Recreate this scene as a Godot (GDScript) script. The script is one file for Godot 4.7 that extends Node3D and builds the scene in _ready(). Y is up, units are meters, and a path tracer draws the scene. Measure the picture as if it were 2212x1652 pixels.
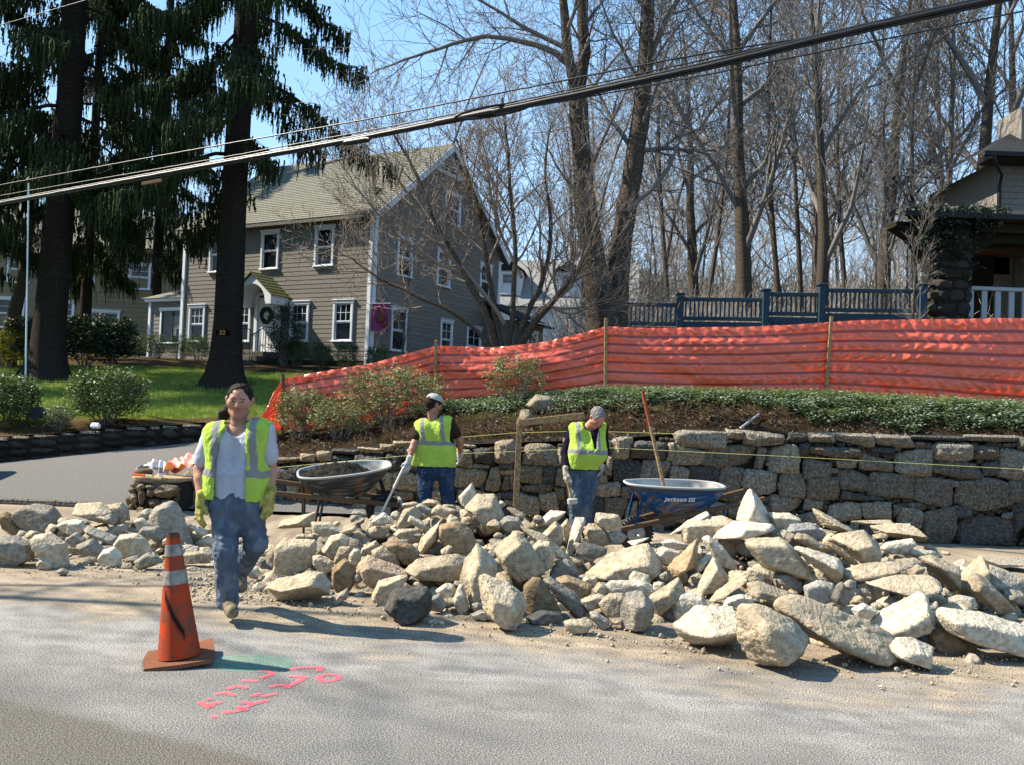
extends Node3D
# A roadside stone wall being rebuilt: a heap of rubble on the road, three men in lime vests, houses and bare trees behind.

const F := 1877.0                       # focal length in the units in which places were measured (picture 2212 x 1652)
var eye := Vector3(0, 1.6, 0)
var view := Basis()
var rng := RandomNumberGenerator.new()
var fine := FastNoiseLite.new()
var rough := FastNoiseLite.new()
var M := {}
var balls := {}

# ---------------------------------------------------------------- measuring
func ray(px: float, py: float) -> Vector3:
	return view * Vector3((px - 1106.0) / F, (826.0 - py) / F, -1.0)

func at(px: float, py: float, d: float) -> Vector3:      # the point seen at (px, py) whose distance along -z is d
	var r := ray(px, py)
	return eye + r * (d / -r.z)

func on_level(px: float, py: float, y := 0.0) -> Vector3:
	var r := ray(px, py)
	return eye + r * ((y - eye.y) / r.y)

func table(x: float, t: Array) -> float:                 # straight lines between pairs x, y
	if x <= t[0]: return t[1]
	for i in range(2, t.size(), 2):
		if x < t[i]:
			return lerpf(t[i - 1], t[i + 1], (x - t[i - 2]) / (t[i] - t[i - 2]))
	return t[t.size() - 1]

func rf(a: float, b: float) -> float:
	return rng.randf_range(a, b)

# ---------------------------------------------------------------- shapes
class MB:
	var v := PackedVector3Array()
	var n := PackedVector3Array()
	var c := PackedColorArray()
	var uv := PackedVector2Array()
	var ix := PackedInt32Array()
	var tint := Color(1, 1, 1)

	func quad(a: Vector3, b: Vector3, d: Vector3, e: Vector3) -> void:      # corners run counter-clockwise seen from outside
		var m := (b - a).cross(d - a)
		if m.length_squared() < 1e-16: m = (d - a).cross(e - a)
		m = m.normalized()
		var s := v.size()
		v.append(a); v.append(b); v.append(d); v.append(e)
		for i in 4:
			n.append(m); c.append(tint)
		uv.append(Vector2(0, 1)); uv.append(Vector2(1, 1)); uv.append(Vector2(1, 0)); uv.append(Vector2(0, 0))
		ix.append_array(PackedInt32Array([s, s + 2, s + 1, s, s + 3, s + 2]))

	func tri(a: Vector3, b: Vector3, d: Vector3) -> void:
		var m := (b - a).cross(d - a).normalized()
		var s := v.size()
		v.append(a); v.append(b); v.append(d)
		for i in 3:
			n.append(m); c.append(tint); uv.append(Vector2(i * 0.5, i % 2))
		ix.append_array(PackedInt32Array([s, s + 2, s + 1]))

	func box(t: Transform3D, size: Vector3, bevel := 0.0) -> void:
		var h := size * 0.5
		var b := minf(bevel, minf(h.x, minf(h.y, h.z)) * 0.9)
		var k := [Vector3.RIGHT, Vector3.UP, Vector3.BACK]
		for a in 3:
			for s in [-1.0, 1.0]:
				var w: Vector3 = k[a] * s
				var p: Vector3 = k[(a + 1) % 3] * s
				var q: Vector3 = k[(a + 2) % 3]
				var hw: float = h[a]; var hp: float = h[(a + 1) % 3] - b; var hq: float = h[(a + 2) % 3] - b
				quad(t * (w * hw - p * hp - q * hq), t * (w * hw + p * hp - q * hq), t * (w * hw + p * hp + q * hq), t * (w * hw - p * hp + q * hq))
		if b <= 0.0: return
		for a in 3:
			var a1 := (a + 1) % 3
			var a2 := (a + 2) % 3
			for s in [-1.0, 1.0]:
				for r in [-1.0, 1.0]:
					var lo := Vector3(); var hi := Vector3(); var lo2 := Vector3(); var hi2 := Vector3()
					lo[a] = -h[a] + b; hi[a] = h[a] - b
					lo[a1] = s * h[a1]; lo[a2] = r * (h[a2] - b); hi[a1] = lo[a1]; hi[a2] = lo[a2]
					lo2[a] = lo[a]; hi2[a] = hi[a]
					lo2[a1] = s * (h[a1] - b); lo2[a2] = r * h[a2]; hi2[a1] = lo2[a1]; hi2[a2] = lo2[a2]
					if s * r > 0: quad(t * lo, t * lo2, t * hi2, t * hi)
					else: quad(t * hi, t * hi2, t * lo2, t * lo)
		for sx in [-1.0, 1.0]:
			for sy in [-1.0, 1.0]:
				for sz in [-1.0, 1.0]:
					var p1 := Vector3(sx * h.x, sy * (h.y - b), sz * (h.z - b))
					var p2 := Vector3(sx * (h.x - b), sy * h.y, sz * (h.z - b))
					var p3 := Vector3(sx * (h.x - b), sy * (h.y - b), sz * h.z)
					if sx * sy * sz > 0: tri(t * p1, t * p2, t * p3)
					else: tri(t * p1, t * p3, t * p2)

	func beam(a: Vector3, b: Vector3, w: float, h: float, bevel := 0.0, up := Vector3.UP) -> void:   # a straight bar, w across, h along "up"
		var z := (b - a).normalized()
		var u := up if absf(up.dot(z)) < 0.98 else Vector3.RIGHT
		var x := u.cross(z).normalized()
		box(Transform3D(Basis(x, z.cross(x), z), (a + b) * 0.5), Vector3(w, h, a.distance_to(b)), bevel)

	func tube(p: PackedVector3Array, r: PackedFloat32Array, sides: int, caps := true) -> void:
		var m := p.size()
		var s := v.size()
		var side := Vector3.ZERO
		var along := 0.0
		for i in m:
			var d := (p[mini(i + 1, m - 1)] - p[maxi(i - 1, 0)]).normalized()
			if i == 0: side = d.cross(Vector3.UP if absf(d.y) < 0.9 else Vector3.RIGHT).normalized()
			else:
				side = (side - d * side.dot(d)).normalized()
				along += p[i].distance_to(p[i - 1])
			var up := d.cross(side)
			for k in sides:
				var a := TAU * k / sides
				var o := side * cos(a) + up * sin(a)
				v.append(p[i] + o * r[i]); n.append(o); c.append(tint); uv.append(Vector2(float(k) / sides, along))
		for i in m - 1:
			for k in sides:
				var a := s + i * sides + k
				var b := s + i * sides + (k + 1) % sides
				ix.append_array(PackedInt32Array([a, a + sides, b, b, a + sides, b + sides]))
		if caps:
			for e in 2:
				var base := s + (m - 1) * sides * e
				var dir := (p[0] - p[1]).normalized() if e == 0 else (p[m - 1] - p[m - 2]).normalized()
				var f := v.size()
				for k in sides:
					v.append(v[base + k]); n.append(dir); c.append(tint); uv.append(Vector2())
				for k in range(1, sides - 1):
					if e == 0: ix.append_array(PackedInt32Array([f, f + k, f + k + 1]))
					else: ix.append_array(PackedInt32Array([f, f + k + 1, f + k]))

	func rod(a: Vector3, b: Vector3, r: float, sides := 8) -> void:
		tube(PackedVector3Array([a, b]), PackedFloat32Array([r, r]), sides)

	func lathe(t: Transform3D, prof: Array, sides: int) -> void:     # pairs (radius, height) from the bottom up
		var s := v.size()
		var m := prof.size()
		for i in m:
			var d: Vector2 = (prof[mini(i + 1, m - 1)] - prof[maxi(i - 1, 0)]).normalized()
			for k in sides:
				var a := TAU * k / sides
				var o := Vector3(cos(a), 0, sin(a))
				v.append(t * (o * prof[i].x + Vector3(0, prof[i].y, 0)))
				n.append((t.basis * (o * d.y - Vector3(0, d.x, 0))).normalized()); c.append(tint); uv.append(Vector2(float(k) / sides, float(i) / (m - 1)))
		for i in m - 1:
			for k in sides:
				var a := s + i * sides + k
				var b := s + i * sides + (k + 1) % sides
				ix.append_array(PackedInt32Array([a, b, a + sides, b, b + sides, a + sides]))

	func ring(t: Transform3D, big: float, small: float, n1: int, n2: int) -> void:      # a torus round the y axis
		var s := v.size()
		for i in n1:
			var o := Vector3(cos(TAU * i / n1), 0, sin(TAU * i / n1))
			for k in n2:
				var q := o * cos(TAU * k / n2) + Vector3.UP * sin(TAU * k / n2)
				v.append(t * (o * big + q * small)); n.append((t.basis * q).normalized()); c.append(tint); uv.append(Vector2(float(i) / n1, float(k) / n2))
		for i in n1:
			for k in n2:
				var a := s + i * n2 + k
				var b := s + i * n2 + (k + 1) % n2
				var a2 := s + ((i + 1) % n1) * n2 + k
				var b2 := s + ((i + 1) % n1) * n2 + (k + 1) % n2
				ix.append_array(PackedInt32Array([a, a2, b, b, a2, b2]))

	func grid(pts: PackedVector3Array, nx: int, ny: int, cols := PackedColorArray()) -> void:     # nx * ny points, rows along y; smooth
		var s := v.size()
		v.append_array(pts)
		for j in ny:
			for i in nx:
				var dx := pts[j * nx + mini(i + 1, nx - 1)] - pts[j * nx + maxi(i - 1, 0)]
				var dy := pts[mini(j + 1, ny - 1) * nx + i] - pts[maxi(j - 1, 0) * nx + i]
				n.append(dx.cross(dy).normalized())
				uv.append(Vector2(float(i) / (nx - 1), float(j) / (ny - 1)))
				c.append(cols[j * nx + i] if cols.size() else tint)
		for j in ny - 1:
			for i in nx - 1:
				var a := s + j * nx + i
				ix.append_array(PackedInt32Array([a, a + nx, a + 1, a + 1, a + nx, a + nx + 1]))

	func prism(poly: PackedVector2Array, t: Transform3D, depth: float) -> void:      # outline in x-y (counter-clockwise), from z = 0 back to -depth
		var ids := Geometry2D.triangulate_polygon(poly)
		for i in range(0, ids.size(), 3):
			var a := poly[ids[i]]; var b := poly[ids[i + 1]]; var d := poly[ids[i + 2]]
			if (b - a).cross(d - a) < 0.0:
				var e := b; b = d; d = e
			tri(t * Vector3(a.x, a.y, 0), t * Vector3(b.x, b.y, 0), t * Vector3(d.x, d.y, 0))
			tri(t * Vector3(a.x, a.y, -depth), t * Vector3(d.x, d.y, -depth), t * Vector3(b.x, b.y, -depth))
		for i in poly.size():
			var a := poly[i]; var b := poly[(i + 1) % poly.size()]
			quad(t * Vector3(a.x, a.y, 0), t * Vector3(a.x, a.y, -depth), t * Vector3(b.x, b.y, -depth), t * Vector3(b.x, b.y, 0))

	func join(o: MB, t := Transform3D()) -> void:
		var s := v.size()
		for i in o.v.size():
			v.append(t * o.v[i]); n.append((t.basis * o.n[i]).normalized())
		c.append_array(o.c); uv.append_array(o.uv)
		for i in o.ix: ix.append(i + s)

	func smooth() -> void:
		n.resize(v.size())
		n.fill(Vector3.ZERO)
		for i in range(0, ix.size(), 3):
			var a := ix[i]; var b := ix[i + 1]; var d := ix[i + 2]
			var m := (v[d] - v[a]).cross(v[b] - v[a])
			n[a] += m; n[b] += m; n[d] += m
		for i in n.size(): n[i] = n[i].normalized()

	func mesh() -> ArrayMesh:
		var a := []
		a.resize(Mesh.ARRAY_MAX)
		a[Mesh.ARRAY_VERTEX] = v
		a[Mesh.ARRAY_NORMAL] = n
		a[Mesh.ARRAY_COLOR] = c
		if uv.size() == v.size(): a[Mesh.ARRAY_TEX_UV] = uv
		a[Mesh.ARRAY_INDEX] = ix
		var m := ArrayMesh.new()
		m.add_surface_from_arrays(Mesh.PRIMITIVE_TRIANGLES, a)
		return m

func mb(tint := Color(1, 1, 1)) -> MB:
	var b := MB.new()
	b.tint = tint
	return b

func spot(p: Vector3, b := Basis()) -> Transform3D:
	return Transform3D(b, p)

# ---------------------------------------------------------------- objects
func tag(o: Node, label: String, category := "", group := "", kind := "") -> Node:
	if label: o.set_meta("label", label)
	if category: o.set_meta("category", category)
	if group: o.set_meta("group", group)
	if kind: o.set_meta("kind", kind)
	return o

func thing(called: String, label: String, category: String, base := Vector3.ZERO, group := "") -> Node3D:
	var o := Node3D.new()
	o.name = called
	o.position = base
	add_child(o, true)
	tag(o, label, category, group)
	return o

func put(called: String, b, mat: Material, parent: Node3D = self, own := false) -> MeshInstance3D:      # a mesh given in the world's places (own: in its parent's)
	var o := MeshInstance3D.new()
	o.name = called
	o.mesh = b.mesh() if b is MB else b
	o.material_override = mat
	if parent != self and not own:
		var t := Transform3D()
		var p: Node3D = parent
		while p != self:
			t = p.transform * t
			p = p.get_parent()
		o.transform = t.affine_inverse()
	parent.add_child(o, true)
	return o

func scatter(called: String, m: Mesh, mat: Material, spots: Array, parent: Node3D = self, tints := PackedColorArray()) -> MultiMeshInstance3D:
	var mm := MultiMesh.new()
	mm.transform_format = MultiMesh.TRANSFORM_3D
	mm.use_colors = tints.size() > 0
	mm.mesh = m
	mm.instance_count = spots.size()
	for i in spots.size():
		mm.set_instance_transform(i, spots[i])
		if tints.size(): mm.set_instance_color(i, tints[i])
	var o := MultiMeshInstance3D.new()
	o.name = called
	o.multimesh = mm
	o.material_override = mat
	if parent != self: o.position = -parent.position
	parent.add_child(o, true)
	o.set_meta("kind", "stuff")
	return o

# ---------------------------------------------------------------- materials
func noise_tex(lo: Color, hi: Color, freq: float, sd: int, oct := 5, mid = null, size := 512, kind := FastNoiseLite.TYPE_SIMPLEX_SMOOTH) -> NoiseTexture2D:
	var f := FastNoiseLite.new()
	f.seed = sd
	f.noise_type = kind
	f.frequency = freq
	f.fractal_octaves = oct
	f.fractal_gain = 0.62
	var t := NoiseTexture2D.new()
	t.width = size; t.height = size
	t.seamless = true
	t.noise = f
	var g := Gradient.new()
	g.set_color(0, lo); g.set_color(1, hi)
	g.set_offset(0, 0.15); g.set_offset(1, 0.85)
	if mid != null: g.add_point(0.5, mid)
	t.color_ramp = g
	return t

func grey(a: float) -> Color:
	return Color(a, a, a)

func lin(r: float, g: float, b: float) -> Color:
	return Color(r, g, b).linear_to_srgb()

func mat(color: Color, rgh := 0.9, tex: Texture2D = null, per_m := 1.0, bump: Texture2D = null, cm := 0.0, vc := true, world := true) -> StandardMaterial3D:
	var m := StandardMaterial3D.new()
	m.albedo_color = color
	m.roughness = rgh
	m.vertex_color_use_as_albedo = vc
	m.metallic_specular = 0.35 if rgh < 0.9 else 0.12
	if tex: m.albedo_texture = tex
	if bump:
		m.heightmap_enabled = true
		m.heightmap_texture = bump
		m.heightmap_scale = cm
	if tex or bump:
		m.uv1_triplanar = true
		m.uv1_world_triplanar = world
		m.uv1_scale = Vector3.ONE * per_m
	return m

# ---------------------------------------------------------------- stones
func ball(k: int) -> Array:                              # directions and triangles of a cube blown up to a ball, k cells a side
	if balls.has(k): return balls[k]
	var dirs := PackedVector3Array()
	var ix := PackedInt32Array()
	var seen := {}
	var frames := [[Vector3.RIGHT, Vector3.UP, Vector3.BACK], [Vector3.LEFT, Vector3.BACK, Vector3.UP], [Vector3.UP, Vector3.BACK, Vector3.RIGHT], [Vector3.DOWN, Vector3.RIGHT, Vector3.BACK], [Vector3.BACK, Vector3.RIGHT, Vector3.UP], [Vector3.FORWARD, Vector3.UP, Vector3.RIGHT]]
	for f in frames:
		var at_ := PackedInt32Array()
		for j in k + 1:
			for i in k + 1:
				var p: Vector3 = f[0] + f[1] * (2.0 * i / k - 1.0) + f[2] * (2.0 * j / k - 1.0)
				var key := Vector3i((p * k).round())
				if not seen.has(key):
					seen[key] = dirs.size()
					p = Vector3(tan(p.x * 0.7), tan(p.y * 0.7), tan(p.z * 0.7))
					dirs.append(p.normalized())
				at_.append(seen[key])
		for j in k:
			for i in k:
				var a := at_[j * (k + 1) + i]; var b := at_[j * (k + 1) + i + 1]; var c := at_[(j + 1) * (k + 1) + i + 1]; var d := at_[(j + 1) * (k + 1) + i]
				if (i + j) % 2: ix.append_array(PackedInt32Array([a, c, b, a, d, c]))
				else: ix.append_array(PackedInt32Array([a, d, b, b, d, c]))
	balls[k] = [dirs, ix]
	return balls[k]

# A stone with a flat outline in x-y (metres round its middle) and the given thickness; opt: up, down, side = how far the faces lean to the front, k = cells, lump = roughness, face = share of thickness in front
func stone(poly: PackedVector2Array, thick: float, sd: int, opt := {}) -> MB:
	var r := RandomNumberGenerator.new()
	r.seed = sd
	var k: int = opt.get("k", 11)
	var b: Array = ball(k)
	var dirs: PackedVector3Array = b[0]
	var nx := PackedFloat32Array(); var ny := PackedFloat32Array(); var nz := PackedFloat32Array()
	var ext := Vector2()
	for p in poly: ext = ext.max(p.abs())
	var m := poly.size()
	var area := 0.0
	for i in m: area += poly[i].cross(poly[(i + 1) % m])
	var front: float = thick * opt.get("face", 0.45)
	for i in m:
		var a := poly[i]; var q := poly[(i + 1) % m]
		var e := q - a
		if e.length() < 1e-4: continue
		var o := Vector2(e.y, -e.x).normalized() * signf(area)
		var h := maxf(o.dot((a + q) * 0.5) * opt.get("swell", 1.0), 0.012)
		var lean: float
		if o.y > 0.0: lean = lerpf(opt.get("side", 26.0), opt.get("up", 30.0), o.y)
		else: lean = lerpf(opt.get("side", 26.0), opt.get("down", 12.0), -o.y)
		if o.x > 0.3 and not opt.has("side"): lean *= 0.7
		lean = deg_to_rad(lean + r.randf_range(-8, 8))
		var back := deg_to_rad(r.randf_range(18, 40))
		for s in 2:
			var w: float = lean if s == 0 else -back
			var hh := h * cos(w)
			nx.append(o.x * cos(w) / hh); ny.append(o.y * cos(w) / hh); nz.append(sin(w) / hh)
	var tilt: Vector2 = opt.get("tilt", Vector2(r.randf_range(-0.2, 0.25), r.randf_range(-0.3, 0.12)))
	var fz := Vector3(tilt.x, tilt.y, 1).normalized()
	nx.append(fz.x / front); ny.append(fz.y / front); nz.append(fz.z / front)
	if not opt.has("flat"):
		var f2 := Vector3(r.randf_range(-0.6, 0.7), r.randf_range(-0.7, 0.5), 1).normalized()
		var h2 := front * r.randf_range(0.98, 1.3)
		nx.append(f2.x / h2); ny.append(f2.y / h2); nz.append(f2.z / h2)
	var bz := Vector3(r.randf_range(-0.2, 0.2), r.randf_range(-0.2, 0.2), -1).normalized()
	var bh := thick - front
	nx.append(bz.x / bh); ny.append(bz.y / bh); nz.append(bz.z / bh)
	var out := mb(opt.get("tint", Color(1, 1, 1)))
	var np := nx.size()
	var size := minf(ext.x, ext.y) + front
	var lump: float = opt.get("lump", 0.042) * size
	var big := 2.2 / size
	var shift := Vector3(r.randf() * 90, r.randf() * 90, r.randf() * 90)
	var lay := Vector3(r.randf_range(-0.3, 0.3), 1, r.randf_range(-0.5, 0.5)).normalized() / size * 3.0       # bedding
	var half := Vector3(ext.x, ext.y, thick * 0.5)
	out.v.resize(dirs.size())
	for i in dirs.size():
		var u := (dirs[i] * half).normalized()
		var most := 0.0
		var next := 0.0
		for j in np:
			var w := nx[j] * u.x + ny[j] * u.y + nz[j] * u.z
			if w > most:
				next = most
				most = w
			elif w > next: next = w
		var g := clampf((next / most - 0.955) / 0.045, 0.0, 1.0)      # worn arrises
		var p := u / (most * (1.0 + 0.022 * g * g))
		var w3 := p + shift
		var band := Vector3(p.x * 0.5, p.y * 2.6, p.z) * 0.8
		p += u * (lump * (0.7 * rough.get_noise_3dv(w3 * big) + 0.5 * rough.get_noise_3dv(w3 * big * 3.7) + 0.5 * absf(rough.get_noise_3dv((band + shift) * big * 2.3)) - 0.1))
		out.v[i] = p
		var sp := fine.get_noise_3dv(w3 * 9.0)
		out.c.append(out.tint * (0.93 + 0.22 * sp))
	out.ix = (b[1] as PackedInt32Array).duplicate()
	out.smooth()
	return out

func outline(w: float, h: float, sd: int, turn := 0.0) -> PackedVector2Array:       # a random blocky outline
	var r := RandomNumberGenerator.new()
	r.seed = sd
	var p := PackedVector2Array()
	var m := r.randi_range(5, 7)
	for i in m:
		var a := TAU * (i + r.randf_range(-0.28, 0.28)) / m
		p.append((Vector2(cos(a), sin(a)) * Vector2(w, h) * 0.5 * r.randf_range(0.85, 1.12)).rotated(turn))
	return p

# ---------------------------------------------------------------- bodies: distance fields meshed as surface nets
class Field:
	var a := PackedVector3Array()
	var b := PackedVector3Array()
	var ra := PackedFloat32Array()
	var rb := PackedFloat32Array()
	var k := PackedFloat32Array()
	var cut := []                       # planes [normal, distance]: kept where normal . p < distance
	var carve: Field = null             # taken away
	var shell := 0.0                    # > 0: a skin of that half thickness

	func cap(p: Vector3, q: Vector3, r1: float, r2: float, soft := 0.03) -> void:
		a.append(p); b.append(q); ra.append(r1); rb.append(r2); k.append(soft)

	func blob(p: Vector3, r: float, soft := 0.02) -> void:
		cap(p, p + Vector3(0, 0.0005, 0), r, r, soft)

	func box() -> AABB:
		var o := AABB(a[0], Vector3.ZERO)
		for i in a.size():
			var m := maxf(ra[i], rb[i])
			o = o.merge(AABB(a[i], Vector3.ZERO).grow(m)).merge(AABB(b[i], Vector3.ZERO).grow(m))
		return o.grow(shell + 0.02)

	func at(p: Vector3) -> float:
		var d := 9.0
		for i in a.size():
			var ab := b[i] - a[i]
			var h := clampf((p - a[i]).dot(ab) / ab.length_squared(), 0.0, 1.0)
			var e := p.distance_to(a[i] + ab * h) - lerpf(ra[i], rb[i], h)
			var s := k[i]
			if absf(d - e) < s:
				var w := s - absf(d - e)
				d = minf(d, e) - w * w / (4.0 * s)
			elif e < d: d = e
		if shell > 0.0: d = absf(d) - shell
		for c in cut: d = maxf(d, c[0].dot(p) - c[1])
		if carve: d = maxf(d, -carve.at(p))
		return d

func nets(f: Field, cell: float, color: Callable, dent := 0.0) -> MB:
	var bx := f.box()
	var lo := bx.position - Vector3.ONE * cell
	var n := Vector3i(((bx.size + Vector3.ONE * cell * 2.0) / cell).ceil())
	n = Vector3i((n.x + 3) / 4 * 4, (n.y + 3) / 4 * 4, (n.z + 3) / 4 * 4)
	var sx := n.x + 1
	var sxy := sx * (n.y + 1)
	var val := PackedFloat32Array()
	val.resize(sxy * (n.z + 1))
	val.fill(9.0)
	var live := []
	for bz in n.z / 4:
		for by in n.y / 4:
			for bxx in n.x / 4:
				var mid := lo + Vector3(bxx * 4 + 2, by * 4 + 2, bz * 4 + 2) * cell
				if absf(f.at(mid)) > cell * 4.6: continue
				live.append(Vector3i(bxx * 4, by * 4, bz * 4))
				for z in range(bz * 4, bz * 4 + 5):
					for y in range(by * 4, by * 4 + 5):
						for x in range(bxx * 4, bxx * 4 + 5):
							var id := x + y * sx + z * sxy
							if val[id] == 9.0:
								var p := lo + Vector3(x, y, z) * cell
								val[id] = f.at(p) + (dent * fine.get_noise_3dv(p * 22.0) if dent > 0.0 else 0.0)
	var out := MB.new()
	var vert := {}
	var off := PackedInt32Array([0, 1, sx, sx + 1, sxy, sxy + 1, sxy + sx, sxy + sx + 1])
	var cn := [Vector3(0, 0, 0), Vector3(1, 0, 0), Vector3(0, 1, 0), Vector3(1, 1, 0), Vector3(0, 0, 1), Vector3(1, 0, 1), Vector3(0, 1, 1), Vector3(1, 1, 1)]
	var edges := [[0, 1], [2, 3], [4, 5], [6, 7], [0, 2], [1, 3], [4, 6], [5, 7], [0, 4], [1, 5], [2, 6], [3, 7]]
	for s in live:
		for z in range(s.z, s.z + 4):
			for y in range(s.y, s.y + 4):
				for x in range(s.x, s.x + 4):
					var id: int = x + y * sx + z * sxy
					var neg := 0
					for q in 8:
						if val[id + off[q]] < 0.0: neg += 1
					if neg == 0 or neg == 8: continue
					var sum := Vector3()
					var cnt := 0
					for e in edges:
						var v0 := val[id + off[e[0]]]
						var v1 := val[id + off[e[1]]]
						if (v0 < 0.0) != (v1 < 0.0):
							sum += (cn[e[0]] as Vector3).lerp(cn[e[1]], v0 / (v0 - v1))
							cnt += 1
					vert[id] = out.v.size()
					out.v.append(lo + (Vector3(x, y, z) + sum / cnt) * cell)
	var step := PackedInt32Array([1, sx, sxy])
	for id in vert:
		for ax in 3:
			var in0: bool = val[id] < 0.0
			if in0 == (val[id + step[ax]] < 0.0): continue
			var u := step[(ax + 1) % 3]
			var w := step[(ax + 2) % 3]
			if not (vert.has(id - u) and vert.has(id - w) and vert.has(id - u - w)): continue
			var q0: int = vert[id]; var q1: int = vert[id - u]; var q2: int = vert[id - u - w]; var q3: int = vert[id - w]
			if in0: out.ix.append_array(PackedInt32Array([q0, q2, q1, q0, q3, q2]))
			else: out.ix.append_array(PackedInt32Array([q0, q1, q2, q0, q2, q3]))
	out.smooth()
	for p in out.v: out.c.append((color as Callable).call(p))
	return out

# ---------------------------------------------------------------- the scene
func _ready() -> void:
	rng.seed = 4711
	fine.seed = 11
	fine.frequency = 1.0
	fine.fractal_octaves = 3
	rough.seed = 12
	rough.frequency = 1.0
	rough.fractal_octaves = 3
	var cam := Camera3D.new()
	cam.name = "camera"
	cam.fov = rad_to_deg(2.0 * atan(826.0 / F))
	view = Basis.from_euler(Vector3(atan(59.0 / F), 0, 0)) * Basis(Vector3.BACK, deg_to_rad(2.2))
	cam.transform = Transform3D(view, eye)
	cam.near = 0.1
	cam.far = 600.0
	add_child(cam)
	var env := Environment.new()
	env.background_mode = Environment.BG_SKY
	var sky := ProceduralSkyMaterial.new()
	sky.sky_top_color = Color(0.40, 0.57, 0.75)
	sky.sky_horizon_color = Color(0.72, 0.83, 0.9)
	sky.sky_curve = 0.16
	sky.ground_bottom_color = Color(0.25, 0.23, 0.2)
	sky.ground_horizon_color = Color(0.55, 0.58, 0.6)
	sky.sun_angle_max = 24.0
	sky.sun_curve = 0.12
	env.sky = Sky.new()
	env.sky.sky_material = sky
	env.background_energy_multiplier = 0.85
	env.tonemap_mode = Environment.TONE_MAPPER_LINEAR
	env.tonemap_exposure = 2.7
	env.sdfgi_enabled = true
	env.ssao_enabled = true
	env.ssil_enabled = true
	var we := WorldEnvironment.new()
	we.name = "world"
	we.environment = env
	add_child(we)
	var sun := DirectionalLight3D.new()
	sun.name = "sun"
	sun.light_energy = 1.6
	sun.light_color = Color(1.0, 0.96, 0.89)
	sun.light_angular_distance = 0.5
	sun.shadow_enabled = true
	sun.directional_shadow_max_distance = 120.0
	var az := deg_to_rad(10.0)
	var el := deg_to_rad(45.0)
	var to_sun := Vector3(-cos(az) * cos(el), sin(el), -sin(az) * cos(el))
	sun.basis = Basis.looking_at(-to_sun, Vector3.UP)
	add_child(sun)
	make_materials()
	make_land()
	make_wall()
	make_house()
	make_right_house()
	make_far_houses()
	make_blue_fence()
	make_trees()
	make_plants()
	make_safety_fence()
	make_cables()
	make_people()
	make_barrows()
	make_site_things()
	make_rubble()

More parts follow.
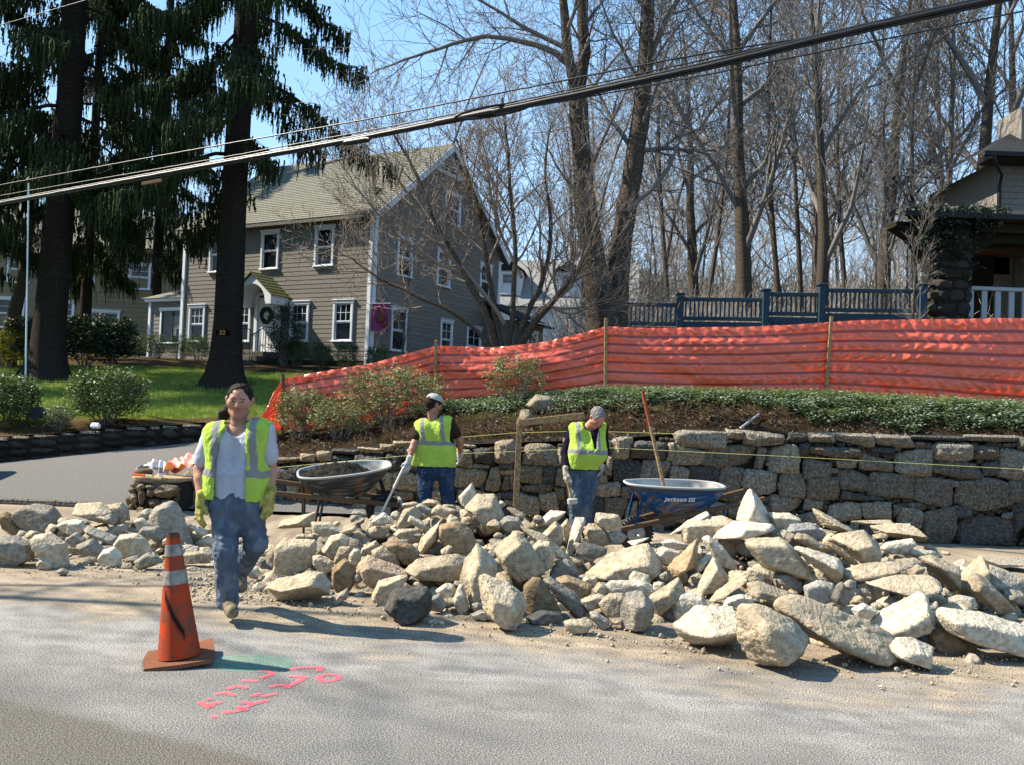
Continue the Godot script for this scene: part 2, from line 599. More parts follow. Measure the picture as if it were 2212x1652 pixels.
func make_materials() -> void:
	var speck := noise_tex(grey(0.55), grey(1.0), 0.09, 1, 4)
	var bumps := noise_tex(grey(0), grey(1), 0.045, 2, 6)
	var crumbs := noise_tex(grey(0), grey(1), 0.09, 3, 4)
	M.speck = speck
	M.bumps = bumps
	M.stone = mat(Color.WHITE, 0.95, noise_tex(Color(0.7, 0.66, 0.6), Color(1, 0.99, 0.96), 0.03, 4, 6, Color(0.88, 0.85, 0.79)), 1.1, bumps, 1.1)
	M.wall_stone = mat(Color.WHITE, 0.93, noise_tex(Color(0.5, 0.48, 0.45), Color(1, 0.98, 0.94), 0.03, 5, 6, Color(0.76, 0.73, 0.68)), 1.2, bumps, 2.6)
	M.mortar = mat(lin(0.075, 0.065, 0.052), 1.0, speck, 3.0, crumbs, 2.0)
	M.road = mat(Color.WHITE, 0.9, noise_tex(grey(0.5), grey(1.0), 0.14, 6, 3, grey(0.8)), 1.0, noise_tex(grey(0), grey(1), 0.16, 7, 3), 0.45)
	M.drive = mat(lin(0.225, 0.212, 0.195), 0.9, noise_tex(grey(0.5), grey(1.0), 0.12, 8, 4), 0.8, crumbs, 0.5)
	M.dirt = mat(Color.WHITE, 1.0, noise_tex(Color(0.5, 0.47, 0.44), Color(1, 0.97, 0.92), 0.05, 9, 6), 1.4, crumbs, 4.0)
	M.land = mat(Color.WHITE, 1.0, noise_tex(Color(0.55, 0.58, 0.5), Color(1, 1, 0.95), 0.06, 10, 6), 0.7, crumbs, 4.0)
	M.leaf = mat(Color.WHITE, 0.55)
	M.leaf.backlight_enabled = true
	M.leaf.backlight = Color(0.5, 0.6, 0.3)
	M.needle = mat(lin(0.034, 0.048, 0.02), 0.95)
	M.needle.metallic_specular = 0.15
	M.bark = mat(lin(0.085, 0.075, 0.068), 1.0, noise_tex(Color(0.4, 0.38, 0.36), Color(1, 0.97, 0.93), 0.05, 13, 5), 0.9, noise_tex(grey(0), grey(1), 0.05, 14, 5), 5.0)
	M.bark.uv1_scale = Vector3(1.6, 0.5, 1.6)
	M.bark2 = mat(lin(0.2, 0.17, 0.14), 1.0, noise_tex(Color(0.35, 0.34, 0.33), Color(1, 0.97, 0.93), 0.05, 15, 5), 0.9, bumps, 3.0)
	M.bark2.uv1_scale = Vector3(1.6, 0.5, 1.6)
	M.twig = mat(lin(0.14, 0.128, 0.117), 0.95)
	M.brush = mat(lin(0.25, 0.222, 0.19), 0.95)
	M.trim = mat(lin(0.6, 0.63, 0.66), 0.6)
	M.white = mat(lin(0.72, 0.72, 0.7), 0.6)
	M.siding = mat(lin(0.22, 0.198, 0.167), 0.85, noise_tex(grey(0.8), grey(1.0), 0.03, 16, 5), 0.7, null, 0.0)
	M.siding_far = mat(lin(0.34, 0.28, 0.17), 0.85, speck, 0.7)
	M.roof = mat(lin(0.25, 0.242, 0.225), 0.95, noise_tex(Color(0.66, 0.66, 0.6), Color(1, 1, 0.96), 0.03, 17, 5), 0.6, bumps, 1.0)
	M.grey_roof = mat(lin(0.36, 0.36, 0.35), 0.9, speck, 1.0)
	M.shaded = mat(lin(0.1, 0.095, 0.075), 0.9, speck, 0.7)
	M.slate = mat(lin(0.05, 0.05, 0.053), 0.9, speck, 1.0)
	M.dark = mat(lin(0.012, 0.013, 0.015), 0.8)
	M.room = mat(lin(0.05, 0.05, 0.05), 0.9)
	var g := StandardMaterial3D.new()
	g.albedo_color = Color(0.12, 0.15, 0.17, 0.3)
	g.transparency = BaseMaterial3D.TRANSPARENCY_ALPHA
	g.roughness = 0.04
	g.metallic_specular = 0.3
	M.glass = g
	M.iron = mat(lin(0.015, 0.015, 0.017), 0.5)
	M.blue = mat(lin(0.028, 0.062, 0.085), 0.7, noise_tex(grey(0.75), grey(1), 0.03, 18, 4), 1.0)
	M.wood = mat(lin(0.42, 0.29, 0.165), 0.8, noise_tex(Color(0.6, 0.56, 0.5), Color(1, 0.97, 0.9), 0.04, 19, 5), 1.0)
	M.old_wood = mat(lin(0.19, 0.135, 0.09), 0.9, noise_tex(Color(0.5, 0.47, 0.44), Color(1, 0.97, 0.93), 0.06, 20, 5), 2.0)
	M.rubber = mat(lin(0.02, 0.02, 0.021), 0.55)
	M.cable = mat(lin(0.01, 0.01, 0.011), 0.42)
	M.cable.metallic_specular = 0.4
	M.steel = mat(lin(0.35, 0.35, 0.35), 0.45)
	M.steel.metallic = 0.6
	M.skin = mat(Color.WHITE, 0.55)
	M.skin.subsurf_scatter_enabled = true
	M.skin.subsurf_scatter_strength = 0.08
	var weave := noise_tex(grey(0), grey(1), 0.05, 21, 4)
	M.cloth = mat(Color.WHITE, 0.95, noise_tex(grey(0.82), grey(1.0), 0.1, 22, 4), 6.0, weave, 0.7)
	M.hair = mat(Color.WHITE, 0.7, null, 1.0, noise_tex(grey(0), grey(1), 0.1, 23, 3), 0.8)
	M.hair.metallic_specular = 0.2
	M.paint = mat(Color.WHITE, 0.8)
	M.paint.metallic_specular = 0.2

# ---------------------------------------------------------------- the land
func wall_depth(x: float) -> float:                      # how far back the face of the stone wall stands
	return table(x, [-4.95, 12.2, -4.2, 12.75, -3.4, 12.85, -2.25, 12.65, -0.7, 12.4, 1.4, 12.15, 4.5, 12.0, 7.2, 11.9, 12.0, 11.75])

func wall_top(x: float) -> float:
	return table(x, [-4.95, 0.42, -4.2, 0.55, -3.4, 0.76, -2.25, 0.97, -0.7, 1.11, 1.4, 1.28, 2.43, 1.4, 7.2, 1.5, 12.0, 1.55])

func fence_depth(x: float) -> float:
	return table(x, [-4.6, 14.2, -4.0, 15.0, -3.25, 15.0, -1.3, 14.8, 1.5, 14.2, 5.0, 13.8, 8.0, 13.6, 12.0, 13.4])

func fence_foot(x: float) -> float:
	return table(x, [-4.6, 0.8, -4.0, 1.05, -3.25, 1.15, -1.3, 1.6, 1.5, 1.92, 5.0, 1.96, 8.0, 1.87, 12.0, 1.9])

func lawn_edge(x: float) -> float:                       # depth of the low wall along the drive
	return 16.0 + (x + 9.4) * 0.62

func lawn_height(x: float, d: float) -> float:
	var y := table(d, [12.0, 0.55, 16.0, 0.74, 18.0, 1.08, 21.0, 1.5, 24.0, 1.96, 31.0, 2.84, 36.0, 3.2, 60.0, 4.6, 140.0, 10.0])
	return y + 0.04 * fine.get_noise_2d(x * 0.4, d * 0.4)

func drive_height(x: float, d: float) -> float:
	var y := maxf(0.0, d - 12.4) * 0.074 + maxf(0.0, x + 9.4) * 0.097 * clampf((d - 12.2) / 3.0, 0.0, 1.0)
	return y + maxf(0.0, d - 18.0) * 0.06

func bank_height(x: float, d: float) -> float:
	var w := wall_depth(x)
	var f := fence_depth(x)
	var wt := wall_top(x) - 0.03
	var ff := fence_foot(x)
	var y: float
	if d < f:
		var u := clampf((d - w - 0.25) / (f - w - 0.25), 0.0, 1.0)
		y = lerpf(wt, ff, pow(u, 0.8))
		y += 0.05 * sin(u * PI) * fine.get_noise_2d(x * 2.2, d * 2.2) + 0.16 * sin(u * PI) * clampf((x + 1.5) * 0.5, 0.0, 1.0)
	else:
		y = ff + (table(d, [13.0, 0.0, 20.0, 0.75, 31.0, 1.5, 45.0, 2.6, 60.0, 4.2, 90.0, 7.5, 140.0, 11.0]) - table(f, [13.0, 0.0, 20.0, 0.75]))
	return y

func ground_height(x: float, d: float) -> float:
	var a := bank_height(x, d)
	var b := lawn_height(x, d)
	return lerpf(b, a, smoothstep(-7.0, -3.0, x)) + 0.06 * fine.get_noise_2d(x * 0.3, d * 0.3)

func heap_foot(x: float) -> float:                       # depth at which the heap of rubble begins
	return table(x, [-5.2, 8.2, -3.4, 8.0, -2.6, 7.7, -1.9, 7.0, -0.6, 6.5, 0.4, 6.4, 1.8, 5.8, 2.7, 5.65, 3.4, 6.0, 4.4, 6.7])

func heap_height(x: float, d: float) -> float:
	var f := heap_foot(x)
	var crest := table(x, [-5.2, 1.2, -3.4, 1.3, -2.4, 1.3, -1.9, 1.9, -0.5, 2.4, 1.0, 2.2, 2.4, 2.3, 3.6, 2.1, 4.6, 1.6])
	var top := table(x, [-5.2, 0.3, -3.6, 0.42, -2.6, 0.16, -2.0, 0.4, -0.6, 0.76, 0.2, 0.66, 1.0, 0.42, 2.0, 0.56, 2.6, 0.86, 3.6, 0.62, 4.8, 0.24, 5.8, 0.02])
	var u := (d - f) / crest
	if u < 0.0: return -0.3
	if u < 1.0: return top * u
	return top * maxf(0.0, 1.0 - (u - 1.0) * 0.9) - 0.3 * maxf(0.0, u - 2.0)

func make_land() -> void:
	# the road: asphalt under a wash of sand and stone dust
	var xs := PackedFloat32Array([-60, -40, -25, -15, -10, -7])
	var x := -5.4
	while x < 6.0:
		xs.append(x)
		x += 0.06
	xs.append_array(PackedFloat32Array([7, 9, 12, 18, 30, 60]))
	var ds := PackedFloat32Array([-20, -8, 0, 2])
	x = 3.2
	while x < 9.0:
		ds.append(x)
		x += 0.06
	ds.append_array(PackedFloat32Array([9.4, 9.8, 10.2, 10.6, 11, 11.4, 11.8, 12.3, 12.9]))
	var pts := PackedVector3Array()
	var cols := PackedColorArray()
	var asphalt := Color(0.235, 0.224, 0.207)
	var sand := Color(0.46, 0.37, 0.265)
	var dust := Color(0.42, 0.4, 0.37)
	for d in ds:
		for q in xs:
			var y := 0.0
			if d > 9.0 and q > -6: y = 0.03 * fine.get_noise_2d(q * 1.5, d * 1.5)
			pts.append(Vector3(q, y - (0.3 if d > 12.5 else 0.0), -d))
			var edge := heap_foot(q) - table(q, [-5, 1.0, -3, 1.35, -2, 0.9, -0.6, 0.55, 1.0, 0.55, 3.0, 0.4, 5.0, 0.9])
			var nz := fine.get_noise_2d(q * 0.9, d * 1.3)
			var n2 := fine.get_noise_2d(q * 3.0 + 40.0, d * 6.0)
			var s := smoothstep(-0.35, 0.4, d - edge + nz * 0.55 + n2 * 0.2)
			var w := clampf(smoothstep(-1.9, 0.1, d - edge + nz * 0.9) * (0.55 + n2 * 0.9), 0.0, 0.85) * (1.0 - s)
			if q < -1.5: w = clampf(w + 0.45 * smoothstep(0.05, 0.4, fine.get_noise_2d(q * 1.6 + 9.0, d * 2.6)) * smoothstep(4.4, 5.6, d), 0.0, 0.8) * (1.0 - s)
			var base := asphalt * (1.0 + 0.2 * fine.get_noise_2d(q * 0.7 + 70.0, d * 0.7))
			var old := smoothstep(0.0, 0.12, 4.55 - 0.42 * (q + 2.4) - d + 0.05 * n2) * (1.0 if q < -0.6 else 0.0)
			base = base.lerp(Color(0.15, 0.135, 0.105), old * 0.7)
			cols.append(base.lerp(dust, w).lerp(sand * (0.85 + 0.5 * n2), s * 0.95))
	var b := mb()
	b.grid(pts, xs.size(), ds.size(), cols)
	tag(put("road", b, M.road), "", "", "", "structure")
	# a bed of dirt and stone crumbs under the heap
	b = mb()
	pts = PackedVector3Array()
	cols = PackedColorArray()
	for j in 60:
		for i in 150:
			var q := -7.2 + i * 0.09
			var d := 5.4 + j * 0.09
			var y := heap_height(q, d) - 0.34 + 0.07 * fine.get_noise_2d(q * 3.0, d * 3.0)
			pts.append(Vector3(q, y if y > -0.1 else -0.1, -d))
			cols.append(Color(0.3, 0.235, 0.16) * (0.8 + 0.5 * fine.get_noise_2d(q * 5.0, d * 5.0)))
	b.grid(pts, 150, 60, cols)
	tag(put("ground_under_the_heap", b, M.dirt), "", "", "", "structure")
	# the drive that climbs behind the end of the wall
	b = mb()
	pts = PackedVector3Array()
	for j in 40:
		for i in 60:
			var q := -22.0 + i * 0.36
			var d := lerpf(12.35, 26.0, j / 39.0)
			pts.append(Vector3(q, drive_height(q, d) + 0.012, -d))
	b.grid(pts, 60, 40)
	tag(put("drive", b, M.drive), "", "", "", "structure")
	b = mb(Color(0.3, 0.29, 0.27))
	for i in 12:
		var q := -13.0 + i * 0.6
		b.beam(Vector3(q, 0.02, -12.42), Vector3(q + 0.594, 0.02, -12.42), 0.11, 0.1, 0.015)
	tag(put("kerb", b, M.wall_stone), "", "", "", "structure")
	# lawn above the drive
	b = mb()
	pts = PackedVector3Array()
	cols = PackedColorArray()
	for j in 70:
		for i in 120:
			var q := -48.0 + i * 0.4
			var e := lawn_edge(q)
			var d := lerpf(e + 0.2, 36.0, pow(j / 69.0, 1.2))
			pts.append(Vector3(q, lawn_height(q, d), -d))
			var n1 := fine.get_noise_2d(q * 0.8, d * 0.8)
			var g := Color(0.19, 0.26, 0.042).lerp(Color(0.3, 0.33, 0.08), clampf(0.5 + n1, 0, 1))
			var mulch := Color(0.13, 0.085, 0.05)
			var m := smoothstep(27.6, 28.4, d + 0.6 * n1 + 0.1 * (q + 8.0))
			m = maxf(m, smoothstep(1.0, 0.6, d - e - 0.2 + 0.6 * n1 - 0.8 * clampf((-6.6 - q) * 0.4, 0, 1)))
			for t in [Vector2(-13.0, 24), Vector2(-7.9, 24)]:
				m = maxf(m, smoothstep(1.5, 0.7, Vector2(q, d).distance_to(t) + n1 * 0.5))
			cols.append(g.lerp(mulch * (1.0 + n1), m))
	b.grid(pts, 120, 70, cols)
	tag(put("lawn", b, M.land), "", "", "", "structure")
	# the bank behind the stone wall
	b = mb()
	pts = PackedVector3Array()
	cols = PackedColorArray()
	for j in 46:
		for i in 200:
			var q := -5.2 + i * 0.1
			var w := wall_depth(q) + 0.05
			var d := lerpf(w, 20.5, pow(j / 45.0, 1.7))
			var y := bank_height(q, d)
			if q < -4.6: y = lerpf(drive_height(q, d), y, clampf((q + 5.2) / 0.6, 0.0, 1.0)) - 0.02
			var f := fence_depth(q)
			var u := (d - w) / (f - w)
			if u < 0.9: y += 0.055 * fine.get_noise_2d(q * 3.5, d * 5.0) * sin(clampf(u * 1.1, 0, 1) * PI)
			pts.append(Vector3(q, y, -d))
			var n1 := fine.get_noise_2d(q * 2.0, d * 2.0)
			var c := Color(0.06, 0.042, 0.028).lerp(Color(0.115, 0.08, 0.053), clampf(0.5 + n1 * 1.2, 0, 1))
			var green := smoothstep(0.35, 0.5, u + n1 * 0.2) * smoothstep(-1.2, 0.0, q)
			if d > f: green = 0.7
			cols.append(c.lerp(Color(0.08, 0.105, 0.03), green))
	b.grid(pts, 200, 46, cols)
	tag(put("bank", b, M.dirt), "", "", "", "structure")
	# everything farther back, out to the horizon
	b = mb()
	pts = PackedVector3Array()
	cols = PackedColorArray()
	var gx := []
	for i in 61: gx.append(signf(i - 30) * pow(absf(i - 30) / 30.0, 1.6) * 230.0)
	for j in 34:
		var d := 19.0 + pow(j / 33.0, 2.0) * 260.0
		for q in gx:
			pts.append(Vector3(q, ground_height(q, d) - 0.25 - (0.6 if q < -3 and d < 37 else 0.0), -d))
			var n1 := fine.get_noise_2d(q * 0.3, d * 0.3)
			cols.append(Color(0.21, 0.16, 0.11).lerp(Color(0.1, 0.1, 0.05), clampf(0.4 + n1, 0, 1)))
	b.grid(pts, gx.size(), 34, cols)
	tag(put("ground", b, M.land), "", "", "", "structure")
	# the low stone wall between drive and lawn
	var low := thing("low_stone_wall", "low dark stone wall edging the lawn above the driveway", "stone wall", at(230, 985, 17.0))
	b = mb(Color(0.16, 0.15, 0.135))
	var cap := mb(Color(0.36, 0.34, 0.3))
	var back := mb()
	for i in 60:
		var q := -15.0 + i * 0.2
		var d := lawn_edge(q) - 0.02
		var lo := drive_height(q, d) - 0.1
		var hi := lawn_height(q, d)
		back.beam(Vector3(q, (lo + hi) * 0.5, -d - 0.14), Vector3(q + 0.2, (lo + hi) * 0.5, -d - 0.264), 0.2, hi - lo)
	put("backing", back, M.mortar, low)
	var q0 := -15.0
	while q0 < -4.0:
		var w := rf(0.2, 0.42)
		var d := lawn_edge(q0 + w * 0.5)
		var lo := drive_height(q0, d) - 0.05
		var hi := lawn_height(q0, d) - 0.06
		var rows := 3 if hi - lo > 0.42 else 2
		for r in rows:
			var h := (hi - lo) / rows
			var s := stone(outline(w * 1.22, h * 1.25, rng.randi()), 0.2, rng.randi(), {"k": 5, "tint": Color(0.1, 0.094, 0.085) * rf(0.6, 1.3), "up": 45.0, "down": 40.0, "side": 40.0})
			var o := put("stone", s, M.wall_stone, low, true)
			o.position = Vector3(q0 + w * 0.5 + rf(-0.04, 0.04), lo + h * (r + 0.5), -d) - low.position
			o.rotation.y = 0.555
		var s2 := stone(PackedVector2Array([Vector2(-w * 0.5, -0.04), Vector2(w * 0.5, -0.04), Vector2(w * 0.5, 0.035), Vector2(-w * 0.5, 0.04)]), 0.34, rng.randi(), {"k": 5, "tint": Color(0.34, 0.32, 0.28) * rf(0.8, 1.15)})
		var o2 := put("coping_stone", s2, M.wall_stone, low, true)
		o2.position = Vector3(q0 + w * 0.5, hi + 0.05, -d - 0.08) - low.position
		o2.rotation.y = 0.555
		q0 += w * 0.97

# ---------------------------------------------------------------- the stone wall
var wall_boxes := []                                     # [middle, size] in picture units

func course(ox: float, oy: float, scale: float, spots: Array) -> void:      # stones measured as middle and size on an enlargement
	for i in range(0, spots.size(), 4):
		wall_boxes.append([Vector2(ox + spots[i] / scale, oy + spots[i + 1] / scale) * 0.8534, Vector2(spots[i + 2], spots[i + 3]) / scale * 0.8534])

func clip_half(poly: PackedVector2Array, n: Vector2, h: float) -> PackedVector2Array:
	var out := PackedVector2Array()
	for i in poly.size():
		var a := poly[i]; var b := poly[(i + 1) % poly.size()]
		var da := n.dot(a) - h; var db := n.dot(b) - h
		if da <= 0.0: out.append(a)
		if (da < 0.0) != (db < 0.0): out.append(a.lerp(b, da / (da - db)))
	return out

func make_wall() -> void:
	var r := [2000.0, 1060.0, 3.7365]
	course(r[0], r[1], r[2], [85, 175, 175, 92, 297, 175, 250, 95, 610, 205, 390, 130, 985, 205, 360, 108, 1420, 178, 500, 48, 1915, 182, 480, 62, 2190, 230, 100, 120])
	course(r[0], r[1], r[2], [130, 280, 115, 130, 430, 315, 470, 150, 875, 305, 210, 82, 1265, 243, 165, 88, 1545, 305, 350, 165, 1880, 320, 260, 140, 2080, 245, 110, 36])
	course(r[0], r[1], r[2], [270, 465, 335, 220, 545, 420, 200, 92, 815, 415, 310, 180, 1165, 415, 345, 255, 1575, 480, 485, 172, 1885, 465, 150, 130, 2120, 440, 280, 290])
	course(r[0], r[1], r[2], [415, 487, 95, 52, 320, 670, 315, 305, 625, 575, 345, 200, 960, 650, 475, 305, 1370, 690, 370, 315, 1555, 595, 82, 85, 1850, 720, 545, 325, 2150, 690, 190, 190])
	course(r[0], r[1], r[2], [225, 800, 175, 130, 615, 720, 265, 84, 810, 745, 130, 64, 1210, 815, 155, 84, 2170, 980, 150, 400, 520, 870, 310, 215, 820, 860, 310, 190, 1000, 860, 120, 105])
	course(r[0], r[1], r[2], [1130, 960, 275, 285, 1430, 1020, 335, 345, 1640, 880, 168, 162, 1865, 1030, 485, 295, 2060, 910, 112, 105, 335, 855, 54, 74, 1605, 1040, 55, 140])
	r = [1480.0, 1060.0, 3.6867]
	course(r[0], r[1], r[2], [1090, 205, 480, 205, 1410, 145, 190, 88, 1660, 190, 380, 132, 1340, 210, 80, 64, 350, 255, 182, 195, 600, 300, 340, 172, 800, 300, 100, 145, 965, 335, 315, 205])
	course(r[0], r[1], r[2], [1365, 340, 465, 255, 1635, 355, 118, 215, 1850, 370, 315, 285, 225, 255, 64, 125, 230, 430, 72, 175, 395, 470, 262, 235, 650, 485, 272, 172, 885, 500, 172, 155])
	course(r[0], r[1], r[2], [1120, 520, 285, 185, 1365, 570, 225, 225, 1650, 590, 345, 235, 1950, 630, 245, 235, 1300, 735, 84, 95, 1420, 740, 165, 95, 1670, 740, 140, 90, 1880, 800, 315, 185])
	course(r[0], r[1], r[2], [150, 570, 125, 115, 230, 655, 212, 165, 380, 680, 95, 105, 110, 840, 145, 235, 280, 840, 185, 225, 450, 870, 135, 205])
	r = [600.0, 1080.0, 3.16]
	course(r[0], r[1], r[2], [400, 270, 200, 55, 560, 248, 115, 64, 700, 238, 118, 74, 860, 203, 205, 54, 1060, 190, 165, 54, 1195, 168, 112, 62, 1320, 135, 145, 44, 1850, 160, 115, 44])
	course(r[0], r[1], r[2], [430, 370, 242, 182, 610, 328, 122, 112, 745, 342, 142, 92, 845, 268, 172, 112, 1050, 275, 252, 152, 1240, 285, 155, 162, 1295, 198, 84, 52, 860, 362, 95, 74])
	course(r[0], r[1], r[2], [620, 415, 142, 84, 760, 412, 104, 54, 345, 550, 104, 192, 450, 522, 112, 125, 530, 600, 125, 235, 1350, 430, 195, 145, 1330, 560, 150, 90, 1250, 620, 185, 115])
	course(r[0], r[1], r[2], [1820, 240, 132, 152, 1965, 230, 165, 135, 1950, 312, 125, 44, 2140, 190, 155, 192, 2140, 330, 125, 95, 1870, 420, 252, 175, 2055, 430, 135, 205, 2170, 450, 112, 125])
	course(r[0], r[1], r[2], [1860, 560, 205, 125, 2080, 580, 115, 105, 2160, 590, 95, 115, 2000, 550, 95, 85, 1600, 420, 150, 210, 1440, 300, 120, 140])
	r = [1250.0, 1150.0, 3.004]
	course(r[0], r[1], r[2], [380, 10, 290, 185, 280, 150, 182, 155, 420, 150, 104, 155, 510, 170, 84, 135, 90, 120, 115, 85, 130, 215, 145, 112, 320, 262, 222, 92, 270, 370, 155, 172])
	course(r[0], r[1], r[2], [430, 360, 165, 172, 500, 300, 112, 92, 120, 330, 145, 115, 520, 20, 90, 150, 600, 60, 120, 140, 620, 300, 150, 180])
	var wall := thing("stone_wall", "long unfinished retaining wall of grey and tan fieldstones behind the rubble", "stone wall", Vector3(1.5, 0, -12.2))
	# where nothing was measured (behind the heap, the men and the barrows) the courses go on
	var px := 425.0
	while px < 2340.0:
		var py := 930.0
		while py < 1200.0:
			var p := at(px, py, wall_depth(at(px, py, 12.2).x))
			if p.y > 0.02 and p.y < wall_top(p.x) - 0.07:
				var free := true
				for w in wall_boxes:
					var q: Vector2 = (Vector2(px, py) - w[0]).abs() - w[1] * 0.5
					if q.x < 13.0 and q.y < 9.0: free = false
				if free: wall_boxes.append([Vector2(px, py), Vector2(rf(34, 62), rf(24, 42))])
			py += 11.0
		px += 13.0
	var n := wall_boxes.size()
	var laid := []
	for i in n:
		var c: Vector2 = wall_boxes[i][0]
		var s: Vector2 = wall_boxes[i][1]
		var poly := PackedVector2Array()
		var h := s * 0.5
		var cut := [rf(0.03, 0.4) , rf(0.03, 0.4), rf(0.03, 0.4), rf(0.03, 0.4)]
		if minf(s.x, s.y) < 20.0: cut = [0.15, 0.2, 0.15, 0.2]
		for k in 4:
			var sx: float = [1.0, -1.0, -1.0, 1.0][k]
			var sy: float = [1.0, 1.0, -1.0, -1.0][k]
			var m := minf(h.x, h.y) * 1.3
			var u := Vector2(sx * h.x, sy * (h.y - cut[k] * m * rf(0.7, 1.2)))
			var v := Vector2(sx * (h.x - cut[k] * m * rf(0.8, 1.6)), sy * h.y)
			var jog := Vector2(rf(-0.06, 0.06) * s.x, rf(-0.09, 0.09) * s.y)
			u += jog
			v += jog
			if sx * sy > 0: poly.append(u); poly.append(v)
			else: poly.append(v); poly.append(u)
		for j in n:
			if i == j: continue
			var e: Vector2 = wall_boxes[j][0] - c
			var t: Vector2 = wall_boxes[j][1] * 0.5
			if absf(e.x) > h.x + t.x + 3.0 or absf(e.y) > h.y + t.y + 3.0: continue
			var gx := absf(e.x) - h.x - t.x
			var gy := absf(e.y) - h.y - t.y
			var d := Vector2(signf(e.x), signf(e.y) * 0.3 * rng.randf()).normalized() if gx > gy else Vector2(signf(e.x) * 0.25 * rng.randf(), signf(e.y)).normalized()
			var mine := h.x * absf(d.x) + h.y * absf(d.y) * (0.9 if absf(d.y) > 0.5 else 0.25)
			var theirs := t.x * absf(d.x) + t.y * absf(d.y) * (0.9 if absf(d.y) > 0.5 else 0.3)
			var apart := absf(e.dot(d))
			if apart < mine + theirs + 2.5:
				var lim := clampf(apart - theirs, 0.35 * mine, mine) if gx > -8.0 or gy > -8.0 else apart * mine / (mine + theirs)
				var small := PackedVector2Array()
				small = clip_half(poly, d, lim - 0.3)
				if small.size() > 2: poly = small
		var mid := Vector2()
		for p in poly: mid += p
		mid /= poly.size()
		var whole := PackedVector2Array()
		for p in poly: whole.append(c + mid + (p - mid) * 1.15)
		laid.append(whole)
		var x := at(c.x + mid.x, c.y + mid.y, 12.2).x
		var d := wall_depth(x)
		var pos := at(c.x + mid.x, c.y + mid.y, d)
		var turn := atan((wall_depth(pos.x + 0.3) - wall_depth(pos.x - 0.3)) / 0.6)
		var flat := PackedVector2Array()
		for p in poly: flat.append(Vector2((p.x - mid.x) / cos(turn), -(p.y - mid.y)) * (d / F))
		var tone := rf(0.65, 1.35)
		var warm := clampf(0.5 - (pos.x - 1.5) * 0.16 + rf(-0.3, 0.3), 0.0, 1.0)
		var tint := Color(0.31, 0.3, 0.275).lerp(Color(0.47, 0.4, 0.3), warm) * tone
		if rng.randf() < 0.25: tint = Color(0.15, 0.152, 0.158) * rf(0.8, 1.2)
		if c.distance_to(Vector2(600 + 530 / 3.16, 1080 + 600 / 3.16) * 0.8534) < 4.0: tint = Color(0.42, 0.19, 0.07)
		var top := pos.y + s.y * 0.5 * d / F > wall_top(pos.x) - 0.14
		var b := stone(flat, 0.42 if top else 0.34, rng.randi(), {"k": 10, "tint": tint, "up": 38.0 if not top else 22.0, "down": 40.0, "side": 36.0, "swell": 1.12, "face": 0.17 if not top else 0.3, "lump": 0.11, "tilt": Vector2(rf(-0.3, 0.16), rf(-0.12, 0.28))})
		var o := put("stone", b, M.wall_stone, wall, true)
		o.position = pos + Vector3(0, 0, rf(-0.035, 0.03)) - wall.position
		o.rotation.y = turn
	# chinking: small stones pinned into the wider joints
	px = 440.0
	while px < 2330.0:
		var py := 935.0
		while py < 1195.0:
			var p := at(px, py, wall_depth(at(px, py, 12.2).x) + 0.02)
			if p.y > 0.03 and p.y < wall_top(p.x) - 0.1:
				var free := true
				var room := 22.0
				for w in laid:
					if absf(w[0].x - px) > 130.0: continue
					if Geometry2D.is_point_in_polygon(Vector2(px, py), w):
						free = false
						break
				if free:
					var sz := Vector2(rf(13, 26), rf(11, 20))
					var flat := outline(sz.x * p.z / -F, sz.y * p.z / -F, rng.randi())
					var o := put("stone", stone(flat, 0.2, rng.randi(), {"k": 6, "tint": Color(0.18, 0.16, 0.13) * rf(0.5, 1.1), "up": 40.0, "down": 40.0, "side": 36.0, "face": 0.15}), M.wall_stone, wall, true)
					o.position = p - wall.position - Vector3(0, 0, 0.03)
					var around := PackedVector2Array()
					for k in 8: around.append(Vector2(px, py) + Vector2(cos(k * PI / 4), sin(k * PI / 4)) * sz * 0.62)
					laid.append(around)
			py += 5.0
		px += 6.0
	# the fill between and behind the stones
	var pts := PackedVector3Array()
	for j in 4:
		for i in 90:
			var x := -4.6 + i * 0.19
			var d := wall_depth(x) + 0.07
			var top := wall_top(x)
			pts.append(Vector3(x, [-0.15, top - 0.13, top - 0.1, top + 0.02][j], -(d + [0.0, 0.02, 0.08, 0.2][j])))
	var b := mb()
	b.grid(pts, 90, 4)
	put("mortar", b, M.mortar, wall)
	make_wall_end()

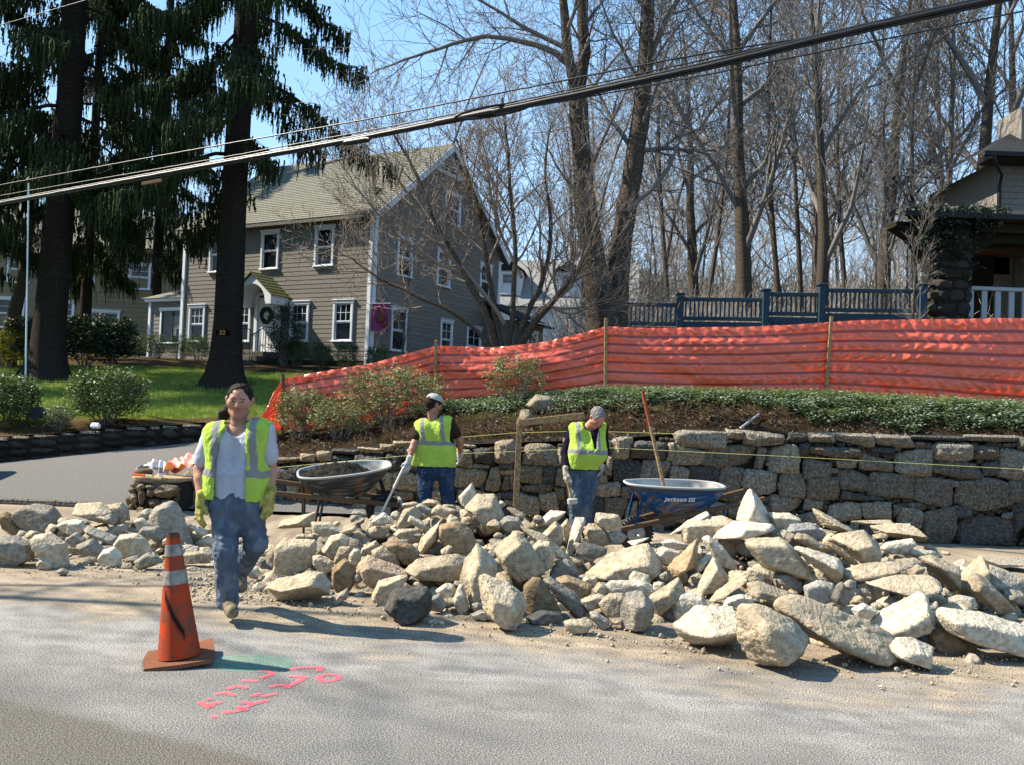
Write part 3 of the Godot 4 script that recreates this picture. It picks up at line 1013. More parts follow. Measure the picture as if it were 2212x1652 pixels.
func make_wall_end() -> void:
	var c := at(352, 1095, 12.45)
	c.y = 0.0
	var pil := thing("stone_pillar", "rounded fieldstone end of the wall beside the driveway with tools on top", "stone pillar", c)
	var b := mb()
	b.lathe(spot(c), [Vector2(0.40, -0.1), Vector2(0.39, 0.4), Vector2(0.0, 0.41)], 20)
	put("core", b, M.mortar, pil)
	var spots := [1240, 970, 82, 112, 1315, 945, 92, 152, 1390, 910, 84, 84, 1540, 890, 235, 135, 1430, 1000, 135, 95, 1310, 1085, 155, 135, 1222, 885, 72, 70, 1310, 845, 110, 64, 1395, 850, 90, 50, 1215, 1060, 70, 110, 1420, 1090, 120, 110, 1540, 1010, 150, 110, 1640, 940, 70, 150]
	for i in range(0, spots.size(), 4):
		var px: float = spots[i] / 3.6717 * 0.8534
		var py: float = (1000.0 + spots[i + 1] / 3.6717) * 0.8534
		var q := at(px, py, 12.1)
		var dx := clampf(q.x - c.x, -0.4, 0.4)
		var d := -c.z - sqrt(0.43 * 0.43 - dx * dx)
		q = at(px, py, d)
		var s := Vector2(spots[i + 2], spots[i + 3]) * (0.8534 / 3.6717 * d / F)
		var o := put("stone", stone(outline(s.x * 1.06, s.y * 1.08, 900 + i), 0.26, 70 + i, {"k": 9, "tint": Color(0.31, 0.26, 0.19) * rf(0.7, 1.15), "up": 40.0, "down": 40.0, "side": 40.0, "lump": 0.06}), M.wall_stone, pil, true)
		o.position = q - c
		o.rotation.y = clampf(dx * 1.6, -0.7, 0.7)
	for k in 9:                                          # the side along the drive
		var a := PI * (0.95 + 0.1 * k)
		var o := put("stone", stone(outline(0.24, 0.2, 300 + k), 0.24, 400 + k, {"k": 6, "tint": Color(0.3, 0.26, 0.2) * rf(0.7, 1.1)}), M.wall_stone, pil, true)
		o.position = Vector3(cos(a) * 0.4, 0.12 + 0.18 * (k % 2), sin(a) * 0.4)
		o.rotation.y = PI * 0.5 - a
	var cap := outline(1.0, 0.72, 55)
	var t := Transform3D(Basis(Vector3.RIGHT, -PI / 2), Vector3(0, 0.43, 0))
	var slab := put("capstone", stone(cap, 0.09, 56, {"k": 8, "tint": Color(0.46, 0.36, 0.25), "face": 0.5, "up": 10.0, "down": 10.0, "side": 10.0, "flat": true, "tilt": Vector2(0.02, 0.02), "lump": 0.02}), M.stone, pil, true)
	slab.transform = t

# ---------------------------------------------------------------- houses
# walls are built in a frame of their own: x along the wall, y up, z out of it
func window(parent: Node3D, t: Transform3D, w: float, h: float, panes := 0, shade := 0.0) -> void:      # t at the middle of its sill, on the wall's face
	var win := Node3D.new()
	win.name = "window"
	parent.add_child(win, true)
	win.transform = parent.transform.affine_inverse() * t if parent.get_parent() == self else t
	var c := 0.09
	var b := mb()
	for s in [-1.0, 1.0]:
		b.box(spot(Vector3(s * (w * 0.5 + c * 0.5), h * 0.5, 0.03)), Vector3(c, h, 0.06), 0.008)
	b.box(spot(Vector3(0, h + 0.055, 0.036)), Vector3(w + c * 2.0 + 0.06, 0.11, 0.072), 0.01)
	b.box(spot(Vector3(0, h + 0.125, 0.05)), Vector3(w + c * 2.0 + 0.14, 0.03, 0.1), 0.008)
	b.box(spot(Vector3(0, -0.03, 0.045)), Vector3(w + c * 2.0 + 0.08, 0.06, 0.09), 0.01)
	put("frame", b, M.trim, win, true)
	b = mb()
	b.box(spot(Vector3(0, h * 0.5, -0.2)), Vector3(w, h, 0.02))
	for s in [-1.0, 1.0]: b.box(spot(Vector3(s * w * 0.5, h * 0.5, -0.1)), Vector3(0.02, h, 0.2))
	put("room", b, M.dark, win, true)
	for k in 2:
		var y0: float = h * 0.5 * k
		b = mb()
		var z := 0.012 - 0.03 * (1 - k)
		for s in [-1.0, 1.0]:
			b.box(spot(Vector3(s * (w * 0.5 - 0.022), y0 + h * 0.25, z)), Vector3(0.044, h * 0.5, 0.03), 0.004)
			b.box(spot(Vector3(0, y0 + h * 0.25 + s * (h * 0.25 - 0.022), z)), Vector3(w - 0.09, 0.044, 0.029), 0.004)
		if panes and k == 1:
			for m in range(1, panes): b.box(spot(Vector3(-w * 0.5 + w * m / panes, y0 + h * 0.25, z)), Vector3(0.018, h * 0.5 - 0.09, 0.02))
			b.box(spot(Vector3(0, y0 + h * 0.25, z)), Vector3(w - 0.09, 0.018, 0.021))
		put("sash", b, M.trim, win, true)
		b = mb()
		b.box(spot(Vector3(0, y0 + h * 0.25, z - 0.006)), Vector3(w - 0.08, h * 0.5 - 0.08, 0.006))
		put("pane", b, M.glass, win, true)
	if shade > 0.0:
		b = mb()
		b.box(spot(Vector3(0, h * (1.0 - shade * 0.5), -0.06)), Vector3(w - 0.04, h * shade, 0.01))
		put("blind", b, M.room, win, true)

func boards(parent: Node3D, t: Transform3D, x0: float, x1: float, y0: float, y1: float, step: float, m: Material, rise := 0.0, mid := 0.0, holes := []) -> void:
	# overlapping courses; with rise > 0 the wall narrows above y0 by 1/rise a side (a gable) round x = mid
	var y := y0
	while y < y1 - 0.01:
		var a := x0
		var e := x1
		if rise > 0.0:
			a = maxf(x0, mid - (y1 - y) / rise)
			e = minf(x1, mid + (y1 - y) / rise)
		var h := minf(step, y1 - y)
		var b := mb(Color.WHITE * rf(0.88, 1.08))
		var runs := [[a, e]]
		for o in holes:                                  # window openings [x0, x1, y0, y1]
			if y + h * 0.5 > o[2] and y + h * 0.5 < o[3]:
				var next := []
				for r in runs:
					if o[1] < r[0] or o[0] > r[1]: next.append(r)
					else:
						if o[0] > r[0]: next.append([r[0], o[0]])
						if o[1] < r[1]: next.append([o[1], r[1]])
				runs = next
		for r in runs:
			b = mb(Color.WHITE * rf(0.9, 1.06))
			var p := [Vector3(r[0], y, 0.013), Vector3(r[1], y, 0.013), Vector3(r[1], y + h + 0.012, 0.002), Vector3(r[0], y + h + 0.012, 0.002), Vector3(r[0], y, -0.02), Vector3(r[1], y, -0.02)]
			b.quad(t * p[0], t * p[1], t * p[2], t * p[3])
			b.quad(t * p[4], t * p[5], t * p[1], t * p[0])
			put("siding_course", b, m, parent, true)
		y += step

func make_house() -> void:
	var c := at(795, 795, 31.0)
	var along := Vector3(0.88, 0, 0.475).normalized()    # along the front, to the corner
	var out := Vector3(-along.z, 0, along.x)             # out of the front
	var hs := thing("tan_house", "two storey tan clapboard house with white trim and arched front entry", "house", c)
	hs.basis = Basis(along, Vector3.UP, out)
	var L := 9.7
	var H := 5.62
	var D := 9.3
	var front := Transform3D()
	var side := Transform3D(Basis(Vector3(0, 0, -1), Vector3.UP, Vector3(1, 0, 0)), Vector3.ZERO)
	var holes := []
	var wins := []
	for w in [[-2.25, 3.78, 0], [-4.95, 3.78, 0], [-7.75, 3.78, 0], [-1.22, 0.98, 3], [-3.3, 0.98, 3], [-6.25, 0.98, 3], [-8.75, 0.98, 3]]:
		wins.append([w[0], w[1], 0.74, 1.36, w[2]])
		holes.append([w[0] - 0.37, w[0] + 0.37, w[1], w[1] + 1.36])
	holes.append([-5.45, -4.35, 0.5, 2.75])
	boards(hs, front, -L, 0, 0.25, H - 0.25, 0.168, M.siding, 0.0, 0.0, holes)
	for w in wins:
		window(hs, hs.transform * Transform3D(Basis(), Vector3(w[0], w[1], 0.01)), w[2], w[3], w[4], 0.45 if w[0] == -4.95 and w[1] > 3.0 else 0.0)
	var sholes := []
	var swins := []
	for w in [[1.7, 0.75, 0.8, 1.5], [5.0, 0.75, 0.72, 1.4], [7.2, 0.6, 1.0, 1.5], [1.9, 3.6, 0.8, 1.35], [4.6, 3.6, 0.8, 1.35], [8.0, 3.6, 0.8, 1.35], [5.1, 6.25, 1.0, 1.15]]:
		swins.append(w)
		sholes.append([w[0] - w[2] * 0.5, w[0] + w[2] * 0.5, w[1], w[1] + w[3]])
	var rise := 3.65 / (D * 0.5)
	boards(hs, side, 0.0, D, 0.25, H - 0.03, 0.168, M.siding, 0.0, 0.0, sholes)
	boards(hs, side, 0.0, D, H, H + 3.6, 0.168, M.siding, rise, D * 0.5, sholes)
	for w in swins:
		window(hs, hs.transform * side * Transform3D(Basis(), Vector3(w[0], w[1], 0.01)), w[2], w[3], 2)
	var b := mb()
	b.box(spot(Vector3(-L * 0.5, 0.1, -0.05)), Vector3(L - 0.02, 0.6, 0.1))
	b.box(Transform3D(Basis(), Vector3(-0.05, 0.1, -D * 0.5)), Vector3(0.1, 0.6, D - 0.02))
	put("foundation", b, M.mortar, hs, true)
	b = mb()                                             # inner shell, so that no light leaks through
	b.box(spot(Vector3(-L * 0.5, H * 0.5, -D + 0.1)), Vector3(L, H, 0.1))
	b.box(spot(Vector3(-L + 0.05, H * 0.5, -D * 0.5)), Vector3(0.1, H, D - 0.3))
	b.box(spot(Vector3(-L * 0.5, H * 0.5 + 0.2, -0.75)), Vector3(L - 0.4, H, 0.1))
	b.box(spot(Vector3(-0.75, H * 0.5 + 0.2, -D * 0.5)), Vector3(0.1, H + 2.0, D - 1.8))
	put("inner_wall", b, M.dark, hs, true)
	b = mb()
	b.box(spot(Vector3(-L + 0.07, H * 0.5 - 0.1, 0.035)), Vector3(0.16, H - 0.3, 0.07), 0.01)
	put("corner_board", b, M.trim, hs, true)
	b = mb()
	b.box(spot(Vector3(-0.07, H * 0.5 - 0.1, 0.035)), Vector3(0.16, H - 0.3, 0.07), 0.01)
	b.box(spot(Vector3(0.035, H * 0.5 - 0.1, -0.09)), Vector3(0.07, H - 0.3, 0.17), 0.01)
	put("corner_board", b, M.trim, hs, true)
	b = mb()
	b.box(spot(Vector3(0.035, H * 0.5 - 0.1, -D + 0.09)), Vector3(0.07, H - 0.3, 0.17), 0.01)
	put("corner_board", b, M.trim, hs, true)
	b = mb()
	b.box(spot(Vector3(-L * 0.5, H - 0.14, 0.03)), Vector3(L, 0.22, 0.06), 0.01)
	put("frieze_board", b, M.siding, hs, true)
	# roof: two slopes with thickness, and the pale rake boards of the gable
	var rt := H + 3.65
	var e := 0.32
	for s in 2:
		b = mb()
		var z0 := e if s == 0 else -D - e
		var y0 := H - e * rise
		var zr := -D * 0.5
		var a := Vector3(-L - 0.2, y0, z0); var q := Vector3(0.3, y0, z0); var r1 := Vector3(0.3, rt, zr); var r2 := Vector3(-L - 0.2, rt, zr)
		var th := Vector3(0, 0.14, 0)
		if s == 1:
			var sw := a; a = q; q = sw
			sw = r1; r1 = r2; r2 = sw
		b.quad(a + th, q + th, r1 + th, r2 + th)
		b.quad(q, a, r2, r1)
		b.quad(a, q, q + th, a + th)
		b.quad(q, r1, r1 + th, q + th)
		b.quad(r2, a, a + th, r2 + th)
		var slope := put("roof", b, M.roof, hs, true)
		b = mb()
		var dir := (r1 - q) if s == 0 else (r2 - a)
		var st := q if s == 0 else a
		var x := Vector3(0.02, 0, 0)
		b.beam(st + x - Vector3(0, 0.02, 0), st + dir + x - Vector3(0, 0.02, 0), 0.05, 0.24, 0.006)
		put("rake_board", b, M.trim, hs, true)
		if s == 0:                                       # courses of shingles, each a step of the slope
			var nrm := (q - a).cross(r1 - q).normalized()
			for k in 34:
				var u := k / 34.0
				b = mb(Color.WHITE * rf(0.93, 1.05))
				var p0 := a.lerp(r2, u) + th + nrm * 0.022
				var p1 := q.lerp(r1, u) + th + nrm * 0.022
				var p2 := q.lerp(r1, u + 1.02 / 34.0) + th + nrm * 0.004
				var p3 := a.lerp(r2, u + 1.02 / 34.0) + th + nrm * 0.004
				b.quad(p0, p1, p2, p3)
				b.quad(p0 - nrm * 0.02, p1 - nrm * 0.02, p1, p0)
				put("shingle_course", b, M.roof, slope, true)
	b = mb()
	var gy := rt - 1.15
	var hw := 1.15 / rise
	b.prism(PackedVector2Array([Vector2(D * 0.5 - hw, gy), Vector2(D * 0.5 + hw, gy), Vector2(D * 0.5, rt - 0.04)]), side * spot(Vector3(0, 0, 0.05)), 0.04)
	put("gable_panel", b, M.trim, hs, true)
	for k in 5:
		b = mb()
		var y := gy + 0.2 + k * 0.13
		var w := (rt - 0.28 - y) / rise * 0.62
		b.box(side * Transform3D(Basis(Vector3.RIGHT, 0.5), Vector3(D * 0.5, y, 0.07)), Vector3(w * 2.0, 0.07, 0.02))
		put("vent_slat", b, M.room, hs, true)
	# front entry: panelled door, wreath, steps, rails, hood with an arched underside
	var ent := Node3D.new()
	ent.name = "entry"
	hs.add_child(ent, true)
	ent.position = Vector3(-4.9, 0.0, 0.0)
	b = mb()
	b.box(spot(Vector3(0, 1.6, 0.02)), Vector3(0.92, 2.1, 0.05), 0.01)
	for k in 4: b.box(spot(Vector3(-0.21 + 0.42 * (k % 2), 1.15 + 0.9 * (k / 2), 0.05)), Vector3(0.3, 0.66, 0.02), 0.01)
	put("door", b, M.white, ent, true)
	b = mb()
	for s in [-1.0, 1.0]: b.box(spot(Vector3(s * 0.56, 1.65, 0.05)), Vector3(0.18, 2.25, 0.12), 0.015)
	b.box(spot(Vector3(0, 2.78, 0.05)), Vector3(1.3, 0.12, 0.12), 0.01)
	put("door_frame", b, M.trim, ent, true)
	b = mb(Color(0.02, 0.035, 0.018))
	b.ring(Transform3D(Basis(Vector3.RIGHT, PI / 2), Vector3(0, 1.95, 0.11)), 0.26, 0.085, 22, 7)
	for i in b.v.size(): b.v[i] += Vector3(rf(-0.03, 0.03), rf(-0.03, 0.03), rf(-0.02, 0.02))
	put("wreath", b, M.leaf, ent, true)
	b = mb(Color(0.2, 0.2, 0.19))
	for k in 3: b.box(spot(Vector3(0.05, 0.44 - 0.18 * k - 0.4, 0.55 + 0.3 * k)), Vector3(1.7, 0.9, 1.1 + 0.02 * k), 0.02)
	put("step", b, M.wall_stone, ent, true)
	for s in [-1.0, 1.0]:
		b = mb()
		var p0 := Vector3(s * 0.78, 1.42, 0.15); var p1 := Vector3(s * 0.78, 1.42, 0.95); var p2 := Vector3(s * 0.78, 1.0, 1.65)
		b.tube(PackedVector3Array([p0, p1, p2]), PackedFloat32Array([0.02, 0.02, 0.02]), 6)
		b.rod(p0 - Vector3(0, 0.75, 0), p1 - Vector3(0, 0.75, 0), 0.012, 5)
		for k in 12:
			var u := k / 11.0
			var q := p0.lerp(p1, u * 2.0) if u < 0.5 else p1.lerp(p2, u * 2.0 - 1.0)
			b.rod(q, q - Vector3(0, 0.9, 0), 0.012, 5)
		put("railing", b, M.iron, ent, true)
	var hood := PackedVector2Array([Vector2(-1.0, 2.62), Vector2(-1.0, 2.28), Vector2(-0.76, 2.28)])
	for k in 13: hood.append(Vector2(-0.7 * cos(PI * k / 12.0), 2.4 + 0.66 * sin(PI * k / 12.0)))
	hood.append_array(PackedVector2Array([Vector2(0.76, 2.28), Vector2(1.0, 2.28), Vector2(1.0, 2.62), Vector2(0.0, 3.42)]))
	b = mb()
	b.prism(hood, spot(Vector3(0, 0, 0.95)), 0.93)
	var hd := put("entry_hood", b, M.trim, ent, true)
	for s in [-1.0, 1.0]:
		for k in 7:
			var u := k / 7.0
			b = mb(Color(0.75, 0.8, 0.3).lerp(Color(1.0, 0.95, 0.7), rng.randf()) * 0.8)
			var a := Vector3(s * 1.12, 2.56, 0).lerp(Vector3(0, 3.45, 0), u)
			var q := Vector3(s * 1.12, 2.56, 0).lerp(Vector3(0, 3.45, 0), u + 0.16)
			b.beam(a + Vector3(0, 0.045, 0.5), q + Vector3(0, 0.025, 0.5), 1.06, 0.025)
			put("shingle_course", b, M.roof, hd, true)
	# the lower wing at the far end
	var W := 2.55
	b = mb()
	var wt := Transform3D(Basis(), Vector3(-L, 0, -0.5))
	boards(hs, wt, -W, -0.03, 0.25, 2.7, 0.168, M.siding, 0.0, 0.0, [[-1.72, -0.42, 0.98, 2.32]])
	b.box(spot(Vector3(-L - W + 0.07, 1.45, -0.47)), Vector3(0.15, 2.5, 0.07), 0.01)
	b.box(spot(Vector3(-L - W * 0.5, 2.78, -0.42)), Vector3(W + 0.3, 0.14, 0.2), 0.01)
	put("corner_board", b, M.trim, hs, true)
	b = mb()
	b.box(spot(Vector3(-L - W * 0.5, 0.1, -0.55)), Vector3(W, 0.5, 0.1))
	put("foundation", b, M.mortar, hs, true)
	b = mb()
	b.quad(Vector3(-L - W - 0.3, 2.85, -0.25), Vector3(-L + 0.02, 2.85, -0.25), Vector3(-L + 0.02, 4.1, -3.5), Vector3(-L - W + 1.3, 4.1, -3.5))
	b.tri(Vector3(-L - W - 0.3, 2.85, -6.5), Vector3(-L - W - 0.3, 2.85, -0.25), Vector3(-L - W + 1.3, 4.1, -3.5))
	b.quad(Vector3(-L - W, 0.2, -6.4), Vector3(-L - W, 0.2, -0.5), Vector3(-L - W, 2.8, -0.5), Vector3(-L - W, 2.8, -6.4))
	put("wing_roof", b, M.roof, hs, true)
	b = mb()
	b.box(spot(Vector3(-L - 1.07, 1.65, -1.6)), Vector3(1.3, 1.35, 0.02))
	put("wing_room", b, M.room, hs, true)
	var pw := Node3D.new()
	pw.name = "wide_window"
	hs.add_child(pw, true)
	pw.position = Vector3(-L - 1.07, 0.98, -0.5)
	b = mb()
	for s in [-1.0, 1.0]: b.box(spot(Vector3(s * 0.7, 0.67, 0.03)), Vector3(0.1, 1.34, 0.06), 0.008)
	b.box(spot(Vector3(0, 1.41, 0.035)), Vector3(1.62, 0.14, 0.07), 0.008)
	b.box(spot(Vector3(0, -0.03, 0.045)), Vector3(1.62, 0.06, 0.09), 0.008)
	put("frame", b, M.trim, pw, true)
	b = mb()
	b.box(spot(Vector3(0, 0.67, 0.01)), Vector3(0.05, 1.34, 0.04))
	b.box(spot(Vector3(0, 0.02, 0.01)), Vector3(1.3, 0.04, 0.035))
	b.box(spot(Vector3(0, 0.8, 0.03)), Vector3(0.22, 0.07, 0.02))
	put("sash", b, M.iron, pw, true)
	b = mb()
	b.box(spot(Vector3(0, 0.67, 0)), Vector3(1.3, 1.34, 0.006))
	put("pane", b, M.glass, pw, true)
	b = mb(Color(0.9, 0.88, 0.84))
	b.box(spot(Vector3(-0.08, 0.72, -0.14)), Vector3(0.3, 0.85, 0.01))
	b.box(spot(Vector3(0.25, 0.85, -0.12)), Vector3(0.34, 0.55, 0.01))
	put("curtain", b, M.white, pw, true)
	# side porch by the far end of the gable wall
	b = mb()
	b.box(side * spot(Vector3(9.4, 1.3, 0.85)), Vector3(2.2, 2.6, 1.7))
	put("side_porch", b, M.siding, hs, true)
	b = mb()
	b.box(side * Transform3D(Basis(Vector3.RIGHT, 0.42), Vector3(9.3, 2.95, 1.0)), Vector3(3.0, 0.1, 2.5))
	put("porch_roof", b, M.slate, hs, true)
	b = mb()
	b.box(side * spot(Vector3(9.3, 2.5, 1.95)), Vector3(2.9, 0.16, 0.16))
	put("porch_trim", b, M.trim, hs, true)
	window(hs, hs.transform * side * Transform3D(Basis(), Vector3(9.4, 0.7, 1.71)), 0.8, 1.4, 2)
	# the pink flag hung at the corner of the house
	var fc := hs.transform * Vector3(0.1, 2.25, 0.2)
	var fl := thing("pink_flag", "pink garden flag hanging from the white corner of the tan house", "flag", fc)
	b = mb(Color(0.34, 0.07, 0.17))
	var pts := PackedVector3Array()
	for j in 9:
		for i in 8:
			var u := i / 7.0
			pts.append(fc + Vector3(0.08 + u * 0.62, -0.95 + j / 8.0 * 0.98, 0.05 * sin(u * 7.0 + j * 0.4)))
	b.grid(pts, 8, 9)
	put("cloth", b, M.cloth, fl)
	b = mb()
	b.rod(fc + Vector3(0, 0.03, 0), fc + Vector3(0.75, 0.06, 0.02), 0.012, 6)
	put("pole", b, M.trim, fl)
	b = mb(Color(0.2, 0.09, 0.06))
	b.lathe(Transform3D(Basis(Vector3.RIGHT, PI / 2), fc + Vector3(0.42, -0.45, 0.06)), [Vector2(0.0, 0.012), Vector2(0.16, 0.01), Vector2(0.17, 0.0)], 14)
	b.lathe(Transform3D(Basis(Vector3.RIGHT, PI / 2), fc + Vector3(0.6, -0.72, 0.06)), [Vector2(0.0, 0.012), Vector2(0.07, 0.01), Vector2(0.08, 0.0)], 10)
	put("emblem", b, M.cloth, fl)

func plain_house(called: String, label: String, base: Vector3, turn: float, size: Vector3, roof_h: float, wall_m: Material, wins: Array, gable_front := false, roof_m: Material = null) -> Node3D:
	var hs := thing(called, label, "house", base)
	hs.rotation.y = turn
	var b := mb()
	var w := size.x; var h := size.y; var d := size.z
	b.box(spot(Vector3(0, h * 0.5, -d * 0.5)), Vector3(w, h, d))
	put("wall", b, wall_m, hs, true)
	var y := 0.2
	while y < h - 0.1:                                   # clapboards on the front
		b = mb(Color.WHITE * rf(0.9, 1.05))
		b.quad(Vector3(-w * 0.5, y, 0.026), Vector3(w * 0.5, y, 0.026), Vector3(w * 0.5, y + 0.24, 0.006), Vector3(-w * 0.5, y + 0.24, 0.006))
		b.quad(Vector3(-w * 0.5, y, 0.004), Vector3(w * 0.5, y, 0.004), Vector3(w * 0.5, y, 0.026), Vector3(-w * 0.5, y, 0.026))
		put("siding_course", b, wall_m, hs, true)
		y += 0.24
	b = mb()
	var e := 0.35
	if gable_front:
		b.prism(PackedVector2Array([Vector2(-w * 0.5, h), Vector2(w * 0.5, h), Vector2(0, h + roof_h)]), spot(Vector3.ZERO), d)
		put("gable", b, wall_m, hs, true)
		b = mb()
		for s in [-1.0, 1.0]:
			b.beam(Vector3(s * (w * 0.5 + e), h - 0.1, -d * 0.5 + e * 0.5), Vector3(0, h + roof_h + 0.12, -d * 0.5 + e * 0.5), d + e, 0.16)
	else:
		b.prism(PackedVector2Array([Vector2(-e, h - 0.05), Vector2(d + e, h - 0.05), Vector2(d * 0.5, h + roof_h)]), Transform3D(Basis(Vector3(0, 0, -1), Vector3.UP, Vector3(1, 0, 0)), Vector3(w * 0.5 + e, 0, 0)), w + e * 2.0)
	put("roof", b, roof_m if roof_m else M.roof, hs, true)
	for q in wins:
		window(hs, hs.transform * Transform3D(Basis(), Vector3(q[0], q[1], 0.03)), q[2], q[3], 2)
	return hs

func make_far_houses() -> void:
	plain_house("yellow_house", "pale yellow clapboard house seen between the spruce trunks", at(150, 748, 44.0), 0.15, Vector3(9.0, 5.2, 8.0), 2.6, M.siding_far, [[-2.9, 0.8, 1.2, 1.4], [-0.4, 0.8, 0.9, 1.4], [1.6, 0.8, 1.3, 1.0], [-2.6, 3.1, 0.9, 1.3], [0.4, 3.3, 1.1, 0.9], [3.2, 3.1, 0.9, 1.2]])
	# the garage with two dormers behind the many-stemmed tree
	var g := plain_house("garage", "white garage with a shingled roof and two dormers behind the bare shrub", at(1190, 762, 47.0), -0.12, Vector3(8.6, 2.5, 7.0), 3.1, M.trim, [], false, M.grey_roof)
	for k in 2:
		var x := -2.5 + 3.3 * k
		var b := mb()
		b.box(spot(Vector3(x, 3.75, -1.2)), Vector3(1.35, 1.6, 1.5))
		put("dormer", b, M.trim, g, true)
		b = mb()
		b.prism(PackedVector2Array([Vector2(-0.85, 4.5), Vector2(0.85, 4.5), Vector2(0, 5.1)]), spot(Vector3(x, 0, -0.3)), 3.0)
		put("dormer_roof", b, M.slate, g, true)
		window(g, g.transform * spot(Vector3(x, 3.2, -0.44)), 0.75, 1.1, 2)
	for k in 2:
		var b := mb()
		for r in 4: b.box(spot(Vector3(-1.9 + 3.8 * k, 0.3 + 0.52 * r, 0.05)), Vector3(2.6, 0.5, 0.05), 0.02)
		put("garage_door", b, M.white, g, true)
	plain_house("cream_house", "cream house half hidden by brush beyond the twin trunked tree", at(1350, 705, 60.0), 0.3, Vector3(6.0, 3.2, 8.0), 1.6, M.siding_far, [])

func make_right_house() -> void:
	var hs := thing("stone_porch_house", "dark shaded house with a stone porch pillar and white balusters", "house", at(2040, 692, 20.0))
	var fl := at(2040, 692, 20.0).y                      # porch floor
	# floor and base
	var b := mb()
	var x0 := at(2010, 690, 20.0).x
	b.box(spot(Vector3(x0 + 6.0, fl - 0.75, -22.0)), Vector3(12.0, 1.4, 4.4))
	put("porch_base", b, M.wall_stone, hs)
	b = mb()
	b.box(spot(Vector3(x0 + 6.0, fl - 0.02, -21.98)), Vector3(12.2, 0.06, 4.6))
	put("porch_floor", b, M.old_wood, hs)
	# pillars of rough stones with an arched shoulder under the eave
	for k in 2:
		var px := x0 + 0.42 + 2.6 * k
		var pz := -20.15 - 3.7 * k
		b = mb()
		b.box(spot(Vector3(px, fl + 0.9, pz)), Vector3(0.72, 2.9, 0.72))
		put("pillar", b, M.mortar, hs)
		if k == 1: continue
		var y := fl - 0.55
		var row := 0
		while y < fl + 2.35:
			var h := rf(0.2, 0.34)
			var x := -0.4
			while x < 0.38:
				var w := minf(rf(0.3, 0.5), 0.42 - x)
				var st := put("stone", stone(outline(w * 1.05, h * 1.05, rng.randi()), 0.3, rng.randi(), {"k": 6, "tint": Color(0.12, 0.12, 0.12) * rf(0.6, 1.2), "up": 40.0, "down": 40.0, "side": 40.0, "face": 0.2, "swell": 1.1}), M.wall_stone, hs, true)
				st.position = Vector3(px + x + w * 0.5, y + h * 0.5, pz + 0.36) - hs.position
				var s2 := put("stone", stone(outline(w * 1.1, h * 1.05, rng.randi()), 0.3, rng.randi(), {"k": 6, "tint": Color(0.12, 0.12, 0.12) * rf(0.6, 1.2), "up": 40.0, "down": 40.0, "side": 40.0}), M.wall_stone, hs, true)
				s2.position = Vector3(px - 0.36, y + h * 0.5, pz - x - w * 0.5) - hs.position
				s2.rotation.y = -PI / 2
				x += w
			y += h
			row += 1
	# eave of the porch roof, its arch and the ceiling
	var ey := at(2100, 460, 19.2).y - 0.1
	b = mb()
	var arch := PackedVector2Array([Vector2(-0.9, ey), Vector2(-0.9, ey - 0.1), Vector2(-0.5, ey - 0.35), Vector2(-0.2, ey - 0.75), Vector2(0.0, ey - 1.1), Vector2(0.75, ey - 1.1), Vector2(0.8, ey - 0.85), Vector2(1.0, ey - 0.6), Vector2(1.35, ey - 0.42), Vector2(12.0, ey - 0.36), Vector2(12.0, ey)])
	b.prism(arch, spot(Vector3(x0, 0, -19.85)), 0.5)
	put("arch_beam", b, M.mortar, hs)
	b = mb()
	b.quad(Vector3(x0 + 1.7, ey + 0.02, -23.6), Vector3(x0 + 13.0, ey + 0.02, -23.6), Vector3(x0 + 13.0, ey + 0.02, -19.25), Vector3(x0 - 0.9, ey + 0.02, -19.25))
	b.quad(Vector3(x0 - 0.9, ey + 0.06, -19.25), Vector3(x0 + 13.0, ey + 0.06, -19.25), Vector3(x0 + 13.0, ey + 0.06, -23.6), Vector3(x0 + 1.7, ey + 0.06, -23.6))
	put("porch_ceiling", b, M.old_wood, hs)
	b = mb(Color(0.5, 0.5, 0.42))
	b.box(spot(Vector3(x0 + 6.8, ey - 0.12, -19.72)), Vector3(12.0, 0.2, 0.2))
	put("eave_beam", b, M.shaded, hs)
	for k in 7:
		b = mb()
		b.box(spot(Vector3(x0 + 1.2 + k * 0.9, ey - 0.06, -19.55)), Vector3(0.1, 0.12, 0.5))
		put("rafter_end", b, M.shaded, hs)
	b = mb()
	var p := PackedVector3Array([Vector3(x0 - 1.05, ey + 0.1, -19.2), Vector3(x0 + 13.0, ey + 0.1, -19.2), Vector3(x0 + 13.0, ey + 1.0, -22.4), Vector3(x0 + 2.4, ey + 1.0, -22.4), Vector3(x0 + 1.7, ey + 0.1, -23.6), Vector3(x0 + 13.0, ey + 0.1, -23.6)])
	b.quad(p[0], p[1], p[2], p[3])
	b.tri(p[4], p[0], p[3])
	b.quad(p[5], p[4], p[3], p[2])
	b.box(spot(Vector3(x0 + 6.0, ey + 0.04, -19.22)), Vector3(14.0, 0.12, 0.1))
	put("porch_roof", b, M.slate, hs)
	# house wall behind the porch with a window through to the garden
	b = mb()
	b.box(spot(Vector3(x0 + 3.6, fl + 2.2, -24.1)), Vector3(1.0, 0.75, 0.2))
	b.box(spot(Vector3(x0 + 7.2, fl + 1.25, -24.1)), Vector3(8.0, 2.6, 0.2))
	put("house_wall", b, M.siding, hs)
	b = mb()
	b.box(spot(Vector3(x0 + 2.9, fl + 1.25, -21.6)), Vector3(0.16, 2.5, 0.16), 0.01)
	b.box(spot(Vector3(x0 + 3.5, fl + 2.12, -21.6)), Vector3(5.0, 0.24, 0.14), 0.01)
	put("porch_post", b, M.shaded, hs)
	# white railing
	b = mb(grey(0.5))
	b.box(spot(Vector3(x0 + 2.35, fl + 0.78, -20.1)), Vector3(3.2, 0.09, 0.12), 0.01)
	put("rail", b, M.trim, hs)
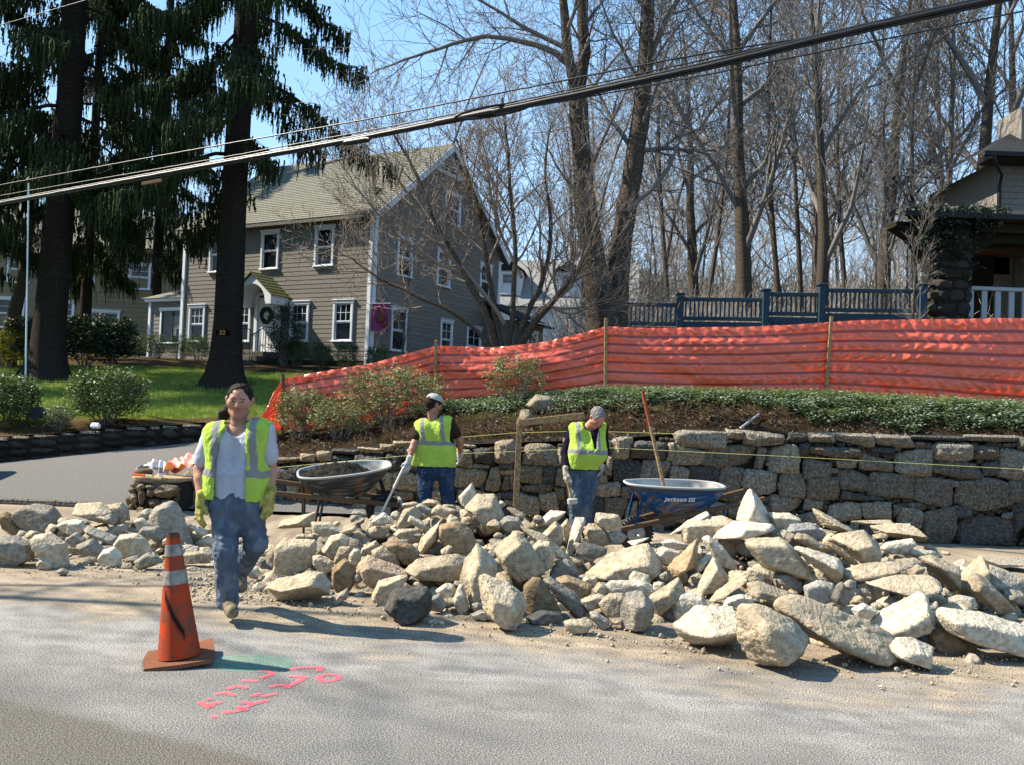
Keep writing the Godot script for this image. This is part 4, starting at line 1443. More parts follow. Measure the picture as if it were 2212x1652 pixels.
	for k in 7:
		b = mb(grey(0.5))
		b.box(spot(Vector3(x0 + 0.98 + 0.315 * k, fl + 0.38, -20.1)), Vector3(0.13, 0.72, 0.05), 0.006)
		put("baluster", b, M.trim, hs)
	# upper storey: eave, gutter pipe, shingled wall, gable tip
	var q := at(2135, 330, 23.0)
	b = mb()
	b.box(spot(Vector3(q.x + 4.6, q.y - 1.3, -25.6)), Vector3(8.0, 2.6, 4.0))
	put("upper_wall", b, M.siding, hs)
	var yy := q.y - 1.9
	while yy < q.y - 0.1:
		b = mb(Color(1.2, 1.25, 1.2))
		b.quad(Vector3(q.x + 0.6, yy, -23.57), Vector3(q.x + 8.6, yy, -23.57), Vector3(q.x + 8.6, yy + 0.17, -23.59), Vector3(q.x + 0.6, yy + 0.17, -23.59))
		put("siding_course", b, M.siding, hs)
		yy += 0.17
	b = mb()
	p = PackedVector3Array([Vector3(q.x - 0.25, q.y - 0.06, -22.7), Vector3(q.x + 9.0, q.y - 0.06, -22.7), Vector3(q.x + 9.0, q.y + 1.7, -25.6), Vector3(q.x + 2.4, q.y + 1.7, -25.6), Vector3(q.x - 0.25, q.y - 0.06, -28.4)])
	b.quad(p[0], p[1], p[2], p[3])
	b.tri(p[4], p[0], p[3])
	b.box(spot(Vector3(q.x + 4.4, q.y - 0.1, -22.75)), Vector3(9.3, 0.12, 0.12))
	put("roof", b, M.slate, hs)
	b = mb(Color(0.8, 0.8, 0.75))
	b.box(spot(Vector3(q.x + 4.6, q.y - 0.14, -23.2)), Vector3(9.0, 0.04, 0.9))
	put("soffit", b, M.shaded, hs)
	b = mb()
	b.box(spot(Vector3(at(2200, 270, 24).x + 1.2, at(2200, 268, 24).y, -24.6)), Vector3(2.2, 1.0, 1.2))
	put("dormer", b, M.siding, hs)
	b = mb()
	var z := -22.72
	b.tube(PackedVector3Array([Vector3(q.x, q.y - 0.1, z), Vector3(q.x + 0.05, q.y - 0.35, z), Vector3(q.x + 0.45, q.y - 0.55, z - 0.4), Vector3(q.x + 0.62, q.y - 0.7, z - 0.78), Vector3(q.x + 0.62, q.y - 2.1, z - 0.8)]), PackedFloat32Array([0.045, 0.045, 0.045, 0.045, 0.045]), 8)
	put("downspout", b, M.iron, hs)
	# creeper hanging over the corner of the porch
	var spots := []
	for k in 420:
		var u := rng.randf()
		spots.append(Transform3D(Basis.from_euler(Vector3(rf(0, 6), rf(0, 6), rf(0, 6))) * rf(0.5, 1.0), Vector3(x0 + rf(-0.9, 1.5) * (1.0 - u * 0.5), ey + 0.2 - u * u * rf(0.0, 1.7), -19.4 + rf(-0.25, 0.2))))
	var cr := thing("creeper", "dark creeper tangled over the corner of the stone porch", "creeper", Vector3(x0, ey, -19.4))
	scatter("foliage", leaf_clump(9, 0.07, 0.13, 5), M.leaf, spots, cr, tints(spots.size(), Color(0.012, 0.02, 0.012), Color(0.03, 0.04, 0.022)))

func make_blue_fence() -> void:
	var fn := thing("blue_board_fence", "stepped blue board fence with an open picket band on top", "fence", at(1650, 700, 20.5))
	var secs := [[1322, 1465, 657, 21.2, 20.9], [1478, 1648, 646, 20.9, 20.5], [1664, 1768, 635, 20.5, 20.3], [1784, 1992, 627, 20.3, 19.9]]
	for s in secs:
		var a := at(s[0], s[2], s[3])
		var e := at(s[1], s[2], s[4])
		var top := (a.y + e.y) * 0.5
		a.y = 0.0; e.y = 0.0
		var dir := (e - a).normalized()
		var n := int(a.distance_to(e) / 0.1)
		var b := mb()
		for q in [[0.0, 0.09, 0.07], [-0.46, 0.09, 0.06], [-0.62, 0.16, 0.05]]:
			b.beam(a + Vector3(0, top + q[0] - 0.02, 0), e + Vector3(0, top + q[0] - 0.02, 0), q[2], q[1], 0.008)
		put("rail", b, M.blue, fn)
		for k in n:
			b = mb()
			var p := a.lerp(e, (k + 0.5) / n)
			b.beam(p + Vector3(0, top - 0.43, 0), p + Vector3(0, top - 0.05, 0), 0.03, 0.04, 0.0, dir)
			put("picket", b, M.blue, fn)
		var m := int(a.distance_to(e) / 0.15)
		for k in m:
			b = mb(Color.WHITE * rf(0.85, 1.1))
			var p := a.lerp(e, (k + 0.5) / m)
			b.beam(p + Vector3(0, top - 2.0, 0), p + Vector3(0, top - 0.68, 0), 0.025, a.distance_to(e) / m - 0.008, 0.004, dir)
			put("board", b, M.blue, fn)
	for q in [[1320, 655, 21.2], [1470, 638, 20.9], [1655, 629, 20.5], [1776, 618, 20.3], [1994, 618, 19.9]]:
		var p := at(q[0], q[1], q[2])
		var b := mb()
		b.box(spot(p - Vector3(0, 1.2, 0)), Vector3(0.16, 2.4, 0.16), 0.01)
		b.box(spot(p + Vector3(0, 0.02, 0)), Vector3(0.22, 0.05, 0.22), 0.01)
		put("post", b, M.blue, fn)

# ---------------------------------------------------------------- trees and plants
func sides_of(r: float) -> int:
	return 9 if r > 0.12 else 6 if r > 0.04 else 4 if r > 0.015 else 3

func bent(p: Vector3, dir: Vector3, length: float, segs: int, wiggle: float, lift: float) -> PackedVector3Array:
	var pts := PackedVector3Array([p])
	var d := dir
	for i in segs:
		d = (d + Vector3(rf(-1, 1), rf(-1, 1), rf(-1, 1)) * wiggle + Vector3.UP * lift).normalized()
		p += d * (length / segs)
		pts.append(p)
	return pts

func taper(n: int, a: float, b: float) -> PackedFloat32Array:
	var r := PackedFloat32Array()
	for i in n: r.append(lerpf(a, b, i / float(n - 1)))
	return r

# limbs along a line already drawn, and limbs on those, down to twigs. kids = [how many on each level], reach = length on each level
func sprout(crown: MB, pts: PackedVector3Array, r0: float, r1: float, level: int, kids: Array, reach: Array, o: Dictionary) -> void:
	if level >= kids.size(): return
	var n: int = kids[level]
	var start: float = o.get("start", 0.3) if level == 0 else 0.15
	var turn := rng.randf() * TAU
	for k in n:
		var u := lerpf(start, 1.0, (k + rng.randf() * 0.8) / n)
		var f := u * (pts.size() - 1)
		var i := mini(int(f), pts.size() - 2)
		var p := pts[i].lerp(pts[i + 1], f - i)
		var along := (pts[i + 1] - pts[i]).normalized()
		turn += 2.4 + rf(-0.5, 0.5)
		var side := along.cross(Vector3.UP if absf(along.y) < 0.9 else Vector3.RIGHT).normalized().rotated(along, turn)
		var ang: float = o.get("angle", 0.85) * rf(0.7, 1.2)
		var dir := (along * cos(ang) + side * sin(ang)).normalized()
		var length: float = reach[level] * rf(0.6, 1.15) * (1.0 - 0.45 * absf(u - 0.45))
		var r := minf(lerpf(r0, r1, u) * rf(0.45, 0.7), length * 0.02 + 0.004)
		r = maxf(r, o.get("thin", 0.006))
		var segs := 5 if level == 0 else 4 if level == 1 else 3
		var q := bent(p, dir, length, segs, o.get("wiggle", 0.16), o.get("lift", 0.06))
		var re := maxf(r * 0.3, o.get("thin", 0.006) * 0.8)
		crown.tube(q, taper(q.size(), r, re), sides_of(r), false)
		sprout(crown, q, r, re, level + 1, kids, reach, o)

func bare_tree(h: float, r: float, kids: Array, reach: Array, o := {}) -> Array:      # trunk and crown, standing at the origin
	var trunk := mb()
	var crown := mb()
	var pts := bent(Vector3(0, -0.3, 0), Vector3(rf(-0.06, 0.06), 1, rf(-0.06, 0.06)).normalized(), h, 9, o.get("sway", 0.05), 0.04)
	var rr := taper(pts.size(), r, r * 0.12)
	rr[0] = r * 1.35
	trunk.tube(pts, rr, 10, false)
	sprout(crown, pts, r, r * 0.12, 0, kids, reach, o)
	return [trunk.mesh(), crown.mesh()]

func stand(called: String, label: String, proto: Array, base: Vector3, turn: float, size: float, group := "", bark: Material = null) -> void:
	var t := thing(called, label, "tree", base, group)
	t.rotation.y = turn
	t.scale = Vector3.ONE * size
	put("trunk", proto[0], bark if bark else M.bark2, t, true)
	put("crown", proto[1], bark if bark else M.twig, t, true)

func leaf_clump(n: int, l0: float, l1: float, sd: int, r := 0.13, flat := 1.0) -> Mesh:
	var g := RandomNumberGenerator.new()
	g.seed = sd
	var b := mb()
	for i in n:
		var p := Vector3(g.randf_range(-r, r), g.randf_range(-r, r) * flat, g.randf_range(-r, r))
		var l := g.randf_range(l0, l1)
		var t := Transform3D(Basis.from_euler(Vector3(g.randf_range(-1.2, 0.5) * flat, g.randf() * TAU, g.randf_range(-0.8, 0.8) * flat)), p)
		b.quad(t * Vector3(0, 0, 0), t * Vector3(l * 0.26, l * 0.07, l * 0.45), t * Vector3(0, 0, l), t * Vector3(-l * 0.26, l * 0.07, l * 0.45))
	return b.mesh()

func tints(n: int, a: Color, b: Color) -> PackedColorArray:
	var c := PackedColorArray()
	for i in n: c.append(a.lerp(b, rng.randf() * rng.randf() * 1.6))
	return c

func spray_mesh(sd: int) -> Mesh:                        # hanging spruce twigs, a metre long
	var g := RandomNumberGenerator.new()
	g.seed = sd
	var b := mb()
	for k in 6:
		var p := Vector3(g.randf_range(-0.14, 0.14), g.randf_range(-0.08, 0.05), g.randf_range(-0.14, 0.14)) * (0.0 if k == 0 else 1.0)
		var l := g.randf_range(0.45, 1.0)
		var pts := PackedVector3Array()
		var rr := PackedFloat32Array()
		var q := Vector3(g.randf_range(-0.12, 0.12), -1, g.randf_range(-0.12, 0.12))
		for i in 8:
			pts.append(p + q * (l * i / 7.0) + Vector3(g.randf_range(-0.018, 0.018), 0, g.randf_range(-0.018, 0.018)))
			rr.append(g.randf_range(0.010, 0.027) * (1.0 - 0.6 * i / 7.0) * (1.0 + i % 2))
		b.tube(pts, rr, 3, false)
		for i in 7:                                      # short side twigs
			var s := pts[i].lerp(pts[i + 1], 0.5)
			var w := Vector3(g.randf_range(-1, 1), g.randf_range(-0.7, 0.25), g.randf_range(-1, 1)).normalized() * g.randf_range(0.04, 0.11)
			var x := w.cross(Vector3.UP).normalized() * 0.013
			b.tri(s - x, s + x, s + w)
			var y := Vector3(0, 0.013, 0)
			b.tri(s - y, s + y, s + w * 0.9)
	return b.mesh()

func spruce(called: String, label: String, base: Vector3, line: Array, r0: float, h: float, low: float, reach: float, sprays: Array, per: float, o := {}) -> void:
	var t := thing(called, label, "tree", base, "")
	var b := mb()
	var pts := PackedVector3Array()
	var rr := PackedFloat32Array()
	for i in 26:                                         # flared, buttressed foot
		var y := h * pow(i / 25.0, 1.5)
		pts.append(base + Vector3(table(y, line), y - 0.15, 0.0))
		rr.append(r0 * (1.0 - 0.62 * y / h) * (1.0 + 0.95 * exp(-y * 2.2)) * rf(0.985, 1.015))
	b.tube(pts, rr, 22, false)
	for i in b.v.size():
		var y := b.v[i].y - base.y
		var c := base + Vector3(table(y, line), y, 0)
		var out := b.v[i] - c
		var a := atan2(out.z, out.x)
		b.v[i] += out * (0.16 * maxf(0.0, sin(a * 5.0 + 0.7)) * exp(-y * 1.8) + 0.04 * rough.get_noise_3dv(b.v[i] * Vector3(3, 0.8, 3)))
	b.smooth()
	put("trunk", b, M.bark, t)
	b = mb()
	var spots := []
	var count := int((minf(h, 15.5) - low) * per)
	var turn := rng.randf() * TAU
	for k in count:
		var y := low + (minf(h, 15.5) - low) * (k + rng.randf()) / count
		turn += 2.4 + rf(-0.35, 0.35)
		var away := Vector3(cos(turn), 0, sin(turn))
		var l := reach * rf(0.55, 1.0) * (1.0 - 0.35 * y / h)
		if o.has("thin_side") and away.dot(o.thin_side) > -0.15 and y < 8.0:
			if rng.randf() < 0.8: continue
			l *= 0.5
		if y < low + 1.5: l *= 0.75
		var p := base + Vector3(table(y, line), y, 0) + away * r0 * 0.5
		var q := PackedVector3Array()
		var dir := (away + Vector3(0, rf(0.0, 0.25), 0)).normalized()
		for i in 9:
			q.append(p)
			var u := i / 8.0
			dir = (dir + Vector3(0, lerpf(-0.34, 0.3, u), 0) + Vector3(rf(-0.06, 0.06), 0, rf(-0.06, 0.06))).normalized()
			p += dir * (l / 8.0)
		var rb := 0.02 + l * 0.011
		b.tube(q, taper(9, rb, 0.01), 5, false)
		for i in range(2, 9):
			var u := i / 8.0
			for s in [-1.0, 1.0]:
				var sd: Vector3 = away.cross(Vector3.UP) * s
				var ll := (0.25 + l * 0.22 * (1.0 - absf(u - 0.5))) * rf(0.5, 1.1)
				var m := PackedVector3Array([q[i], q[i] + (sd * 0.9 + away * 0.5).normalized() * ll * 0.5 - Vector3(0, 0.04, 0), q[i] + (sd * 0.9 + away * 0.6).normalized() * ll - Vector3(0, 0.1 + 0.1 * ll, 0)])
				b.tube(m, PackedFloat32Array([0.014, 0.01, 0.006]), 3, false)
				for w in 1 + int(ll * 3.0):
					var z := m[0].lerp(m[2], (w + rng.randf()) / (1.0 + int(ll * 3.0)))
					var sc := rf(0.45, 1.0) * lerpf(0.75, 1.1, u)
					spots.append([Transform3D(Basis(Vector3.UP, rng.randf() * TAU).rotated(Vector3.RIGHT, rf(-0.2, 0.2)).scaled(Vector3(1, sc, 1)), z), rng.randi() % sprays.size()])
			spots.append([Transform3D(Basis(Vector3.UP, rng.randf() * TAU).scaled(Vector3.ONE * rf(0.6, 0.95)), q[i]), rng.randi() % sprays.size()])
		spots.append([Transform3D(Basis(Vector3.UP.cross(away).normalized(), 1.9 + rf(-0.3, 0.3)).scaled(Vector3.ONE * 0.4), q[8]), 0])
	put("branches", b, M.bark, t)
	for s in sprays.size():
		var list := []
		for x in spots: if x[1] == s: list.append(x[0])
		scatter("foliage", sprays[s], M.needle, list, t)

func make_trees() -> void:
	var sprays := [spray_mesh(1), spray_mesh(2), spray_mesh(3)]
	var a := at(485, 838, 24.0); a.y = lawn_height(a.x, 24.0) - 0.05
	spruce("spruce_tree", "tall dark spruce with the number plate 32 on its trunk before the tan house", a, [0.0, 0.0, 6.0, 0.0, 13.0, 0.12], 0.41, 23.0, 5.3, 5.7, sprays, 3.1, {"thin_side": Vector3(1, 0, 0.2)})
	var p := a + Vector3(0.0, 1.48, 0.43)
	var num := thing("house_number", "small brass house number 32 nailed to the spruce trunk", "house number", p)
	var b := mb(Color(0.1, 0.05, 0.02))
	b.box(spot(p - Vector3(0, 0, 0.02)), Vector3(0.36, 0.15, 0.02), 0.005)
	put("plate", b, M.old_wood, num)
	letters(num, "32", spot(p), 0.12, 0.012, mat(lin(0.36, 0.22, 0.05), 0.5))
	a = at(97, 826, 24.0); a.y = lawn_height(a.x, 24.0) - 0.05
	spruce("spruce_tree", "thick old spruce with flared roots beside the white pole", a, [0.0, 0.0, 4.0, 0.1, 8.0, 0.25, 13.0, 0.2], 0.43, 24.0, 4.6, 4.8, sprays, 2.7)
	a = at(180, 742, 31.0)
	spruce("spruce_tree", "slimmer spruce standing farther back between the two large ones", a, [0.0, 0.0, 13.0, 0.0], 0.2, 19.0, 2.6, 3.6, sprays, 2.6)
	a = at(330, 742, 39.0)
	spruce("spruce_tree", "spruce behind the wing of the tan house", a, [0.0, 0.0, 13.0, 0.0], 0.25, 21.0, 4.0, 4.2, sprays, 2.2)
	a = at(-130, 800, 25.0)
	spruce("spruce_tree", "spruce at the edge of the view whose boughs hang over the lawn", a, [0.0, 0.0, 13.0, 0.0], 0.35, 21.0, 3.6, 4.6, sprays, 2.6)
	a = at(12, 775, 27.0)
	var proto := bare_tree(9.0, 0.24, [7, 6, 6], [3.2, 1.5, 0.8], {"sway": 0.14, "thin": 0.008})
	stand("bare_tree", "crooked brown trunk behind the yellow forsythia", proto, a, 0.4, 1.0)
	# the twin-trunked tree behind the fence
	var tw := thing("twin_trunk_tree", "bare tree with two thick trunks rising from one base behind the safety fence", "tree", at(1312, 720, 17.0))
	var trunk := mb()
	var crown := mb()
	var lines := [
		[[1304, 745, 0.36], [1296, 640, 0.29], [1278, 540, 0.24], [1262, 420, 0.2], [1254, 300, 0.185], [1248, 195, 0.18]],
		[[1318, 745, 0.34], [1330, 640, 0.25], [1343, 520, 0.215], [1362, 400, 0.2], [1382, 270, 0.18], [1392, 150, 0.16], [1400, 20, 0.13], [1412, -160, 0.09]],
		[[1248, 200, 0.15], [1262, 110, 0.125], [1258, 0, 0.11], [1266, -160, 0.07]],
		[[1248, 205, 0.12], [1226, 120, 0.1], [1216, 0, 0.085], [1200, -140, 0.05]],
		[[1226, 135, 0.075], [1180, 105, 0.06], [1100, 84, 0.05], [1030, 80, 0.042], [950, 105, 0.034], [870, 130, 0.024], [800, 160, 0.012]],
		[[1392, 150, 0.08], [1440, 40, 0.07], [1500, -60, 0.04]],
		[[1355, 455, 0.05], [1430, 385, 0.045], [1470, 300, 0.035], [1490, 230, 0.02]],
		[[1372, 330, 0.05], [1440, 320, 0.04], [1500, 330, 0.025]]]
	for n in lines.size():
		var q := PackedVector3Array()
		var r := PackedFloat32Array()
		for w in lines[n]:
			q.append(at(w[0], w[1], 17.0 + 0.25 * (n % 3)))
			r.append(w[2])
		var q2 := PackedVector3Array(); var r2 := PackedFloat32Array()
		for i in q.size() - 1:                           # softened
			for s in 3:
				var u := s / 3.0
				q2.append(q[i].cubic_interpolate(q[i + 1], q[maxi(i - 1, 0)], q[mini(i + 2, q.size() - 1)], u) + Vector3(rf(-0.02, 0.02), 0, rf(-0.03, 0.03)))
				r2.append(lerpf(r[i], r[i + 1], u) * rf(0.96, 1.05))
		q2.append(q[q.size() - 1]); r2.append(r[r.size() - 1])
		(trunk if n < 4 else crown).tube(q2, r2, 12 if n < 4 else 7, false)
		var many: Array = [[5, 5, 5, 3], [10, 5, 5, 4], [6, 6, 5, 3], [6, 6, 5, 3], [12, 6, 5], [6, 6, 5, 2], [7, 6, 4], [7, 6, 4]][n]
		sprout(crown, q2, r2[0], r2[r2.size() - 1], 0, many, [2.4 if n < 4 else 1.2, 1.2, 0.65, 0.4], {"start": 0.5 if n < 2 else 0.2, "thin": 0.005, "angle": 0.8, "lift": 0.05})
	put("trunk", trunk, M.bark2, tw)
	put("crown", crown, M.twig, tw)
	# the many-stemmed small tree in front of the house
	var ms := thing("many_stemmed_tree", "spreading many stemmed bare tree with pale buds before the tan house", "tree", at(1085, 760, 15.9))
	trunk = mb()
	crown = mb()
	lines = [
		[[1078, 770, 0.085], [1040, 660, 0.075], [985, 560, 0.06], [935, 470, 0.05], [900, 380, 0.04], [850, 290, 0.02]],
		[[1086, 770, 0.075], [1062, 620, 0.06], [1040, 500, 0.05], [1018, 400, 0.035], [985, 300, 0.02]],
		[[1098, 770, 0.07], [1108, 640, 0.06], [1112, 520, 0.05], [1100, 400, 0.04], [1098, 330, 0.03], [1085, 210, 0.015]],
		[[1108, 770, 0.08], [1140, 680, 0.07], [1175, 600, 0.055], [1190, 480, 0.045], [1178, 390, 0.03], [1190, 270, 0.014]],
		[[1076, 768, 0.06], [1000, 690, 0.05], [900, 640, 0.042], [820, 600, 0.034], [760, 560, 0.022], [718, 535, 0.01]],
		[[1112, 770, 0.1], [1160, 690, 0.085], [1220, 620, 0.06], [1262, 560, 0.04], [1300, 480, 0.02]],
		[[1000, 590, 0.045], [930, 560, 0.035], [850, 500, 0.026], [790, 430, 0.018], [740, 360, 0.01]],
		[[1125, 600, 0.04], [1080, 500, 0.035], [1060, 420, 0.03], [1050, 330, 0.02]],
		[[1150, 690, 0.05], [1180, 660, 0.045], [1230, 680, 0.03], [1290, 655, 0.018], [1350, 640, 0.01]],
		[[1090, 700, 0.05], [1020, 600, 0.045], [960, 540, 0.035], [880, 420, 0.025], [830, 330, 0.015], [800, 250, 0.008]]]
	for n in lines.size():
		var q := PackedVector3Array()
		var r := PackedFloat32Array()
		for w in lines[n]:
			q.append(at(w[0], w[1], 15.9 + 0.9 * sin(n * 2.1) * q.size() / 5.0))
			r.append(w[2])
		var q2 := PackedVector3Array(); var r2 := PackedFloat32Array()
		for i in q.size() - 1:
			for s in 3:
				var u := s / 3.0
				q2.append(q[i].cubic_interpolate(q[i + 1], q[maxi(i - 1, 0)], q[mini(i + 2, q.size() - 1)], u) + Vector3(rf(-0.02, 0.02), rf(-0.02, 0.02), rf(-0.03, 0.03)))
				r2.append(lerpf(r[i], r[i + 1], u) * 0.8)
		q2.append(q[q.size() - 1]); r2.append(r[r.size() - 1])
		(trunk if n < 6 else crown).tube(q2, r2, 8, false)
		sprout(crown, q2, r2[0], r2[r2.size() - 1], 0, [13, 5, 4, 2], [1.5, 0.7, 0.36, 0.16], {"start": 0.25, "thin": 0.0045, "angle": 0.75, "lift": 0.1, "wiggle": 0.2})
	put("trunk", trunk, M.bark2, ms)
	put("crown", crown, mat(lin(0.17, 0.135, 0.105), 0.8), ms)
	# the wood: each tree near enough to tell apart is a thing
	var big := bare_tree(19.0, 0.36, [15, 9, 6, 4], [6.5, 2.6, 1.2, 0.7], {"start": 0.2, "thin": 0.010, "angle": 0.75, "lift": 0.1})
	var fork := bare_tree(17.0, 0.3, [9, 9, 6, 5], [7.0, 2.8, 1.3, 0.7], {"start": 0.25, "thin": 0.010, "angle": 0.55, "lift": 0.08, "sway": 0.09})
	var slim := bare_tree(18.0, 0.13, [16, 7, 5, 3], [2.6, 1.3, 0.8, 0.5], {"start": 0.3, "thin": 0.010, "angle": 0.7, "lift": 0.09})
	var sapling := bare_tree(9.0, 0.07, [14, 6, 5], [1.8, 0.9, 0.5], {"start": 0.12, "thin": 0.008, "angle": 0.6, "lift": 0.1})
	var pale := mat(lin(0.3, 0.27, 0.23), 0.9, M.speck, 1.0)
	var list := [
		["large maple with wide rising limbs and a sunlit grey trunk behind the blue fence", big, 1608, 30.0, 0.95, 0.3],
		["dark tree leaning beside the open band of the fence, with a bend halfway up", fork, 1790, 27.0, 0.8, 2.0],
		["slim upright tree just beyond the sunlit maple", slim, 1690, 31.0, 1.0, 0.9],
		["slim dark tree standing between maple and leaning tree", slim, 1735, 36.0, 1.05, 2.2],
		["tall forked tree by the corner of the dark porch roof", fork, 2095, 31.0, 1.15, 5.2],
		["whitish straight tree behind the porch roof", slim, 2030, 34.0, 1.25, 3.1],
		["tree with broad crown in front of the wood, close to the porch", big, 1905, 34.0, 0.95, 4.1],
		["thin tree beside the twin trunked one, behind the end of the fence", slim, 1450, 33.0, 0.95, 1.2],
		["thin grey tree over the cream house", slim, 1520, 38.0, 1.0, 4.4],
		["tree with a low fork seen over the garage roof", fork, 1240, 58.0, 0.9, 1.0],
		["broad tree far behind the garage", big, 1060, 66.0, 0.8, 2.5],
		["slender tree in the shade of the porch eave", slim, 1985, 27.0, 0.85, 0.2],
		["leafless tree above the roof ridge of the tan house", big, 700, 58.0, 0.75, 3.3],
		["small sapling rising in front of the blue fence near the porch", sapling, 1965, 18.6, 0.5, 0.5],
		["sapling with many thin shoots before the dark fence corner", sapling, 1930, 21.6, 0.65, 2.5],
		["bushy sapling under the creeper of the porch", sapling, 1890, 22.6, 0.6, 4.5],
		["brown sapling rooted behind the stepped end of the fence", sapling, 1400, 24.0, 0.6, 1.5],
		["straight tree rising deep in the wood behind the fence posts", slim, 1835, 40.0, 1.15, 0.7],
		["double crowned tree behind the dormer of the shaded house", fork, 2190, 36.0, 1.1, 2.6],
		["heavy limbed tree half hidden by the leaning one", big, 1770, 42.0, 1.0, 5.5],
		["pale barked tree between porch and wood", slim, 2060, 40.0, 1.3, 1.9],
		["tree whose crown fills the sky over the fence picket band", big, 1500, 46.0, 1.0, 0.1],
		["small bare tree at the side wall of the tan house", sapling, 868, 28.0, 0.55, 0.9],
		["bare tree behind the lower wing of the tan house", fork, 345, 47.0, 0.7, 3.9]]
	for w in list:
		var q := at(w[2], 700, w[3])
		q.y = bank_height(q.x, w[3]) if q.x > -3.0 else lawn_height(q.x, w[3])
		stand("bare_tree", w[0], w[1], q, w[5], w[4], "", pale if "pale" in w[0] or "whitish" in w[0] else null)
	# a street tree out of view whose limbs shade the road
	var street := bare_tree(17.0, 0.13, [7, 4, 3], [4.0, 1.8, 0.8], {"start": 0.45, "thin": 0.012, "angle": 0.9, "lift": 0.05})
	stand("street_tree", "bare street tree by the road, its limbs casting soft shade on the asphalt", street, Vector3(-13.5, 0, -7.9), 1.2, 1.0)
	# the far wood as one mass
	var far := bare_tree(16.0, 0.13, [15, 9, 6], [5.0, 2.3, 1.2], {"start": 0.15, "thin": 0.01, "lift": 0.08, "sway": 0.08})
	var spots := []
	for k in 64:
		var d := rf(46.0, 115.0)
		var x := rf(-0.75, 0.75) * d
		if k < 52: x = rf(0.05, 0.75) * d
		var y := bank_height(x, d) if x > -3 else lawn_height(x, d)
		spots.append(Transform3D(Basis(Vector3.UP, rng.randf() * TAU).rotated(Vector3.BACK, rf(-0.1, 0.1)).scaled(Vector3.ONE * rf(0.7, 1.25)), Vector3(x, y, -d)))
	var woods := thing("woods", "bare grey brown wood on the rising ground far behind the fence", "woods", Vector3(20, 4, -70))
	woods.set_meta("kind", "stuff")
	scatter("trunks", far[0], M.bark2, spots, woods)
	scatter("crowns", far[1], M.brush, spots, woods)
	# brush between the trees
	b = mb()
	for k in 70:
		var q := Vector3(rf(-0.8, 0.8), 0, rf(-0.8, 0.8))
		var s := bent(q, Vector3(rf(-0.4, 0.4), 1, rf(-0.4, 0.4)).normalized(), rf(0.8, 2.6), 3, 0.16, 0.05)
		b.tube(s, PackedFloat32Array([0.014, 0.011, 0.009, 0.006]), 3, false)
		for j in 3: b.tube(bent(s[1 + j % 2], Vector3(rf(-1, 1), 0.8, rf(-1, 1)).normalized(), rf(0.3, 0.8), 2, 0.2, 0.05), PackedFloat32Array([0.008, 0.007, 0.005]), 3, false)
	var bush := b.mesh()
	spots = []
	for k in 560:
		var d := rf(23.0, 55.0) if k < 330 else rf(50.0, 95.0)
		var x := rf(0.08, 0.62) * d
		if k % 5 == 0: x = rf(-0.62, -0.02) * d
		if x < 1 and d < 47: continue
		var y := bank_height(x, d) if x > -3 else lawn_height(x, d)
		spots.append(Transform3D(Basis(Vector3.UP, rng.randf() * TAU).scaled(Vector3(1.2, rf(0.6, 1.2), 1.2) * (1.0 if k < 330 else 2.4)), Vector3(x, y, -d)))
	var un := scatter("undergrowth", bush, M.brush, spots)
	tag(un, "tan leafless brush filling the wood behind the blue fence", "undergrowth")

func letters(parent: Node3D, text: String, t: Transform3D, size: float, deep: float, m: Material) -> MeshInstance3D:
	var tm := TextMesh.new()
	var f := SystemFont.new()
	f.font_names = PackedStringArray(["Droid Sans"])
	f.font_weight = 700
	tm.font = f
	tm.text = text
	tm.font_size = 64
	tm.pixel_size = size / 48.0
	tm.depth = deep
	var o := put("lettering", tm, m, parent)
	o.transform = o.transform * t
	return o

func bush(called: String, label: String, category: String, c: Vector3, size: Vector3, n: int, clump: Mesh, lo: Color, hi: Color, group := "", stems := 14, hollow := 0.55) -> void:
	var t := thing(called, label, category, c, group)
	var spots := []
	var b := mb(Color(1, 1, 1))
	var tips := []
	for k in stems:
		var a := rng.randf() * TAU
		var u := sqrt(rng.randf())
		var tip := c + Vector3(cos(a) * u * size.x * 0.8, size.y * rf(0.6, 0.95) * (1.1 - 0.4 * u), sin(a) * u * size.z * 0.8)
		var p0 := c + Vector3(cos(a), 0, sin(a)) * 0.06 - Vector3(0, 0.1, 0)
		b.tube(PackedVector3Array([p0, p0.lerp(tip, 0.5) + Vector3(rf(-0.05, 0.05), -0.05, rf(-0.05, 0.05)), tip]), PackedFloat32Array([0.014, 0.01, 0.005]), 4, false)
		tips.append(tip)
	put("stems", b, M.twig, t)
	var tint := PackedColorArray()
	for k in n:
		var d := Vector3(rf(-1, 1), rf(-0.75, 1), rf(-1, 1))
		d = d.normalized() * pow(rng.randf(), 0.33) if d.length() > 0.05 else Vector3.UP
		if d.length() < hollow and rng.randf() < 0.7: continue
		var lump := 1.0 + 0.3 * rough.get_noise_3dv(d * 2.6 + c)
		var p := c + Vector3(0, size.y * 0.55, 0) + d * lump * Vector3(size.x, size.y * 0.5, size.z)
		if rough.get_noise_3dv(p * 5.5) < -0.22: continue
		spots.append(Transform3D(Basis.from_euler(Vector3(rf(-0.5, 0.5), rng.randf() * TAU, rf(-0.5, 0.5))).scaled(Vector3.ONE * rf(0.7, 1.2)), p))
		tint.append(lo.lerp(hi, clampf(rng.randf() + 0.5 * rough.get_noise_3dv(p * 3.0), 0, 1)))
	scatter("foliage", clump, M.leaf, spots, t, tint)

